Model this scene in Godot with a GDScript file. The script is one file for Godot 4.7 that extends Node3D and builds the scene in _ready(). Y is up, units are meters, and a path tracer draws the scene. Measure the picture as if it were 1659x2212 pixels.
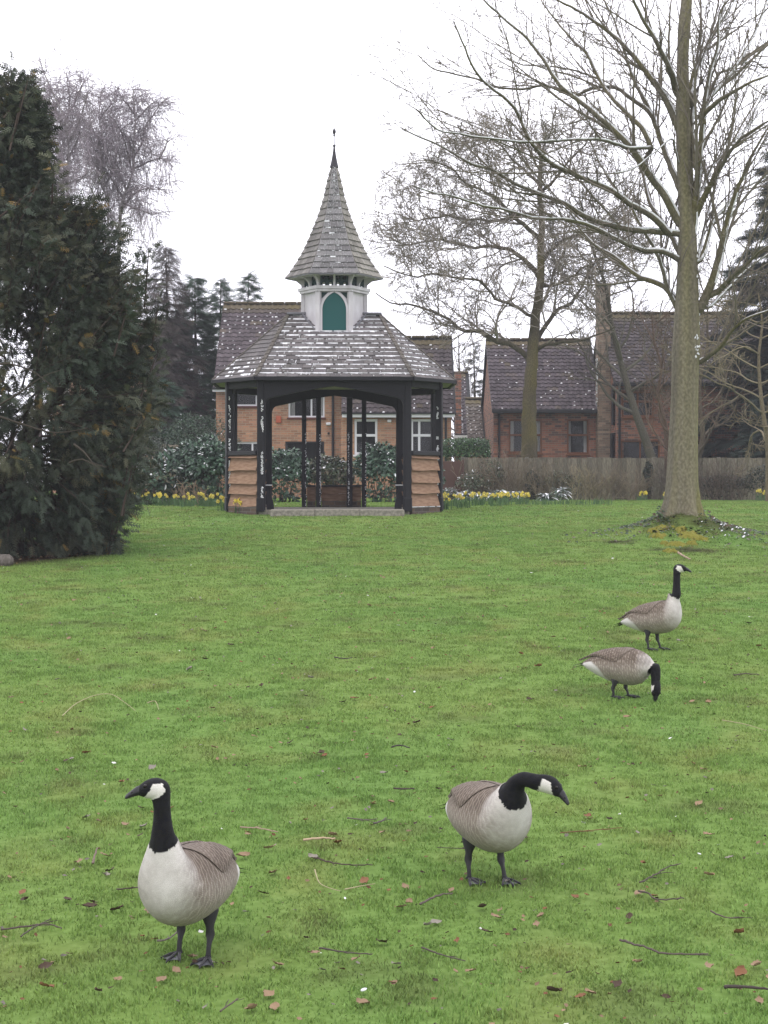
extends Node3D

# Metres, y up. The camera stands at the origin of x and z and looks along -z; the lawn rises gently to a flat terrace at the pavilion.
const FOCAL := 3589.0
const EYE := 1.70
var rng := RandomNumberGenerator.new()
var noise := FastNoiseLite.new()
var names := {}
var M := {}
var same := {}


func rf(a: float, b: float) -> float:
	return rng.randf_range(a, b)


# A point seen at column u, row v of the survey sheet, d metres down the view.
func at(u: float, v: float, d: float) -> Vector3:
	return Vector3((u - 829.5) * d / FOCAL, EYE + (1040.0 - v) * d / FOCAL, -d)


const SLOPE := [Vector2(0, 0), Vector2(5, 0.01), Vector2(6.75, 0.06), Vector2(11, 0.27), Vector2(13.1, 0.38), Vector2(24.7, 0.89), Vector2(30.3, 1.06), Vector2(33, 1.14), Vector2(37, 1.17), Vector2(400, 1.17)]


func rise(d: float) -> float:
	if d <= 0.0:
		return 0.0
	for i in SLOPE.size() - 1:
		if d < SLOPE[i + 1].x:
			return lerpf(SLOPE[i].y, SLOPE[i + 1].y, (d - SLOPE[i].x) / (SLOPE[i + 1].x - SLOPE[i].x))
	return 1.17


func ground(x: float, z: float) -> float:
	var d := -z
	var h := (rise(d - 1.2) + rise(d) * 2.0 + rise(d + 1.2)) * 0.25
	var tree := Vector2((x - 4.42) * 0.95, (z + 24.6) * (0.62 if z > -24.6 else 1.1)).length()
	h += 0.20 * exp(-tree * tree / 0.9) + 0.16 * exp(-tree * tree / 0.25)
	return h + noise.get_noise_2d(x * 9.0, z * 9.0) * 0.018


func on_ground(x: float, z: float, up := 0.0) -> Vector3:
	return Vector3(x, ground(x, z) + up, z)


class Shape:
	var v := PackedVector3Array()
	var n := PackedVector3Array()
	var c := PackedColorArray()
	var ix := PackedInt32Array()
	var smooth := false
	var own_normals := false
	var colored := false
	var col := Color.WHITE

	func add(p: Vector3) -> int:
		v.append(p)
		if colored:
			c.append(col)
		return v.size() - 1

	func addn(p: Vector3, nn: Vector3) -> int:
		v.append(p)
		n.append(nn)
		if colored:
			c.append(col)
		return v.size() - 1

	# corners counter-clockwise as seen from outside
	func tri(a: int, b: int, d: int) -> void:
		ix.append(a)
		ix.append(d)
		ix.append(b)

	func quad(a: int, b: int, d: int, e: int) -> void:
		tri(a, b, d)
		tri(a, d, e)

	func face(ps: Array) -> void:
		var first := v.size()
		for p in ps:
			add(p)
		for i in range(1, ps.size() - 1):
			tri(first, first + i, first + i + 1)

	# a face turned so that it looks away from the point from
	func out(ps: Array, from: Vector3) -> void:
		var nn: Vector3 = (ps[1] - ps[0]).cross(ps[2] - ps[0])
		var mid := Vector3.ZERO
		for p in ps:
			mid += p
		mid /= ps.size()
		if nn.dot(mid - from) < 0.0:
			ps.reverse()
		face(ps)

	func box(at: Vector3, size: Vector3, b := Basis.IDENTITY, ch := 0.0) -> void:
		var h := size * 0.5
		if ch <= 0.0:
			for k in 3:
				for s in [-1.0, 1.0]:
					var q := []
					for e in [[-1, -1], [1, -1], [1, 1], [-1, 1]]:
						var p := Vector3.ZERO
						p[k] = s * h[k]
						p[(k + 1) % 3] = e[0] * h[(k + 1) % 3]
						p[(k + 2) % 3] = e[1] * h[(k + 2) % 3]
						q.append(at + b * p)
					out(q, at)
			return
		var cv := func(sx: float, sy: float, sz: float, k: int) -> Vector3:
			var p := Vector3(sx * (h.x - ch), sy * (h.y - ch), sz * (h.z - ch))
			p[k] = [sx, sy, sz][k] * h[k]
			return at + b * p
		for k in 3:
			for s in [-1.0, 1.0]:
				var q := []
				for e in [[-1.0, -1.0], [1.0, -1.0], [1.0, 1.0], [-1.0, 1.0]]:
					var sg := Vector3.ZERO
					sg[k] = s
					sg[(k + 1) % 3] = e[0]
					sg[(k + 2) % 3] = e[1]
					q.append(cv.call(sg.x, sg.y, sg.z, k))
				out(q, at)
		for k in 3:
			var i := (k + 1) % 3
			var j := (k + 2) % 3
			for si in [-1.0, 1.0]:
				for sj in [-1.0, 1.0]:
					var q := []
					for e in [[-1.0, i], [1.0, i], [1.0, j], [-1.0, j]]:
						var sg := Vector3.ZERO
						sg[i] = si
						sg[j] = sj
						sg[k] = e[0]
						q.append(cv.call(sg.x, sg.y, sg.z, e[1]))
					out(q, at)
		for sx in [-1.0, 1.0]:
			for sy in [-1.0, 1.0]:
				for sz in [-1.0, 1.0]:
					out([cv.call(sx, sy, sz, 0), cv.call(sx, sy, sz, 1), cv.call(sx, sy, sz, 2)], at)

	# a bar from a to b, w wide along side and t thick
	func bar(a: Vector3, b: Vector3, w: float, t: float, side: Vector3, ch := 0.0) -> void:
		var y := (b - a).normalized()
		var x := (side - y * side.dot(y)).normalized()
		box((a + b) * 0.5, Vector3(w, a.distance_to(b), t), Basis(x, y, x.cross(y)), ch)

	func prism(ps: Array, depth: Vector3) -> void:
		var mid := Vector3.ZERO
		for p in ps:
			mid += p
		mid = mid / ps.size() + depth * 0.5
		var back := []
		for p in ps:
			back.append(p + depth)
		out(ps.duplicate(), mid)
		out(back, mid)
		for i in ps.size():
			var j: int = (i + 1) % ps.size()
			out([ps[i], ps[j], ps[j] + depth, ps[i] + depth], mid)

	func tube(pts: PackedVector3Array, rad: PackedFloat32Array, sides: int, cap := true) -> void:
		var k := pts.size()
		if k < 2:
			return
		var t0 := (pts[1] - pts[0]).normalized()
		var ax := t0.cross(Vector3.UP)
		if ax.length() < 0.05:
			ax = t0.cross(Vector3.RIGHT)
		ax = ax.normalized()
		var first := v.size()
		for i in k:
			var t := (pts[mini(i + 1, k - 1)] - pts[maxi(i - 1, 0)]).normalized()
			ax = (ax - t * ax.dot(t)).normalized()
			var ay := t.cross(ax)
			for s in sides:
				var w := TAU * s / sides
				var nn := ax * cos(w) + ay * sin(w)
				addn(pts[i] + nn * rad[i], nn)
		for i in k - 1:
			for s in sides:
				var s2 := (s + 1) % sides
				var a := first + i * sides
				quad(a + s, a + s2, a + sides + s2, a + sides + s)
		if cap:
			var tt := (pts[k - 1] - pts[k - 2]).normalized()
			var e := addn(pts[k - 1] + tt * rad[k - 1] * 0.4, tt)
			for s in sides:
				tri(first + (k - 1) * sides + s, first + (k - 1) * sides + (s + 1) % sides, e)
			var e0 := addn(pts[0] - t0 * rad[0] * 0.2, -t0)
			for s in sides:
				tri(first + (s + 1) % sides, first + s, e0)

	# rows of points; each row closed on itself when ring is true
	func grid(ps: PackedVector3Array, rows: int, cols: int, ring: bool, flip := false) -> int:
		var first := v.size()
		for p in ps:
			v.append(p)
			if colored and c.size() < v.size():
				c.append(col)
		for i in rows - 1:
			for j in (cols if ring else cols - 1):
				var j2 := (j + 1) % cols
				var a := first + i * cols
				if flip:
					quad(a + j, a + cols + j, a + cols + j2, a + j2)
				else:
					quad(a + j, a + j2, a + cols + j2, a + cols + j)
		return first

	func lathe(at: Vector3, prof: Array, sides: int) -> void:
		var ps := PackedVector3Array()
		for q in prof:
			for s in sides:
				var w := TAU * s / sides
				ps.append(at + Vector3(cos(w) * q.x, q.y, -sin(w) * q.x))
		grid(ps, prof.size(), sides, true)

	func mesh() -> ArrayMesh:
		var arr := []
		arr.resize(Mesh.ARRAY_MAX)
		arr[Mesh.ARRAY_VERTEX] = v
		arr[Mesh.ARRAY_INDEX] = ix
		if own_normals:
			arr[Mesh.ARRAY_NORMAL] = n
		elif smooth:
			var nn := PackedVector3Array()
			nn.resize(v.size())
			for i in range(0, ix.size(), 3):
				var a := ix[i]
				var b := ix[i + 1]
				var d := ix[i + 2]
				var f := (v[d] - v[a]).cross(v[b] - v[a])
				nn[a] += f
				nn[b] += f
				nn[d] += f
			for i in nn.size():
				nn[i] = nn[i].normalized()
			arr[Mesh.ARRAY_NORMAL] = nn
		if colored:
			arr[Mesh.ARRAY_COLOR] = c
		var m := ArrayMesh.new()
		m.add_surface_from_arrays(Mesh.PRIMITIVE_TRIANGLES, arr)
		return m


func flat() -> Shape:
	return Shape.new()


func soft(colored := false) -> Shape:
	var s := Shape.new()
	s.smooth = true
	s.colored = colored
	return s


func tubes(colored := false) -> Shape:
	var s := Shape.new()
	s.own_normals = true
	s.colored = colored
	return s


func numbered(called: String) -> String:
	if not names.has(called):
		names[called] = 0
		return called
	names[called] += 1
	return "%s_%03d" % [called, names[called]]


func tag(o: Node3D, label: String, category: String, group := "") -> Node3D:
	o.set_meta("label", label)
	o.set_meta("category", category)
	if group:
		o.set_meta("group", group)
	return o


func thing(called: String, label: String, category: String, where := Vector3.ZERO, turn := 0.0, group := "") -> Node3D:
	var o := Node3D.new()
	o.name = numbered(called)
	add_child(o)
	o.position = where
	o.rotation.y = turn
	tag(o, label, category, group)
	return o


# one mesh under a parent; at top level the name is numbered here
func part(called: String, s: Variant, m: Material, parent: Node3D = self, kind := "") -> MeshInstance3D:
	var o := MeshInstance3D.new()
	o.name = numbered(called) if parent == self else called
	o.mesh = s.mesh() if s is Shape else s
	o.material_override = m
	parent.add_child(o, true)
	if kind:
		o.set_meta("kind", kind)
	return o


func many(called: String, mesh: Mesh, m: Material, xf: Array[Transform3D], cols: PackedColorArray, parent: Node3D = self) -> MultiMeshInstance3D:
	var mm := MultiMesh.new()
	mm.transform_format = MultiMesh.TRANSFORM_3D
	mm.use_colors = cols.size() > 0
	mm.mesh = mesh
	mm.instance_count = xf.size()
	for i in xf.size():
		mm.set_instance_transform(i, xf[i])
		if cols.size() > 0:
			mm.set_instance_color(i, cols[i])
	var o := MultiMeshInstance3D.new()
	o.name = numbered(called) if parent == self else called
	o.multimesh = mm
	o.material_override = m
	parent.add_child(o, true)
	o.set_meta("kind", "stuff")
	return o


# colours are given as linear reflectances
func lin(r: float, g: float, b: float) -> Color:
	return Color(r, g, b).linear_to_srgb()


func mat(called: String, c: Color, rough := 0.9, tinted := false) -> StandardMaterial3D:
	var m := StandardMaterial3D.new()
	m.resource_name = called
	m.albedo_color = c.linear_to_srgb()
	m.roughness = rough
	m.vertex_color_use_as_albedo = tinted
	m.metallic_specular = 0.35
	M[called] = m
	return m


# size x size picture from a function of (x, y) in 0..1 that returns a linear colour
func picture(size_x: int, size_y: int, f: Callable) -> ImageTexture:
	var b := PackedByteArray()
	b.resize(size_x * size_y * 3)
	var k := 0
	for y in size_y:
		for x in size_x:
			var c: Color = f.call(float(x) / size_x, float(y) / size_y)
			c = c.linear_to_srgb()
			b[k] = clampi(int(c.r * 255.0 + 0.5), 0, 255)
			b[k + 1] = clampi(int(c.g * 255.0 + 0.5), 0, 255)
			b[k + 2] = clampi(int(c.b * 255.0 + 0.5), 0, 255)
			k += 3
	return ImageTexture.create_from_image(Image.create_from_data(size_x, size_y, false, Image.FORMAT_RGB8, b))


func noise_tex(freq: float, dark: Color, light: Color, seed_ := 1, oct := 5, size := 512, ntype := FastNoiseLite.TYPE_SIMPLEX_SMOOTH) -> NoiseTexture2D:
	var t := NoiseTexture2D.new()
	var f := FastNoiseLite.new()
	f.seed = seed_
	f.frequency = freq
	f.noise_type = ntype
	f.fractal_octaves = oct
	t.noise = f
	t.seamless = true
	t.width = size
	t.height = size
	var g := Gradient.new()
	g.set_color(0, dark.linear_to_srgb())
	g.set_color(1, light.linear_to_srgb())
	g.set_offset(0, 0.2)
	g.set_offset(1, 0.8)
	t.color_ramp = g
	return t


func tri_tex(m: StandardMaterial3D, t: Texture2D, scale: Vector3, world := true) -> StandardMaterial3D:
	m.albedo_texture = t
	m.uv1_triplanar = true
	m.uv1_world_triplanar = world
	m.uv1_scale = scale
	m.uv1_triplanar_sharpness = 4.0
	return m


func relief(m: StandardMaterial3D, t: Texture2D, cm: float) -> void:
	m.heightmap_enabled = true
	m.heightmap_texture = t
	m.heightmap_scale = cm


func _ready() -> void:
	rng.seed = 20130401
	noise.seed = 7
	noise.frequency = 0.05
	noise.fractal_octaves = 3

	# camera: a long lens held level, the frame shifted so that the horizon sits a little above the middle
	var cam := Camera3D.new()
	cam.name = "camera"
	cam.projection = Camera3D.PROJECTION_FRUSTUM
	cam.near = 0.1
	cam.far = 800.0
	cam.keep_aspect = Camera3D.KEEP_HEIGHT
	cam.size = 0.1 * 2212.0 / FOCAL
	cam.frustum_offset = Vector2(0.0, 0.1 * (1040.0 - 1106.0) / FOCAL)
	cam.position = Vector3(0, EYE, 0)
	add_child(cam)

	# overcast sky, brighter overhead, and the broad soft sun behind it
	var sky_mat := ProceduralSkyMaterial.new()
	sky_mat.sky_top_color = Color(0.975, 0.970, 1.0)
	sky_mat.sky_horizon_color = Color(0.915, 0.912, 0.955)
	sky_mat.sky_curve = 0.25
	sky_mat.ground_bottom_color = Color(0.32, 0.36, 0.26)
	sky_mat.ground_horizon_color = Color(0.60, 0.62, 0.58)
	sky_mat.sun_angle_max = 2.0
	sky_mat.energy_multiplier = 1.0
	var env := Environment.new()
	env.background_mode = Environment.BG_SKY
	env.sky = Sky.new()
	env.sky.sky_material = sky_mat
	env.background_energy_multiplier = 1.55
	env.tonemap_mode = Environment.TONE_MAPPER_LINEAR
	env.tonemap_exposure = 1.52
	env.sdfgi_enabled = true
	env.ssao_enabled = true
	env.ssil_enabled = true
	env.fog_enabled = true
	env.fog_density = 0.0009
	env.fog_light_color = Color(0.93, 0.94, 0.97)
	var we := WorldEnvironment.new()
	we.name = "world_environment"
	we.environment = env
	add_child(we)
	var sun := DirectionalLight3D.new()
	sun.name = "sun"
	sun.light_energy = 0.35
	sun.light_color = Color(1.0, 0.985, 0.975)
	sun.light_angular_distance = 40.0
	sun.shadow_enabled = true
	sun.rotation_degrees = Vector3(-62, -25, 0)
	add_child(sun)

	materials()
	build_ground()
	build_houses()
	build_fences()
	build_pavilion()
	build_trees()
	build_shrubs()
	build_daffodils()
	build_grass()
	build_geese()
	build_litter()


func brick_picture(seed_: int, cols: Array, mortar: Color) -> ImageTexture:
	var r := RandomNumberGenerator.new()
	r.seed = seed_
	var tone := {}
	for row in 24:
		for k in 9:
			var c: Color = cols[r.randi() % cols.size()]
			tone[row * 10 + k] = c * r.randf_range(0.78, 1.2)
	var f := FastNoiseLite.new()
	f.seed = seed_
	f.frequency = 6.0
	f.fractal_octaves = 3
	return picture(384, 384, func(x: float, y: float) -> Color:
		var row := int(y * 24.0)
		var bx := x * 8.0 + (0.5 if row % 2 else 0.0)
		var k := int(bx) % 8
		var fx := bx - floorf(bx)
		var fy := y * 24.0 - row
		var g := f.get_noise_2d(x * 8.0, y * 8.0)
		var c: Color = mortar if fx < 0.045 or fy < 0.14 else tone[row * 10 + k]
		return c * (1.0 + g * 0.25))


func materials() -> void:
	var plain_noise := noise_tex(0.02, Color(0.72, 0.72, 0.72), Color(1, 1, 1), 3, 5)
	var fine_noise := noise_tex(0.05, Color(0.55, 0.55, 0.55), Color(1, 1, 1), 5, 5)
	var streak := noise_tex(0.03, Color(0.6, 0.55, 0.5), Color(1, 1, 1), 8, 4)
	M.fine = fine_noise
	# lawn
	var m := mat("soil", Color(1, 1, 1), 0.95, true)
	tri_tex(m, noise_tex(0.035, Color(0.74, 0.77, 0.68), Color(1, 1, 1), 11, 6), Vector3(0.9, 0.9, 0.9))
	mat("grass", Color(1, 1, 1), 0.6, true).backlight_enabled = true
	M.grass.backlight = Color(0.7, 0.7, 0.7)
	M.grass.metallic_specular = 0.15
	M.soil.metallic_specular = 0.1
	# pavilion
	tri_tex(mat("black_timber", Color(0.0135, 0.0135, 0.0195), 0.55), streak, Vector3(5, 0.6, 5))
	tri_tex(mat("tan_timber", Color(0.32, 0.205, 0.140), 0.8), noise_tex(0.016, Color(0.66, 0.60, 0.55), Color(1, 1, 1), 21, 3), Vector3(0.5, 2.2, 0.5))
	tri_tex(mat("brown_timber", Color(0.21, 0.135, 0.095), 0.8), M.tan_timber.albedo_texture, Vector3(0.5, 2.2, 0.5))
	tri_tex(mat("shingle", Color(1, 1, 1), 0.9, true), fine_noise, Vector3(1.2, 1.2, 1.2))
	tri_tex(mat("white_paint", Color(0.60, 0.58, 0.615), 0.6), noise_tex(0.01, Color(0.84, 0.83, 0.83), Color(1, 1, 1), 31, 4), Vector3(0.8, 0.35, 0.8))
	mat("green_paint", Color(0.014, 0.085, 0.085), 0.55)
	mat("dark_green", Color(0.012, 0.035, 0.034), 0.6)
	tri_tex(mat("cream_boarding", Color(0.34, 0.34, 0.25), 0.8), plain_noise, Vector3(1, 1, 1))
	mat("lead", Color(0.035, 0.033, 0.042), 0.5)
	mat("lead_flashing", Color(0.16, 0.16, 0.18), 0.6)
	tri_tex(mat("concrete", Color(0.30, 0.28, 0.24), 0.9), fine_noise, Vector3(0.5, 0.5, 0.5))
	tri_tex(mat("snow", Color(0.80, 0.81, 0.85), 0.7), plain_noise, Vector3(2, 2, 2))
	tri_tex(mat("plinth_brick", Color(1, 1, 1), 0.9), brick_picture(3, [Color(0.09, 0.06, 0.045), Color(0.12, 0.08, 0.055), Color(0.07, 0.055, 0.05)], Color(0.12, 0.11, 0.1)), Vector3(0.55, 0.55, 0.55))
	# houses
	tri_tex(mat("tan_brick", Color(1, 1, 1), 0.9), brick_picture(4, [Color(0.34, 0.17, 0.10), Color(0.30, 0.16, 0.10), Color(0.38, 0.21, 0.13), Color(0.36, 0.18, 0.115), Color(0.26, 0.15, 0.10)], Color(0.30, 0.25, 0.2)), Vector3(0.5556, 0.5556, 0.5556))
	tri_tex(mat("red_brick", Color(1, 1, 1), 0.9), brick_picture(9, [Color(0.25, 0.105, 0.072), Color(0.21, 0.098, 0.072), Color(0.31, 0.13, 0.085), Color(0.12, 0.075, 0.065), Color(0.27, 0.125, 0.090)], Color(0.21, 0.18, 0.155)), Vector3(0.5556, 0.5556, 0.5556))
	tri_tex(mat("pale_brick", Color(1, 1, 1), 0.9), brick_picture(12, [Color(0.23, 0.165, 0.125), Color(0.20, 0.145, 0.11), Color(0.26, 0.19, 0.145), Color(0.17, 0.13, 0.105)], Color(0.22, 0.195, 0.165)), Vector3(0.5556, 0.5556, 0.5556))
	tri_tex(mat("roof_tile", Color(1, 1, 1), 0.85, true), fine_noise, Vector3(0.8, 0.8, 0.8))
	mat("white_frame", Color(0.66, 0.66, 0.70), 0.4)
	mat("brown_frame", Color(0.17, 0.07, 0.035), 0.6)
	mat("red_sill", Color(0.10, 0.035, 0.03), 0.7)
	mat("black_plastic", Color(0.02, 0.02, 0.024), 0.5)
	mat("orange_box", Color(0.36, 0.09, 0.05), 0.6)
	mat("curtain", Color(0.42, 0.42, 0.42), 0.95)
	mat("blind", Color(0.26, 0.26, 0.26), 0.95)
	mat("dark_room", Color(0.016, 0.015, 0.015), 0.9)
	var g := mat("glass", Color(0.04, 0.045, 0.05), 0.03)
	g.transparency = BaseMaterial3D.TRANSPARENCY_ALPHA
	g.albedo_color.a = 0.06
	g.metallic_specular = 0.24
	# fences
	tri_tex(mat("grey_board", Color(1, 1, 1), 0.95, true), noise_tex(0.02, Color(0.5, 0.5, 0.48), Color(1, 1, 1), 41, 5), Vector3(4, 0.5, 4))
	mat("brown_panel", Color(0.075, 0.040, 0.033), 0.7)
	# plants
	var bark_h := noise_tex(0.03, Color(0.1, 0.1, 0.1), Color(1, 1, 1), 51, 5)
	tri_tex(mat("bark", Color(1, 1, 1), 0.95, true), noise_tex(0.03, Color(0.58, 0.57, 0.55), Color(1, 1, 1), 52, 6), Vector3(1.3, 0.8, 1.3))
	relief(M.bark, bark_h, 0.7)
	mat("twig", Color(1, 1, 1), 0.9, true)
	tri_tex(mat("birch_bark", Color(0.55, 0.52, 0.49), 0.8), noise_tex(0.03, Color(0.25, 0.24, 0.24), Color(1, 1, 1), 61, 4), Vector3(0.7, 2.2, 0.7))
	var leafy := mat("leaf", Color(1, 1, 1), 0.55, true)
	leafy.backlight_enabled = true
	leafy.backlight = Color(0.3, 0.3, 0.3)
	mat("needle", Color(1, 1, 1), 0.8, true)
	mat("glossy_leaf", Color(1, 1, 1), 0.3, true)
	var petal := mat("petal", Color(0.72, 0.60, 0.05), 0.6)
	petal.backlight_enabled = true
	petal.backlight = Color(0.5, 0.5, 0.5)
	mat("daffodil_leaf", Color(0.075, 0.14, 0.06), 0.6)
	tri_tex(mat("moss", Color(0.215, 0.205, 0.035), 1.0), fine_noise, Vector3(3, 3, 3))
	# geese
	mat("plumage", Color(1, 1, 1), 0.85, true)
	tri_tex(M.plumage, noise_tex(0.03, Color(0.80, 0.79, 0.77), Color(1, 1, 1), 71, 4), Vector3(5, 16, 16), false)
	relief(M.plumage, noise_tex(0.03, Color(0.1, 0.1, 0.1), Color(1, 1, 1), 72, 4), 0.12)
	M.plumage.rim_enabled = true
	M.plumage.rim = 0.06
	mat("bill", Color(0.022, 0.022, 0.025), 0.45)
	mat("goose_leg", Color(0.030, 0.029, 0.032), 0.5)
	mat("goose_web", Color(0.085, 0.088, 0.10), 0.35)
	mat("goose_eye", Color(0.008, 0.006, 0.005), 0.08)
	mat("dead_leaf", Color(1, 1, 1), 0.8, true)
	mat("stick", Color(1, 1, 1), 0.9, true)


func build_ground() -> void:
	var s := soft(true)
	var xs := PackedFloat32Array()
	var zs := PackedFloat32Array()
	var z := 8.0
	while z > -400.0:
		zs.append(z)
		z -= 0.22 if z > -36.0 else (1.0 if z > -70.0 else 30.0)
	var x := -200.0
	while x < 200.0:
		xs.append(x)
		x += 0.22 if absf(x) < 11.0 else (1.5 if absf(x) < 30.0 else 17.0)
	var ps := PackedVector3Array()
	for zz in zs:
		for xx in xs:
			ps.append(on_ground(xx, zz))
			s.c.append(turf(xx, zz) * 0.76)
	s.grid(ps, zs.size(), xs.size(), false)
	part("lawn", s, M.soil, self, "structure")


# the colour of the sward: mossy, yellowish and bare places
func turf(x: float, z: float) -> Color:
	var a := noise.get_noise_2d(x * 7.0 + 40.0, z * 4.0) * 0.5 + 0.5
	var b := noise.get_noise_2d(x * 26.0 - 70.0, z * 18.0 + 9.0) * 0.5 + 0.5
	var c := Color(0.160, 0.282, 0.080).lerp(Color(0.222, 0.312, 0.093), a)
	c = c.lerp(Color(0.258, 0.276, 0.100), clampf((b - 0.55) * 2.2, 0.0, 0.7))
	var bare := clampf((noise.get_noise_2d(x * 30.0 + 11.0, z * 22.0 - 35.0) - 0.36) * 3.0, 0.0, 0.35)
	c = c.lerp(Color(0.11, 0.09, 0.055), bare)
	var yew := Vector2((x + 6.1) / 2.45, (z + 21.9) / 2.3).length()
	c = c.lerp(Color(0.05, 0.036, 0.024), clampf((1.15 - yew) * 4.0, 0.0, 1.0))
	# worn earth on the mound of the big tree
	if absf(x - 4.42) < 2.5 and absf(z + 23.6) < 3.0:
		var tree := Vector2(x - 4.42, (z + 24.5) * 0.8).length() + noise.get_noise_2d(x * 40.0, z * 40.0) * 0.7
		c = c.lerp(Color(0.085, 0.080, 0.035), clampf((0.85 - tree) * 1.6, 0.0, 0.75))
		for e in [[4.05, -22.0, 0.42, 0.40], [5.55, -22.9, 0.32, 0.3], [3.3, -23.2, 0.22, 0.22], [5.0, -23.9, 0.35, 0.25]]:
			var q := Vector2((x - e[0]) / e[2], (z - e[1]) / e[3]).length() + noise.get_noise_2d(x * 60.0, z * 60.0) * 0.9
			c = c.lerp(Color(0.055, 0.042, 0.032), clampf((1.1 - q) * 1.6, 0.0, 0.85))
	return c


# rows of tapering shingles on the facet a-b (eave) to d-c (top); butts stand proud
func shingle_rows(s: Shape, a: Vector3, b: Vector3, d: Vector3, c: Vector3, rows: Array, wide: float, tone: Color, from: Vector3, moss := 0.22) -> void:
	var nn := (b - a).cross(d - a).normalized()
	if nn.dot((a + b) * 0.5 - from) < 0.0:
		nn = -nn
	for k in rows.size() - 1:
		var s0: float = rows[k]
		var s1: float = rows[k + 1]
		var over := minf(s1 + (s1 - s0) * 0.35, 1.0)
		var l0 := a.lerp(d, s0)
		var r0 := b.lerp(c, s0)
		var l1 := a.lerp(d, over)
		var r1 := b.lerp(c, over)
		var count := maxi(2, int(l0.distance_to(r0) / wide + 0.5))
		var t := 0.0
		for j in count:
			var t2 := 1.0 if j == count - 1 else (j + 1.0 + rf(-0.18, 0.18) + (0.5 if k % 2 else 0.0) * 0.4) / count
			t2 = minf(t2, 1.0)
			var gap := 0.004 / maxf(l0.distance_to(r0), 0.1)
			var drop := rf(-0.006, 0.006)
			var up := (l1 - l0).normalized()
			var p0 := l0.lerp(r0, t + gap) + nn * 0.026 + up * drop
			var p1 := l0.lerp(r0, t2 - gap) + nn * 0.026 + up * drop
			var p2 := l1.lerp(r1, t2 - gap) + nn * 0.004
			var p3 := l1.lerp(r1, t + gap) + nn * 0.004
			s.col = tone * rf(0.72, 1.25)
			s.col = s.col.lerp(Color(0.15, 0.135, 0.11), rf(0.0, moss))
			var mid := (p0 + p2) * 0.5 - nn
			s.out([p0, p1, p2, p3], mid)
			var q0 := p0 - nn * 0.022
			var q1 := p1 - nn * 0.022
			s.out([q0, q1, p1, p0], (q0 + q1) * 0.5 + up)
			s.out([q0, p0, p3], (p1 + p2) * 0.5)
			s.out([q1, p1, p2], (p0 + p3) * 0.5)
			t = t2


# snow caught under each butt: low uneven wedges
func snow_rows(s: Shape, a: Vector3, b: Vector3, d: Vector3, c: Vector3, rows: Array, from: Vector3, chance: float, depth: float) -> void:
	var nn := (b - a).cross(d - a).normalized()
	if nn.dot((a + b) * 0.5 - from) < 0.0:
		nn = -nn
	for k in rows.size() - 1:
		var s0: float = rows[k]
		var s1: float = rows[k + 1]
		var n := maxi(3, int(a.lerp(d, s1).distance_to(b.lerp(c, s1)) / 0.045))
		var whole := rf(0.7, 1.2)
		for j in n:
			var patch := noise.get_noise_2d(j * 3.1 + a.x * 50.0, k * 37.0 + a.z * 20.0)
			if rng.randf() > chance + patch * 0.9:
				continue
			var w := (0.25 + 0.32 * rng.randf() + patch * 0.3) * depth * whole
			var lo := clampf(s1 - (s1 - s0) * maxf(w, 0.1), s0, s1)
			var t0 := (j + rf(-0.12, 0.05)) / n
			var t1 := (j + 1.0 + rf(-0.05, 0.12)) / n
			var lift := nn * (0.014 + 0.016 * (s1 - lo) / (s1 - s0))
			var p0 := a.lerp(d, lo).lerp(b.lerp(c, lo), clampf(t0, 0, 1)) + nn * 0.019
			var p1 := a.lerp(d, lo).lerp(b.lerp(c, lo), clampf(t1, 0, 1)) + nn * 0.019
			var p2 := a.lerp(d, s1).lerp(b.lerp(c, s1), clampf(t1, 0, 1)) + lift
			var p3 := a.lerp(d, s1).lerp(b.lerp(c, s1), clampf(t0, 0, 1)) + lift
			var mid := (p0 + p2) * 0.5 - nn
			s.out([p0, p1, p2, p3], mid)
			s.out([p0 - nn * 0.012, p1 - nn * 0.012, p1, p0], (p2 + p3) * 0.5)
		# the odd joint filled with snow, and loose flecks
		for j in int(n * 0.28 * chance):
			var t0 := rng.randf()
			var lo := lerpf(s0, s1, rf(0.0, 0.5))
			var hi := lo + (s1 - s0) * (rf(0.08, 0.25) if rng.randf() < 0.75 else 0.8)
			hi = minf(hi, s1)
			var wd := rf(0.006, 0.014) / maxf(a.distance_to(b), 0.1)
			var p0 := a.lerp(d, lo).lerp(b.lerp(c, lo), t0) + nn * 0.030
			var p1 := a.lerp(d, lo).lerp(b.lerp(c, lo), minf(t0 + wd, 1.0)) + nn * 0.030
			var p2 := a.lerp(d, hi).lerp(b.lerp(c, hi), minf(t0 + wd, 1.0)) + nn * 0.024
			var p3 := a.lerp(d, hi).lerp(b.lerp(c, hi), t0) + nn * 0.024
			s.out([p0, p1, p2, p3], (p0 + p2) * 0.5 - nn)


func even(k: int) -> Array:
	var r := []
	for i in k + 1:
		r.append(float(i) / k)
	return r


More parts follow.
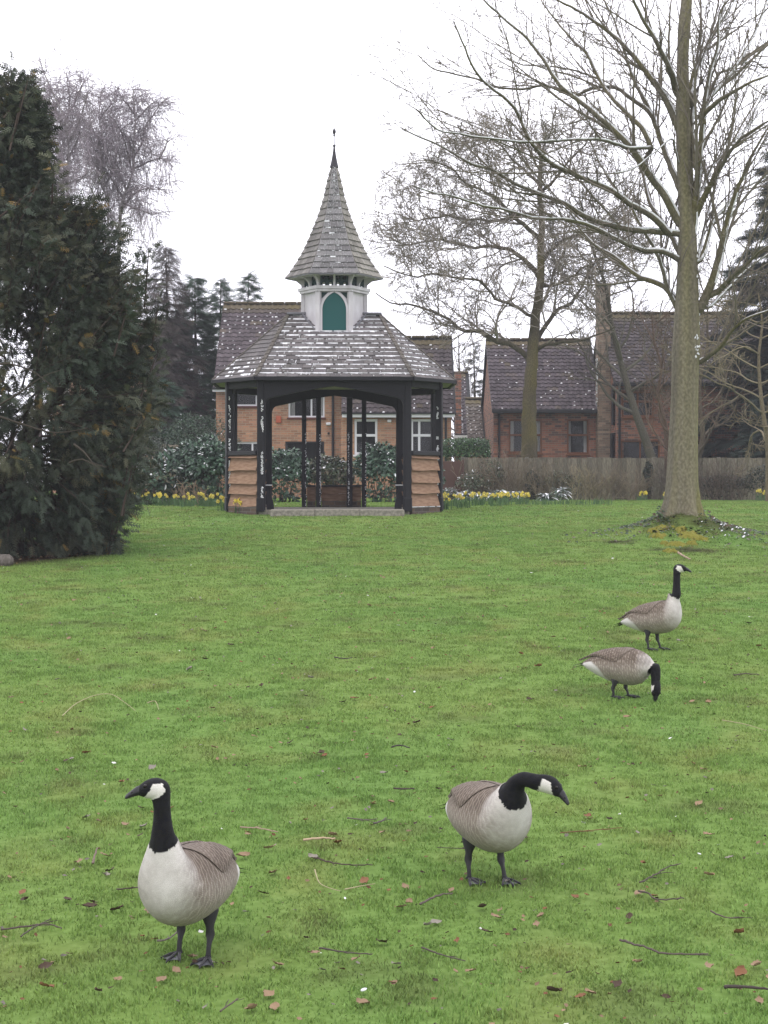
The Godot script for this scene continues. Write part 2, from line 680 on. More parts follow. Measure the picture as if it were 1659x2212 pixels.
# a waney-edged board from a to b (its lower corners) and h high, facing f
func waney(a: Vector3, b: Vector3, h: float, f: Vector3, amp: float) -> Shape:
	var s := flat()
	var n := 10
	var ph := rf(0, 6)
	var mid := (a + b) * 0.5 + Vector3(0, h * 0.5, 0)
	var low := []
	var top := []
	for i in n + 1:
		var t := float(i) / n
		low.append(a.lerp(b, t) + Vector3(0, amp * (sin(t * 5.0 + ph) + 0.5 * sin(t * 11.0 + ph * 2.0)), 0) + f * 0.062)
		top.append(a.lerp(b, t) + Vector3(0, h, 0) - f * 0.012)
	for i in n:
		s.out([low[i], low[i + 1], top[i + 1], top[i]], mid - f)
		s.out([low[i] - f * 0.026, low[i + 1] - f * 0.026, low[i + 1], low[i]], mid)
		s.out([low[i] - f * 0.026, low[i + 1] - f * 0.026, top[i + 1] - f * 0.010, top[i] - f * 0.010], mid + f)
	return s


func holed_panel(s: Shape, o: Vector3, ux: Vector3, uy: Vector3, w: float, h: float, cols: int, ys: Array, r: float) -> void:
	var nn := ux.cross(uy).normalized()
	var cuts := [0.0, h * 0.5, h]
	for i in cols:
		for j in 2:
			var x0 := w * i / cols
			var x1 := w * (i + 1) / cols
			var c := Vector2((x0 + x1) * 0.5, ys[j])
			var ring := []
			var edge := []
			for k in 16:
				var a := TAU * k / 16 + PI / 4
				var q := Vector2(cos(a), sin(a))
				ring.append(c + q * r)
				var tx: float = ((x1 if q.x > 0 else x0) - c.x) / q.x if absf(q.x) > 1e-5 else 1e9
				var ty: float = ((cuts[j + 1] if q.y > 0 else cuts[j]) - c.y) / q.y if absf(q.y) > 1e-5 else 1e9
				edge.append(c + q * minf(tx, ty))
			for k in 16:
				var k2: int = (k + 1) % 16
				var f := []
				for e in [edge[k], edge[k2], ring[k2], ring[k]]:
					f.append(o + ux * e.x + uy * e.y)
				var mid := o + ux * c.x + uy * c.y
				s.out(f.duplicate(), mid - nn)
				for m in f.size():
					f[m] -= nn * 0.02
				s.out(f, mid + nn)
				var e0: Vector3 = o + ux * ring[k].x + uy * ring[k].y
				var e1: Vector3 = o + ux * ring[k2].x + uy * ring[k2].y
				s.face([e0, e1, e1 - nn * 0.02, e0 - nn * 0.02])
			# fill the corners that the straight edges of the ring leave out
			for cx in [x0, x1]:
				for cy in [cuts[j], cuts[j + 1]]:
					var best := -1
					for k in 16:
						var k2: int = (k + 1) % 16
						if absf(edge[k].x - cx) < 1e-4 and absf(edge[k2].y - cy) < 1e-4 or absf(edge[k].y - cy) < 1e-4 and absf(edge[k2].x - cx) < 1e-4:
							best = k
					if best >= 0:
						var f := []
						for e in [edge[best], Vector2(cx, cy), edge[(best + 1) % 16]]:
							f.append(o + ux * e.x + uy * e.y)
						if (f[1] - f[0]).cross(f[2] - f[0]).length() > 1e-7:
							s.out(f, o + ux * c.x + uy * c.y - nn)


func arch_under(x: float) -> float:
	var a := absf(x)
	if a < 1.17:
		return 2.355 - 0.215 * pow(a / 1.17, 1.2)
	var t := clampf((a - 1.17) / 0.115, 0.0, 1.0)
	return 2.14 - 0.16 * (1.0 - sqrt(maxf(0.0, 1.0 - t * t)))


func arch_beam(z: float) -> Shape:
	var s := flat()
	var n := 44
	var xs := []
	for i in n + 1:
		xs.append(1.285 * sin((float(i) / n - 0.5) * PI))
	for i in n:
		var x0: float = xs[i]
		var x1: float = xs[i + 1]
		var y0 := arch_under(x0)
		var y1 := arch_under(x1)
		var mid := Vector3((x0 + x1) * 0.5, 2.43, z)
		s.out([Vector3(x0, y0, z + 0.05), Vector3(x1, y1, z + 0.05), Vector3(x1, 2.478, z + 0.05), Vector3(x0, 2.478, z + 0.05)], mid)
		s.out([Vector3(x0, y0, z - 0.05), Vector3(x1, y1, z - 0.05), Vector3(x1, 2.478, z - 0.05), Vector3(x0, 2.478, z - 0.05)], mid)
		s.out([Vector3(x0, y0, z - 0.05), Vector3(x1, y1, z - 0.05), Vector3(x1, y1, z + 0.05), Vector3(x0, y0, z + 0.05)], mid)
	for sx in [-1.0, 1.0]:
		s.box(Vector3(sx * 1.302, 1.26, z), Vector3(0.036, 2.43, 0.094))
	return s


# a moulding that follows the arch, proud of the beam
func arch_bead(z: float) -> Shape:
	var s := flat()
	var pts := []
	for i in 45:
		var x := 1.262 * sin((i / 44.0 - 0.5) * PI)
		pts.append(Vector3(x, arch_under(x) + 0.012, z))
	for i in 44:
		s.bar(pts[i], pts[i + 1], 0.024, 0.024, Vector3.FORWARD)
	return s


func build_pavilion() -> void:
	var t := thing("park_pavilion", "black timber park pavilion with hipped shingle roof, white cupola and tall shingled spire", "pavilion", Vector3(-0.98, 1.12, -32.7), deg_to_rad(1.8))
	# floor and step
	var corners := [Vector2(-1.376, 1.7), Vector2(1.376, 1.7), Vector2(2.02, 0.75), Vector2(2.02, -0.75), Vector2(1.376, -1.7), Vector2(-1.376, -1.7), Vector2(-2.02, -0.75), Vector2(-2.02, 0.75)]
	var s := flat()
	var ring := []
	for c in corners:
		ring.append(Vector3(c.x * 1.0, -0.25, c.y * 1.0))
	s.prism(ring, Vector3(0, 0.30, 0))
	part("floor_slab", s, M.concrete, t)
	for i in 3:
		s = flat()
		s.box(Vector3(-0.765 + 0.82 * i, -0.03, 2.04), Vector3(0.814, 0.19 + 0.006 * (i % 2), 0.62), Basis.IDENTITY, 0.012)
		part("step_stone", s, M.concrete, t)
	# posts
	var snow := flat()
	for c in corners:
		var p := flat()
		var turn := Basis(Vector3.UP, 0.0 if absf(c.x) < 2.0 else (0.3 if c.x * c.y < 0 else -0.3))
		p.box(Vector3(c.x, 1.25, c.y), Vector3(0.125, 2.46, 0.125), turn, 0.012)
		p.box(Vector3(c.x, 0.15, c.y), Vector3(0.150, 0.26, 0.150), turn, 0.014)
		part("post", p, M.black_timber, t)
	for q in [[-1.345, 1.765, 0.12, 2.1], [1.99, 0.815, 0.3, 2.1], [-2.0, 0.815, 0.3, 2.2], [-1.335, 1.765, 0.12, 2.0], [1.985, 0.815, 0.5, 1.9]]:
		for j in 190:
			var y := rf(q[2], q[3])
			if noise.get_noise_2d(y * 40.0, q[0] * 90.0) < -0.15:
				continue
			var h := rf(0.006, 0.026)
			snow.box(Vector3(q[0] + rf(-0.018, 0.014), y, q[1]), Vector3(rf(0.005, 0.024), h, 0.010))
	# arches and plates
	part("arch_beam", arch_beam(1.7), M.black_timber, t)
	part("arch_moulding", arch_bead(1.755), M.black_timber, t)
	part("arch_beam", arch_beam(-1.7), M.black_timber, t)
	for i in 8:
		if i == 0 or i == 4:
			continue
		var a := Vector3(corners[i].x, 2.41, corners[i].y)
		var b := Vector3(corners[(i + 1) % 8].x, 2.41, corners[(i + 1) % 8].y)
		s = flat()
		s.bar(a.lerp(b, 0.06), a.lerp(b, 0.94), 0.13, 0.09, Vector3.UP, 0.006)
		part("wall_plate", s, M.black_timber, t)
	# boarded sides: rail, boards, brick base
	var hs := [0.108, 0.345, 0.545, 0.79, 1.012]
	for i in [1, 2, 3, 5, 6, 7]:
		var a := Vector3(corners[i].x, 0, corners[i].y)
		var b := Vector3(corners[(i + 1) % 8].x, 0, corners[(i + 1) % 8].y)
		var along := (b - a).normalized()
		a += along * 0.065
		b -= along * 0.065
		var f := Vector3(along.z, 0, -along.x)
		if f.dot(a + b) < 0:
			f = -f
		s = flat()
		s.bar(a + Vector3(0, 1.115, 0) + f * 0.02, b + Vector3(0, 1.115, 0) + f * 0.02, 0.085, 0.10, Vector3.UP, 0.01)
		part("rail", s, M.black_timber, t)
		for k in 5:
			var y: float = hs[k] + rf(-0.012, 0.012) if k > 0 else 0.108
			var y2: float = (hs[k + 1] if k < 4 else 1.065) + 0.03
			part("board", waney(a + Vector3(0, y, 0), b + Vector3(0, y, 0), y2 - y, f, 0.006), M.tan_timber, t)
		s = flat()
		s.bar(a + Vector3(0, 0.0, 0), b + Vector3(0, 0.0, 0), 0.21, 0.11, Vector3.UP)
		part("brick_plinth", s, M.plinth_brick, t)
		if i == 1:
			for j in 26:
				var p := a.lerp(b, rng.randf()) + f * 0.056 + Vector3(0, 0.103, 0)
				snow.box(p, Vector3(0.05, 0.014, 0.03), Basis(Vector3.UP, atan2(f.x, f.z)))
	# the back screen: four slim posts and low panels between them
	var bx := [-0.62, -0.32, 0.32, 0.62]
	for k in 4:
		var p := flat()
		var w: float = [0.095, 0.105, 0.12, 0.095][k]
		p.box(Vector3(bx[k], 1.17, -1.7 + (0.10 if k == 1 or k == 2 else 0.0)), Vector3(w, 2.30, 0.09), Basis.IDENTITY, 0.01)
		part("screen_post", p, M.black_timber, t)
		for j in 110:
			if k == 0 or k == 3:
				if j > 46:
					break
			var y := rf(0.08, 1.6)
			snow.box(Vector3(bx[k] + (0.035 if k < 2 else (-0.02 if k == 2 else 0.035)) + rf(-0.012, 0.012), y, -1.7 + (0.148 if k == 1 or k == 2 else 0.048)), Vector3(rf(0.005, 0.020), rf(0.006, 0.024), 0.010))
	for k in 3:
		var xa: float = bx[k] + 0.06
		var xb: float = bx[k + 1] - 0.06
		for j in 2:
			part("board", waney(Vector3(xa, 0.175 + 0.15 * j, -1.7), Vector3(xb, 0.175 + 0.15 * j, -1.7), 0.165 if j else 0.165, Vector3(0, 0, 1), 0.004), M.brown_timber, t)
		s = flat()
		s.box(Vector3((xa + xb) * 0.5, 0.49, -1.69), Vector3(xb - xa, 0.035, 0.08))
		part("rail", s, M.black_timber, t)
		s = flat()
		s.box(Vector3((xa + xb) * 0.5, 0.11, -1.70), Vector3(xb - xa, 0.13, 0.08))
		part("brick_plinth", s, M.plinth_brick, t)
		if k == 1:
			for j in 20:
				snow.box(Vector3(rf(xa, xb), 0.335, -1.665), Vector3(rf(0.03, 0.07), rf(0.012, 0.022), 0.02))
	# built-in bench seats with curved ends beside the doorway
	for sx in [-1.0, 1.0]:
		s = flat()
		s.bar(Vector3(sx * 1.30, 0.49, 1.42), Vector3(sx * 1.80, 0.49, 0.62), 0.30, 0.035, Vector3(sx * 0.8, 0, 0.6), 0.006)
		part("bench_seat", s, M.black_timber, t)
		s = flat()
		var out := []
		for q in [[1.27, 0.48], [1.205, 0.48], [1.195, 0.36], [1.16, 0.24], [1.135, 0.12], [1.135, 0.05], [1.27, 0.05]]:
			out.append(Vector3(sx * q[0], q[1], 1.36))
		s.prism(out, Vector3(0, 0, 0.06))
		part("bench_end", s, M.black_timber, t)
		for j in 14:
			snow.box(Vector3(sx * 1.27 + rf(-0.10, 0.08), 0.512, 1.45 + rf(-0.03, 0.02)), Vector3(rf(0.02, 0.05), 0.014, 0.03))
	# ceiling and roof
	var eave := [Vector3(-1.46, 2.50, 2.0), Vector3(1.46, 2.50, 2.0), Vector3(2.33, 2.50, 0.87), Vector3(2.33, 2.50, -0.87), Vector3(1.46, 2.50, -2.0), Vector3(-1.46, 2.50, -2.0), Vector3(-2.33, 2.50, -0.87), Vector3(-2.33, 2.50, 0.87)]
	var le := Vector3(-0.9, 3.85, 0)
	var re := Vector3(0.9, 3.85, 0)
	ring = []
	for e in eave:
		ring.append(Vector3(e.x * 0.985, 2.479, e.z * 0.985))
	s = flat()
	s.prism(ring, Vector3(0, 0.012, 0))
	part("ceiling", s, M.cream_boarding, t)
	var roof := flat()
	var inside := Vector3(0, 2.6, 0)
	var tops := [[le, re], [re, re], [re, re], [re, re], [re, le], [le, le], [le, le], [le, le]]
	for i in 8:
		if tops[i][0] == tops[i][1]:
			roof.out([eave[i], eave[(i + 1) % 8], tops[i][0]], inside)
		else:
			roof.out([eave[i], eave[(i + 1) % 8], tops[i][1], tops[i][0]], inside)
	var r := part("roof", roof, M.lead, t)
	var sh := flat()
	sh.colored = true
	var sn := flat()
	for i in 8:
		var b: Vector3 = eave[(i + 1) % 8]
		shingle_rows(sh, eave[i], b, tops[i][0], tops[i][1], even(15), 0.2, Color(0.168, 0.156, 0.162), inside)
		if i in [0, 1, 2]:
			snow_rows(sn, eave[i], b, tops[i][0], tops[i][1], even(15), inside, 0.84 if i == 0 else 0.66, 0.52)
		elif i == 7:
			snow_rows(sn, eave[i], b, eave[i].lerp(le, 0.3), b.lerp(le, 0.3), even(5), inside, 0.3, 1.0)
	part("shingles", sh, M.shingle, r, "stuff")
	part("snow", sn, M.snow, r, "stuff")
	for i in 8:
		if tops[i][0] != tops[i][1] or i == 1 or i == 2 or i == 5 or i == 6 or i == 3 or i == 7:
			var hip: Vector3 = tops[i][0]
			s = flat()
			s.colored = true
			for k in 15:
				s.col = Color(0.14, 0.125, 0.11) * rf(0.75, 1.2)
				var a: Vector3 = eave[i].lerp(hip, k / 15.0) + Vector3(0, 0.034, 0)
				var b: Vector3 = eave[i].lerp(hip, (k + 1.25) / 15.0) + Vector3(0, 0.018, 0)
				s.bar(a, b, 0.085, 0.016, Vector3(eave[i].z, 0, -eave[i].x))
			part("hip_caps", s, M.shingle, r, "stuff")
	s = flat()
	s.bar(le + Vector3(-0.03, 0.03, 0), re + Vector3(0.03, 0.03, 0), 0.16, 0.05, Vector3(0, 0, 1), 0.01)
	part("ridge", s, M.lead_flashing, r)
	for i in 8:
		s = flat()
		var a: Vector3 = eave[i] + Vector3(0, -0.014, 0)
		var b: Vector3 = eave[(i + 1) % 8] + Vector3(0, -0.014, 0)
		s.bar(a, b, 0.065, 0.05, Vector3.UP)
		part("fascia", s, M.black_timber, r)
	# cupola
	var hexa := func(rad: float, y: float, k: int) -> Vector3:
		return Vector3(cos(k * PI / 3.0) * rad, y, sin(k * PI / 3.0) * rad)
	var cup := flat()
	ring = []
	for k in 6:
		ring.append(hexa.call(0.600, 3.20, k))
	cup.prism(ring, Vector3(0, 1.06, 0))
	var cu := part("cupola", cup, M.white_paint, t)
	for k in 6:
		# corner pilasters
		s = flat()
		var p: Vector3 = hexa.call(0.615, 3.74, k)
		s.box(p, Vector3(0.075, 1.04, 0.10), Basis(Vector3.UP, -k * PI / 3.0), 0.006)
		part("pilaster", s, M.white_paint, cu)
	s = flat()
	ring = []
	for k in 6:
		ring.append(hexa.call(0.685, 4.262, k))
	s.prism(ring, Vector3(0, 0.045, 0))
	ring = []
	for k in 6:
		ring.append(hexa.call(0.715, 4.309, k))
	s.prism(ring, Vector3(0, 0.06, 0))
	part("cornice", s, M.white_paint, cu)
	# pierced frieze and brackets under the spire
	for k in 6:
		var a: Vector3 = hexa.call(0.60, 4.371, k + 1)
		var b: Vector3 = hexa.call(0.60, 4.371, k)
		var ux := (b - a).normalized()
		s = flat()
		holed_panel(s, a + ux * 0.03, ux, Vector3.UP, 0.26, 0.195, 2, [0.036, 0.158], 0.030)
		holed_panel(s, a + ux * 0.31, ux, Vector3.UP, 0.26, 0.195, 2, [0.036, 0.158], 0.030)
		part("frieze_panel", s, M.dark_green, cu)
		for w in [0.0, 0.5]:
			s = flat()
			var root: Vector3 = a.lerp(b, w)
			var o := Vector3(root.x, 0, root.z).normalized()
			var side := Vector3(o.z, 0, -o.x)
			var prof := []
			for q in [[-0.03, 0.0], [0.045, 0.0], [0.05, 0.06], [0.075, 0.11], [0.125, 0.155], [0.19, 0.178], [0.19, 0.197], [-0.03, 0.197]]:
				prof.append(root + o * q[0] + Vector3(0, q[1], 0) - side * 0.022)
			s.prism(prof, side * 0.044)
			part("bracket", s, M.white_paint, cu)
	# pointed arch panel on the front
	var outline := []
	var zf := 0.600 * 0.866
	for i in 13:
		var a := i / 12.0 * 1.18
		outline.append(Vector2(0.23 - 0.36 * (1.0 - cos(a)), 5.02 - 1.12 + 0.36 * sin(a) * 1.02))
	var pts := [Vector2(0.23, 3.47)]
	for q in outline:
		if q.x > 0.0:
			pts.append(q)
	pts.append(Vector2(0.0, pts[pts.size() - 1].y + 0.008))
	var full := pts.duplicate()
	for i in range(pts.size() - 2, -1, -1):
		full.append(Vector2(-pts[i].x, pts[i].y))
	var poly := []
	for q in full:
		poly.append(Vector3(q.x, q.y, zf + 0.004))
	s = flat()
	for i in poly.size() - 1:
		s.out([Vector3(0, 3.47, zf + 0.03), poly[i] + Vector3(0, 0, 0.026), poly[i + 1] + Vector3(0, 0, 0.026)], Vector3(0, 4, 0))
	part("arched_panel", s, M.green_paint, cu)
	s = flat()
	for i in poly.size() - 1:
		var a: Vector3 = poly[i] + Vector3(0, 0, 0.022)
		var b: Vector3 = poly[i + 1] + Vector3(0, 0, 0.022)
		var o := Vector3((b - a).y, -(b - a).x, 0).normalized()
		if o.dot(a - Vector3(0, 3.8, a.z)) < 0:
			o = -o
		s.out([a + Vector3(0, 0, 0.025), b + Vector3(0, 0, 0.025), b + o * 0.045 + Vector3(0, 0, 0.018), a + o * 0.045 + Vector3(0, 0, 0.018)], a - Vector3(0, 0, 1))
		s.out([a + Vector3(0, 0, 0.025), b + Vector3(0, 0, 0.025), b - Vector3(0, 0, 0.02), a - Vector3(0, 0, 0.02)], a + o)
		s.out([a + o * 0.045 + Vector3(0, 0, 0.018), b + o * 0.045 + Vector3(0, 0, 0.018), b + o * 0.045 - Vector3(0, 0, 0.02), a + o * 0.045 - Vector3(0, 0, 0.02)], a - o)
	part("arch_frame", s, M.white_paint, cu)
	for sx in [-1.0, 1.0]:
		s = flat()
		s.prism([Vector3(sx * 0.245, 4.245, zf + 0.002), Vector3(sx * 0.12, 4.245, zf + 0.002), Vector3(sx * 0.20, 4.19, zf + 0.002), Vector3(sx * 0.245, 4.12, zf + 0.002)], Vector3(0, 0, 0.008))
		part("spandrel", s, M.dark_green, cu)
	s = flat()
	s.box(Vector3(0, 3.45, zf + 0.05), Vector3(0.56, 0.035, 0.10), Basis.IDENTITY, 0.006)
	part("sill", s, M.lead_flashing, cu)
	s = flat()
	s.bar(Vector3(-0.34, 3.475, zf + 0.045), Vector3(0.34, 3.475, zf + 0.045), 0.07, 0.02, Vector3(0, 0.6, -0.8))
	s.bar(Vector3(-0.35, 3.47, zf + 0.02), Vector3(-0.62, 3.85, 0.06), 0.06, 0.025, Vector3(0, 0.6, 0.8))
	s.bar(Vector3(0.35, 3.47, zf + 0.02), Vector3(0.62, 3.85, 0.06), 0.06, 0.025, Vector3(0, 0.6, 0.8))
	part("flashing", s, M.lead_flashing, cu)
	# spire
	var prof := [[1008, 306], [970, 279], [935, 254], [895, 229], [858, 207], [822, 189], [785, 171], [742, 153], [707, 139], [665, 122], [625, 107], [583, 92], [540, 80], [497, 67], [457, 59], [410, 49], [372, 39], [320, 24]]
	var core := flat()
	sh = flat()
	sh.colored = true
	sn = flat()
	for k in 6:
		for i in prof.size() - 1:
			var y0: float = 7.786 - 0.00319 * prof[i][0]
			var y1: float = 7.786 - 0.00319 * prof[i + 1][0]
			var r0: float = prof[i][1] * 0.00319 - 0.02
			var r1: float = prof[i + 1][1] * 0.00319 - 0.02
			var a: Vector3 = hexa.call(r0, y0, k)
			var b: Vector3 = hexa.call(r0, y0, k + 1)
			var c: Vector3 = hexa.call(r1, y1, k + 1)
			var d: Vector3 = hexa.call(r1, y1, k)
			core.out([a, b, c, d], Vector3(0, y0, 0))
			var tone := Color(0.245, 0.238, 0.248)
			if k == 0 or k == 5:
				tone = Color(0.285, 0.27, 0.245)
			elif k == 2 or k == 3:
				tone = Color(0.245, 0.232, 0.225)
			shingle_rows(sh, a, b, d, c, [0.0, 0.98], 0.16, tone, Vector3(0, y0, 0), 0.06)
			if k == 1:
				snow_rows(sn, a, b, d, c, [0.0, 1.0], Vector3(0, y0, 0), 0.16, 0.4)
				for j in 20:
					var p := a.lerp(b, rng.randf()).lerp(d.lerp(c, rng.randf()), rng.randf()) + Vector3(0, 0.01, 0.030)
					sn.box(p, Vector3(rf(0.005, 0.012), rf(0.005, 0.012), 0.006))
	var soffit := []
	for k in 6:
		soffit.append(hexa.call(0.95, 4.568, k))
	core.prism(soffit, Vector3(0, 0.006, 0))
	var sp := part("spire", core, M.white_paint, t)
	part("shingles", sh, M.shingle, sp, "stuff")
	part("snow", sn, M.snow, sp, "stuff")
	for k in 6:
		s = flat()
		s.bar(hexa.call(0.955, 4.572, k), hexa.call(0.955, 4.572, k + 1), 0.03, 0.02, Vector3.UP)
		part("fascia", s, M.lead_flashing, sp)
	s = soft()
	s.lathe(Vector3(0, 0, 0), [Vector2(0.088, 6.755), Vector2(0.085, 6.775), Vector2(0.064, 6.86), Vector2(0.042, 6.97), Vector2(0.026, 7.08), Vector2(0.017, 7.17), Vector2(0.001, 7.19)], 12)
	part("lead_cap", s, M.lead, sp)
	s = soft()
	s.lathe(Vector3(0, 0, 0), [Vector2(0.001, 7.165), Vector2(0.034, 7.175), Vector2(0.036, 7.19), Vector2(0.014, 7.205), Vector2(0.009, 7.22), Vector2(0.008, 7.37), Vector2(0.024, 7.385), Vector2(0.024, 7.395), Vector2(0.012, 7.405), Vector2(0.03, 7.435), Vector2(0.036, 7.465), Vector2(0.028, 7.495), Vector2(0.012, 7.52), Vector2(0.001, 7.55)], 12)
	part("finial", s, M.lead, sp)
	part("snow", snow, M.snow, t, "stuff")


# a wall facing the camera from x0 to x1, with openings [x0, x1, y0, y1]; its face is at z
func wall(x0: float, x1: float, y0: float, y1: float, z: float, holes: Array) -> Shape:
	var xs := [x0, x1]
	var ys := [y0, y1]
	for h in holes:
		xs.append_array([h[0], h[1]])
		ys.append_array([h[2], h[3]])
	xs.sort()
	ys.sort()
	var s := flat()
	for i in xs.size() - 1:
		for j in ys.size() - 1:
			var cx: float = (xs[i] + xs[i + 1]) * 0.5
			var cy: float = (ys[j] + ys[j + 1]) * 0.5
			var open: bool = xs[i + 1] - xs[i] < 1e-4 or ys[j + 1] - ys[j] < 1e-4
			for h in holes:
				if cx > h[0] and cx < h[1] and cy > h[2] and cy < h[3]:
					open = true
			if not open:
				s.box(Vector3(cx, cy, z - 0.14), Vector3(xs[i + 1] - xs[i], ys[j + 1] - ys[j], 0.28))
	return s


# a window set in an opening: frame > panes, sill, and the room behind
func window(parent: Node3D, h: Array, z: float, m: Material, mull: Array, trans: Array, curtains := 0.0, sill: Material = null, fw := 0.055) -> void:
	var s := flat()
	var w: float = h[1] - h[0]
	var hh: float = h[3] - h[2]
	var cx: float = (h[0] + h[1]) * 0.5
	var cy: float = (h[2] + h[3]) * 0.5
	var zf := z - 0.07
	s.box(Vector3(h[0] + fw * 0.5, cy, zf), Vector3(fw, hh, 0.07), Basis.IDENTITY, 0.006)
	s.box(Vector3(h[1] - fw * 0.5, cy, zf), Vector3(fw, hh, 0.07), Basis.IDENTITY, 0.006)
	s.box(Vector3(cx, h[2] + fw * 0.5, zf), Vector3(w - 2 * fw, fw, 0.066), Basis.IDENTITY, 0.006)
	s.box(Vector3(cx, h[3] - fw * 0.5, zf), Vector3(w - 2 * fw, fw, 0.066), Basis.IDENTITY, 0.006)
	for x in mull:
		s.box(Vector3(x, cy, zf), Vector3(fw, hh - 2 * fw, 0.062), Basis.IDENTITY, 0.006)
	for y in trans:
		s.box(Vector3(cx, y, zf + 0.002), Vector3(w - 2 * fw, fw * 1.1, 0.070), Basis.IDENTITY, 0.006)
	var f := part("window", s, m, parent)
	var xs := [h[0] + fw]
	for x in mull:
		xs.append(x)
	xs.append(h[1] - fw)
	var ys := [h[2] + fw]
	for y in trans:
		ys.append(y)
	ys.append(h[3] - fw)
	for i in xs.size() - 1:
		for j in ys.size() - 1:
			s = flat()
			s.box(Vector3((xs[i] + xs[i + 1]) * 0.5, (ys[j] + ys[j + 1]) * 0.5, zf - 0.012), Vector3(xs[i + 1] - xs[i] - 0.002, ys[j + 1] - ys[j] - 0.002, 0.006))
			part("pane", s, M.glass, f)
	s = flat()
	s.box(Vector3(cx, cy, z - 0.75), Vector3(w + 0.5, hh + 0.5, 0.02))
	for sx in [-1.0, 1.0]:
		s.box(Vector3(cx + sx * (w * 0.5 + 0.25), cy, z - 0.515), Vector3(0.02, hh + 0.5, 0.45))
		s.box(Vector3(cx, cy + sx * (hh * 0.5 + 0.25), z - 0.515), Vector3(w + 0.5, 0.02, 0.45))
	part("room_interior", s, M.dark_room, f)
	if curtains > 0.0:
		for sx in [-1.0, 1.0]:
			s = soft()
			var ps := PackedVector3Array()
			for y in [h[2], h[3]]:
				for k in 13:
					ps.append(Vector3(cx + sx * (w * 0.5 - fw * 0.5 - curtains * k / 12.0), y, z - 0.22 + 0.02 * sin(k * 1.6)))
			s.grid(ps, 2, 13, false, sx > 0)
			part("curtain", s, M.curtain, f)
	if sill:
		s = flat()
		s.box(Vector3(cx, h[2] - 0.032, z + 0.02), Vector3(w + 0.08, 0.06, 0.12), Basis.IDENTITY, 0.008)
		part("sill", s, sill, f)


func tile_mesh(w: float, l: float) -> ArrayMesh:
	var s := flat()
	var n := 8
	var top := []
	var bot := []
	for i in n + 1:
		var t := float(i) / n
		var y := 0.028 * (0.5 - 0.5 * cos(TAU * minf(t * 1.25, 1.0)))
		top.append(Vector3((t - 0.5) * w, y, -l))
		bot.append(Vector3((t - 0.5) * w, y + 0.034, 0))
	for i in n:
		s.out([bot[i], bot[i + 1], top[i + 1], top[i]], Vector3((bot[i].x + bot[i + 1].x) * 0.5, -1, 0))
		s.out([bot[i], bot[i + 1], bot[i + 1] - Vector3(0, 0.032, 0), bot[i] - Vector3(0, 0.032, 0)], Vector3(0, 0, -1))
	return s.mesh()


# a slope from the eave line (a to b) up to height and depth of the ridge, laid with pantiles
func tiled_slope(parent: Node3D, a: Vector3, b: Vector3, ridge: Vector3, tone: Color, snowy: float, w := 0.20, l := 0.225) -> void:
	var along := (b - a).normalized()
	var up := (ridge - a)
	up = (up - along * up.dot(along))
	var slope := up.length()
	up = up.normalized()
	var nn := along.cross(up).normalized()
	if nn.y < 0:
		nn = -nn
	var base := flat()
	base.box((a + b) * 0.5 + up * slope * 0.5 - nn * 0.05, Vector3(a.distance_to(b), slope, 0.08), Basis(along, up, along.cross(up)))
	var roof := part("roof", base, M.black_plastic, parent)
	var xf: Array[Transform3D] = []
	var cs := PackedColorArray()
	var sf: Array[Transform3D] = []
	var rows := int(slope / l)
	var cols := int(a.distance_to(b) / w)
	for i in rows:
		for j in cols:
			var p := a + along * ((j + 0.5) * w + rf(-0.004, 0.004)) + up * (i * l + rf(-0.006, 0.006)) + nn * 0.006
			var bs := Basis(along, nn, -up).rotated(up, rf(-0.01, 0.01))
			xf.append(Transform3D(bs, p))
			var g := noise.get_noise_2d(p.x * 30.0, p.y * 60.0)
			var mossy := clampf((i - rows + 2.6) * 0.35, 0.0, 0.6) + clampf(g - 0.3, 0.0, 0.4)
			cs.append((tone * rf(0.72, 1.25) * (1.0 + 0.3 * g)).lerp(Color(0.16, 0.13, 0.05), mossy))
			if rng.randf() < snowy * (1.0 + 1.5 * noise.get_noise_2d(p.x * 20.0 + 90.0, p.y * 20.0)):
				var k := rf(0.5, 1.0)
				sf.append(Transform3D(Basis(along * k * rf(0.7, 1.5), nn * k, -up * k), p + along * rf(-0.05, 0.05) + up * rf(-0.02, 0.04) + nn * 0.032))
	many("tiles", tile_mesh(w * 1.02, l * 1.25), M.roof_tile, xf, cs, roof)
	if sf.size():
		var d := soft()
		d.lathe(Vector3.ZERO, [Vector2(0.042, 0.0), Vector2(0.036, 0.010), Vector2(0.018, 0.017), Vector2(0.001, 0.019)], 7)
		many("snow", d.mesh(), M.snow, sf, PackedColorArray(), roof)
	var s := flat()
	s.colored = true
	var n := int(a.distance_to(b) / 0.42)
	for i in n:
		s.col = (tone * rf(0.8, 1.3)).lerp(Color(0.17, 0.14, 0.06), 0.5)
		var p := a + along * ((i + 0.5) * a.distance_to(b) / n) + up * slope
		s.box(p + Vector3(0, 0.03, 0), Vector3(a.distance_to(b) / n - 0.01, 0.09, 0.22), Basis.IDENTITY, 0.03)
	part("ridge_tiles", s, M.roof_tile, roof, "stuff")


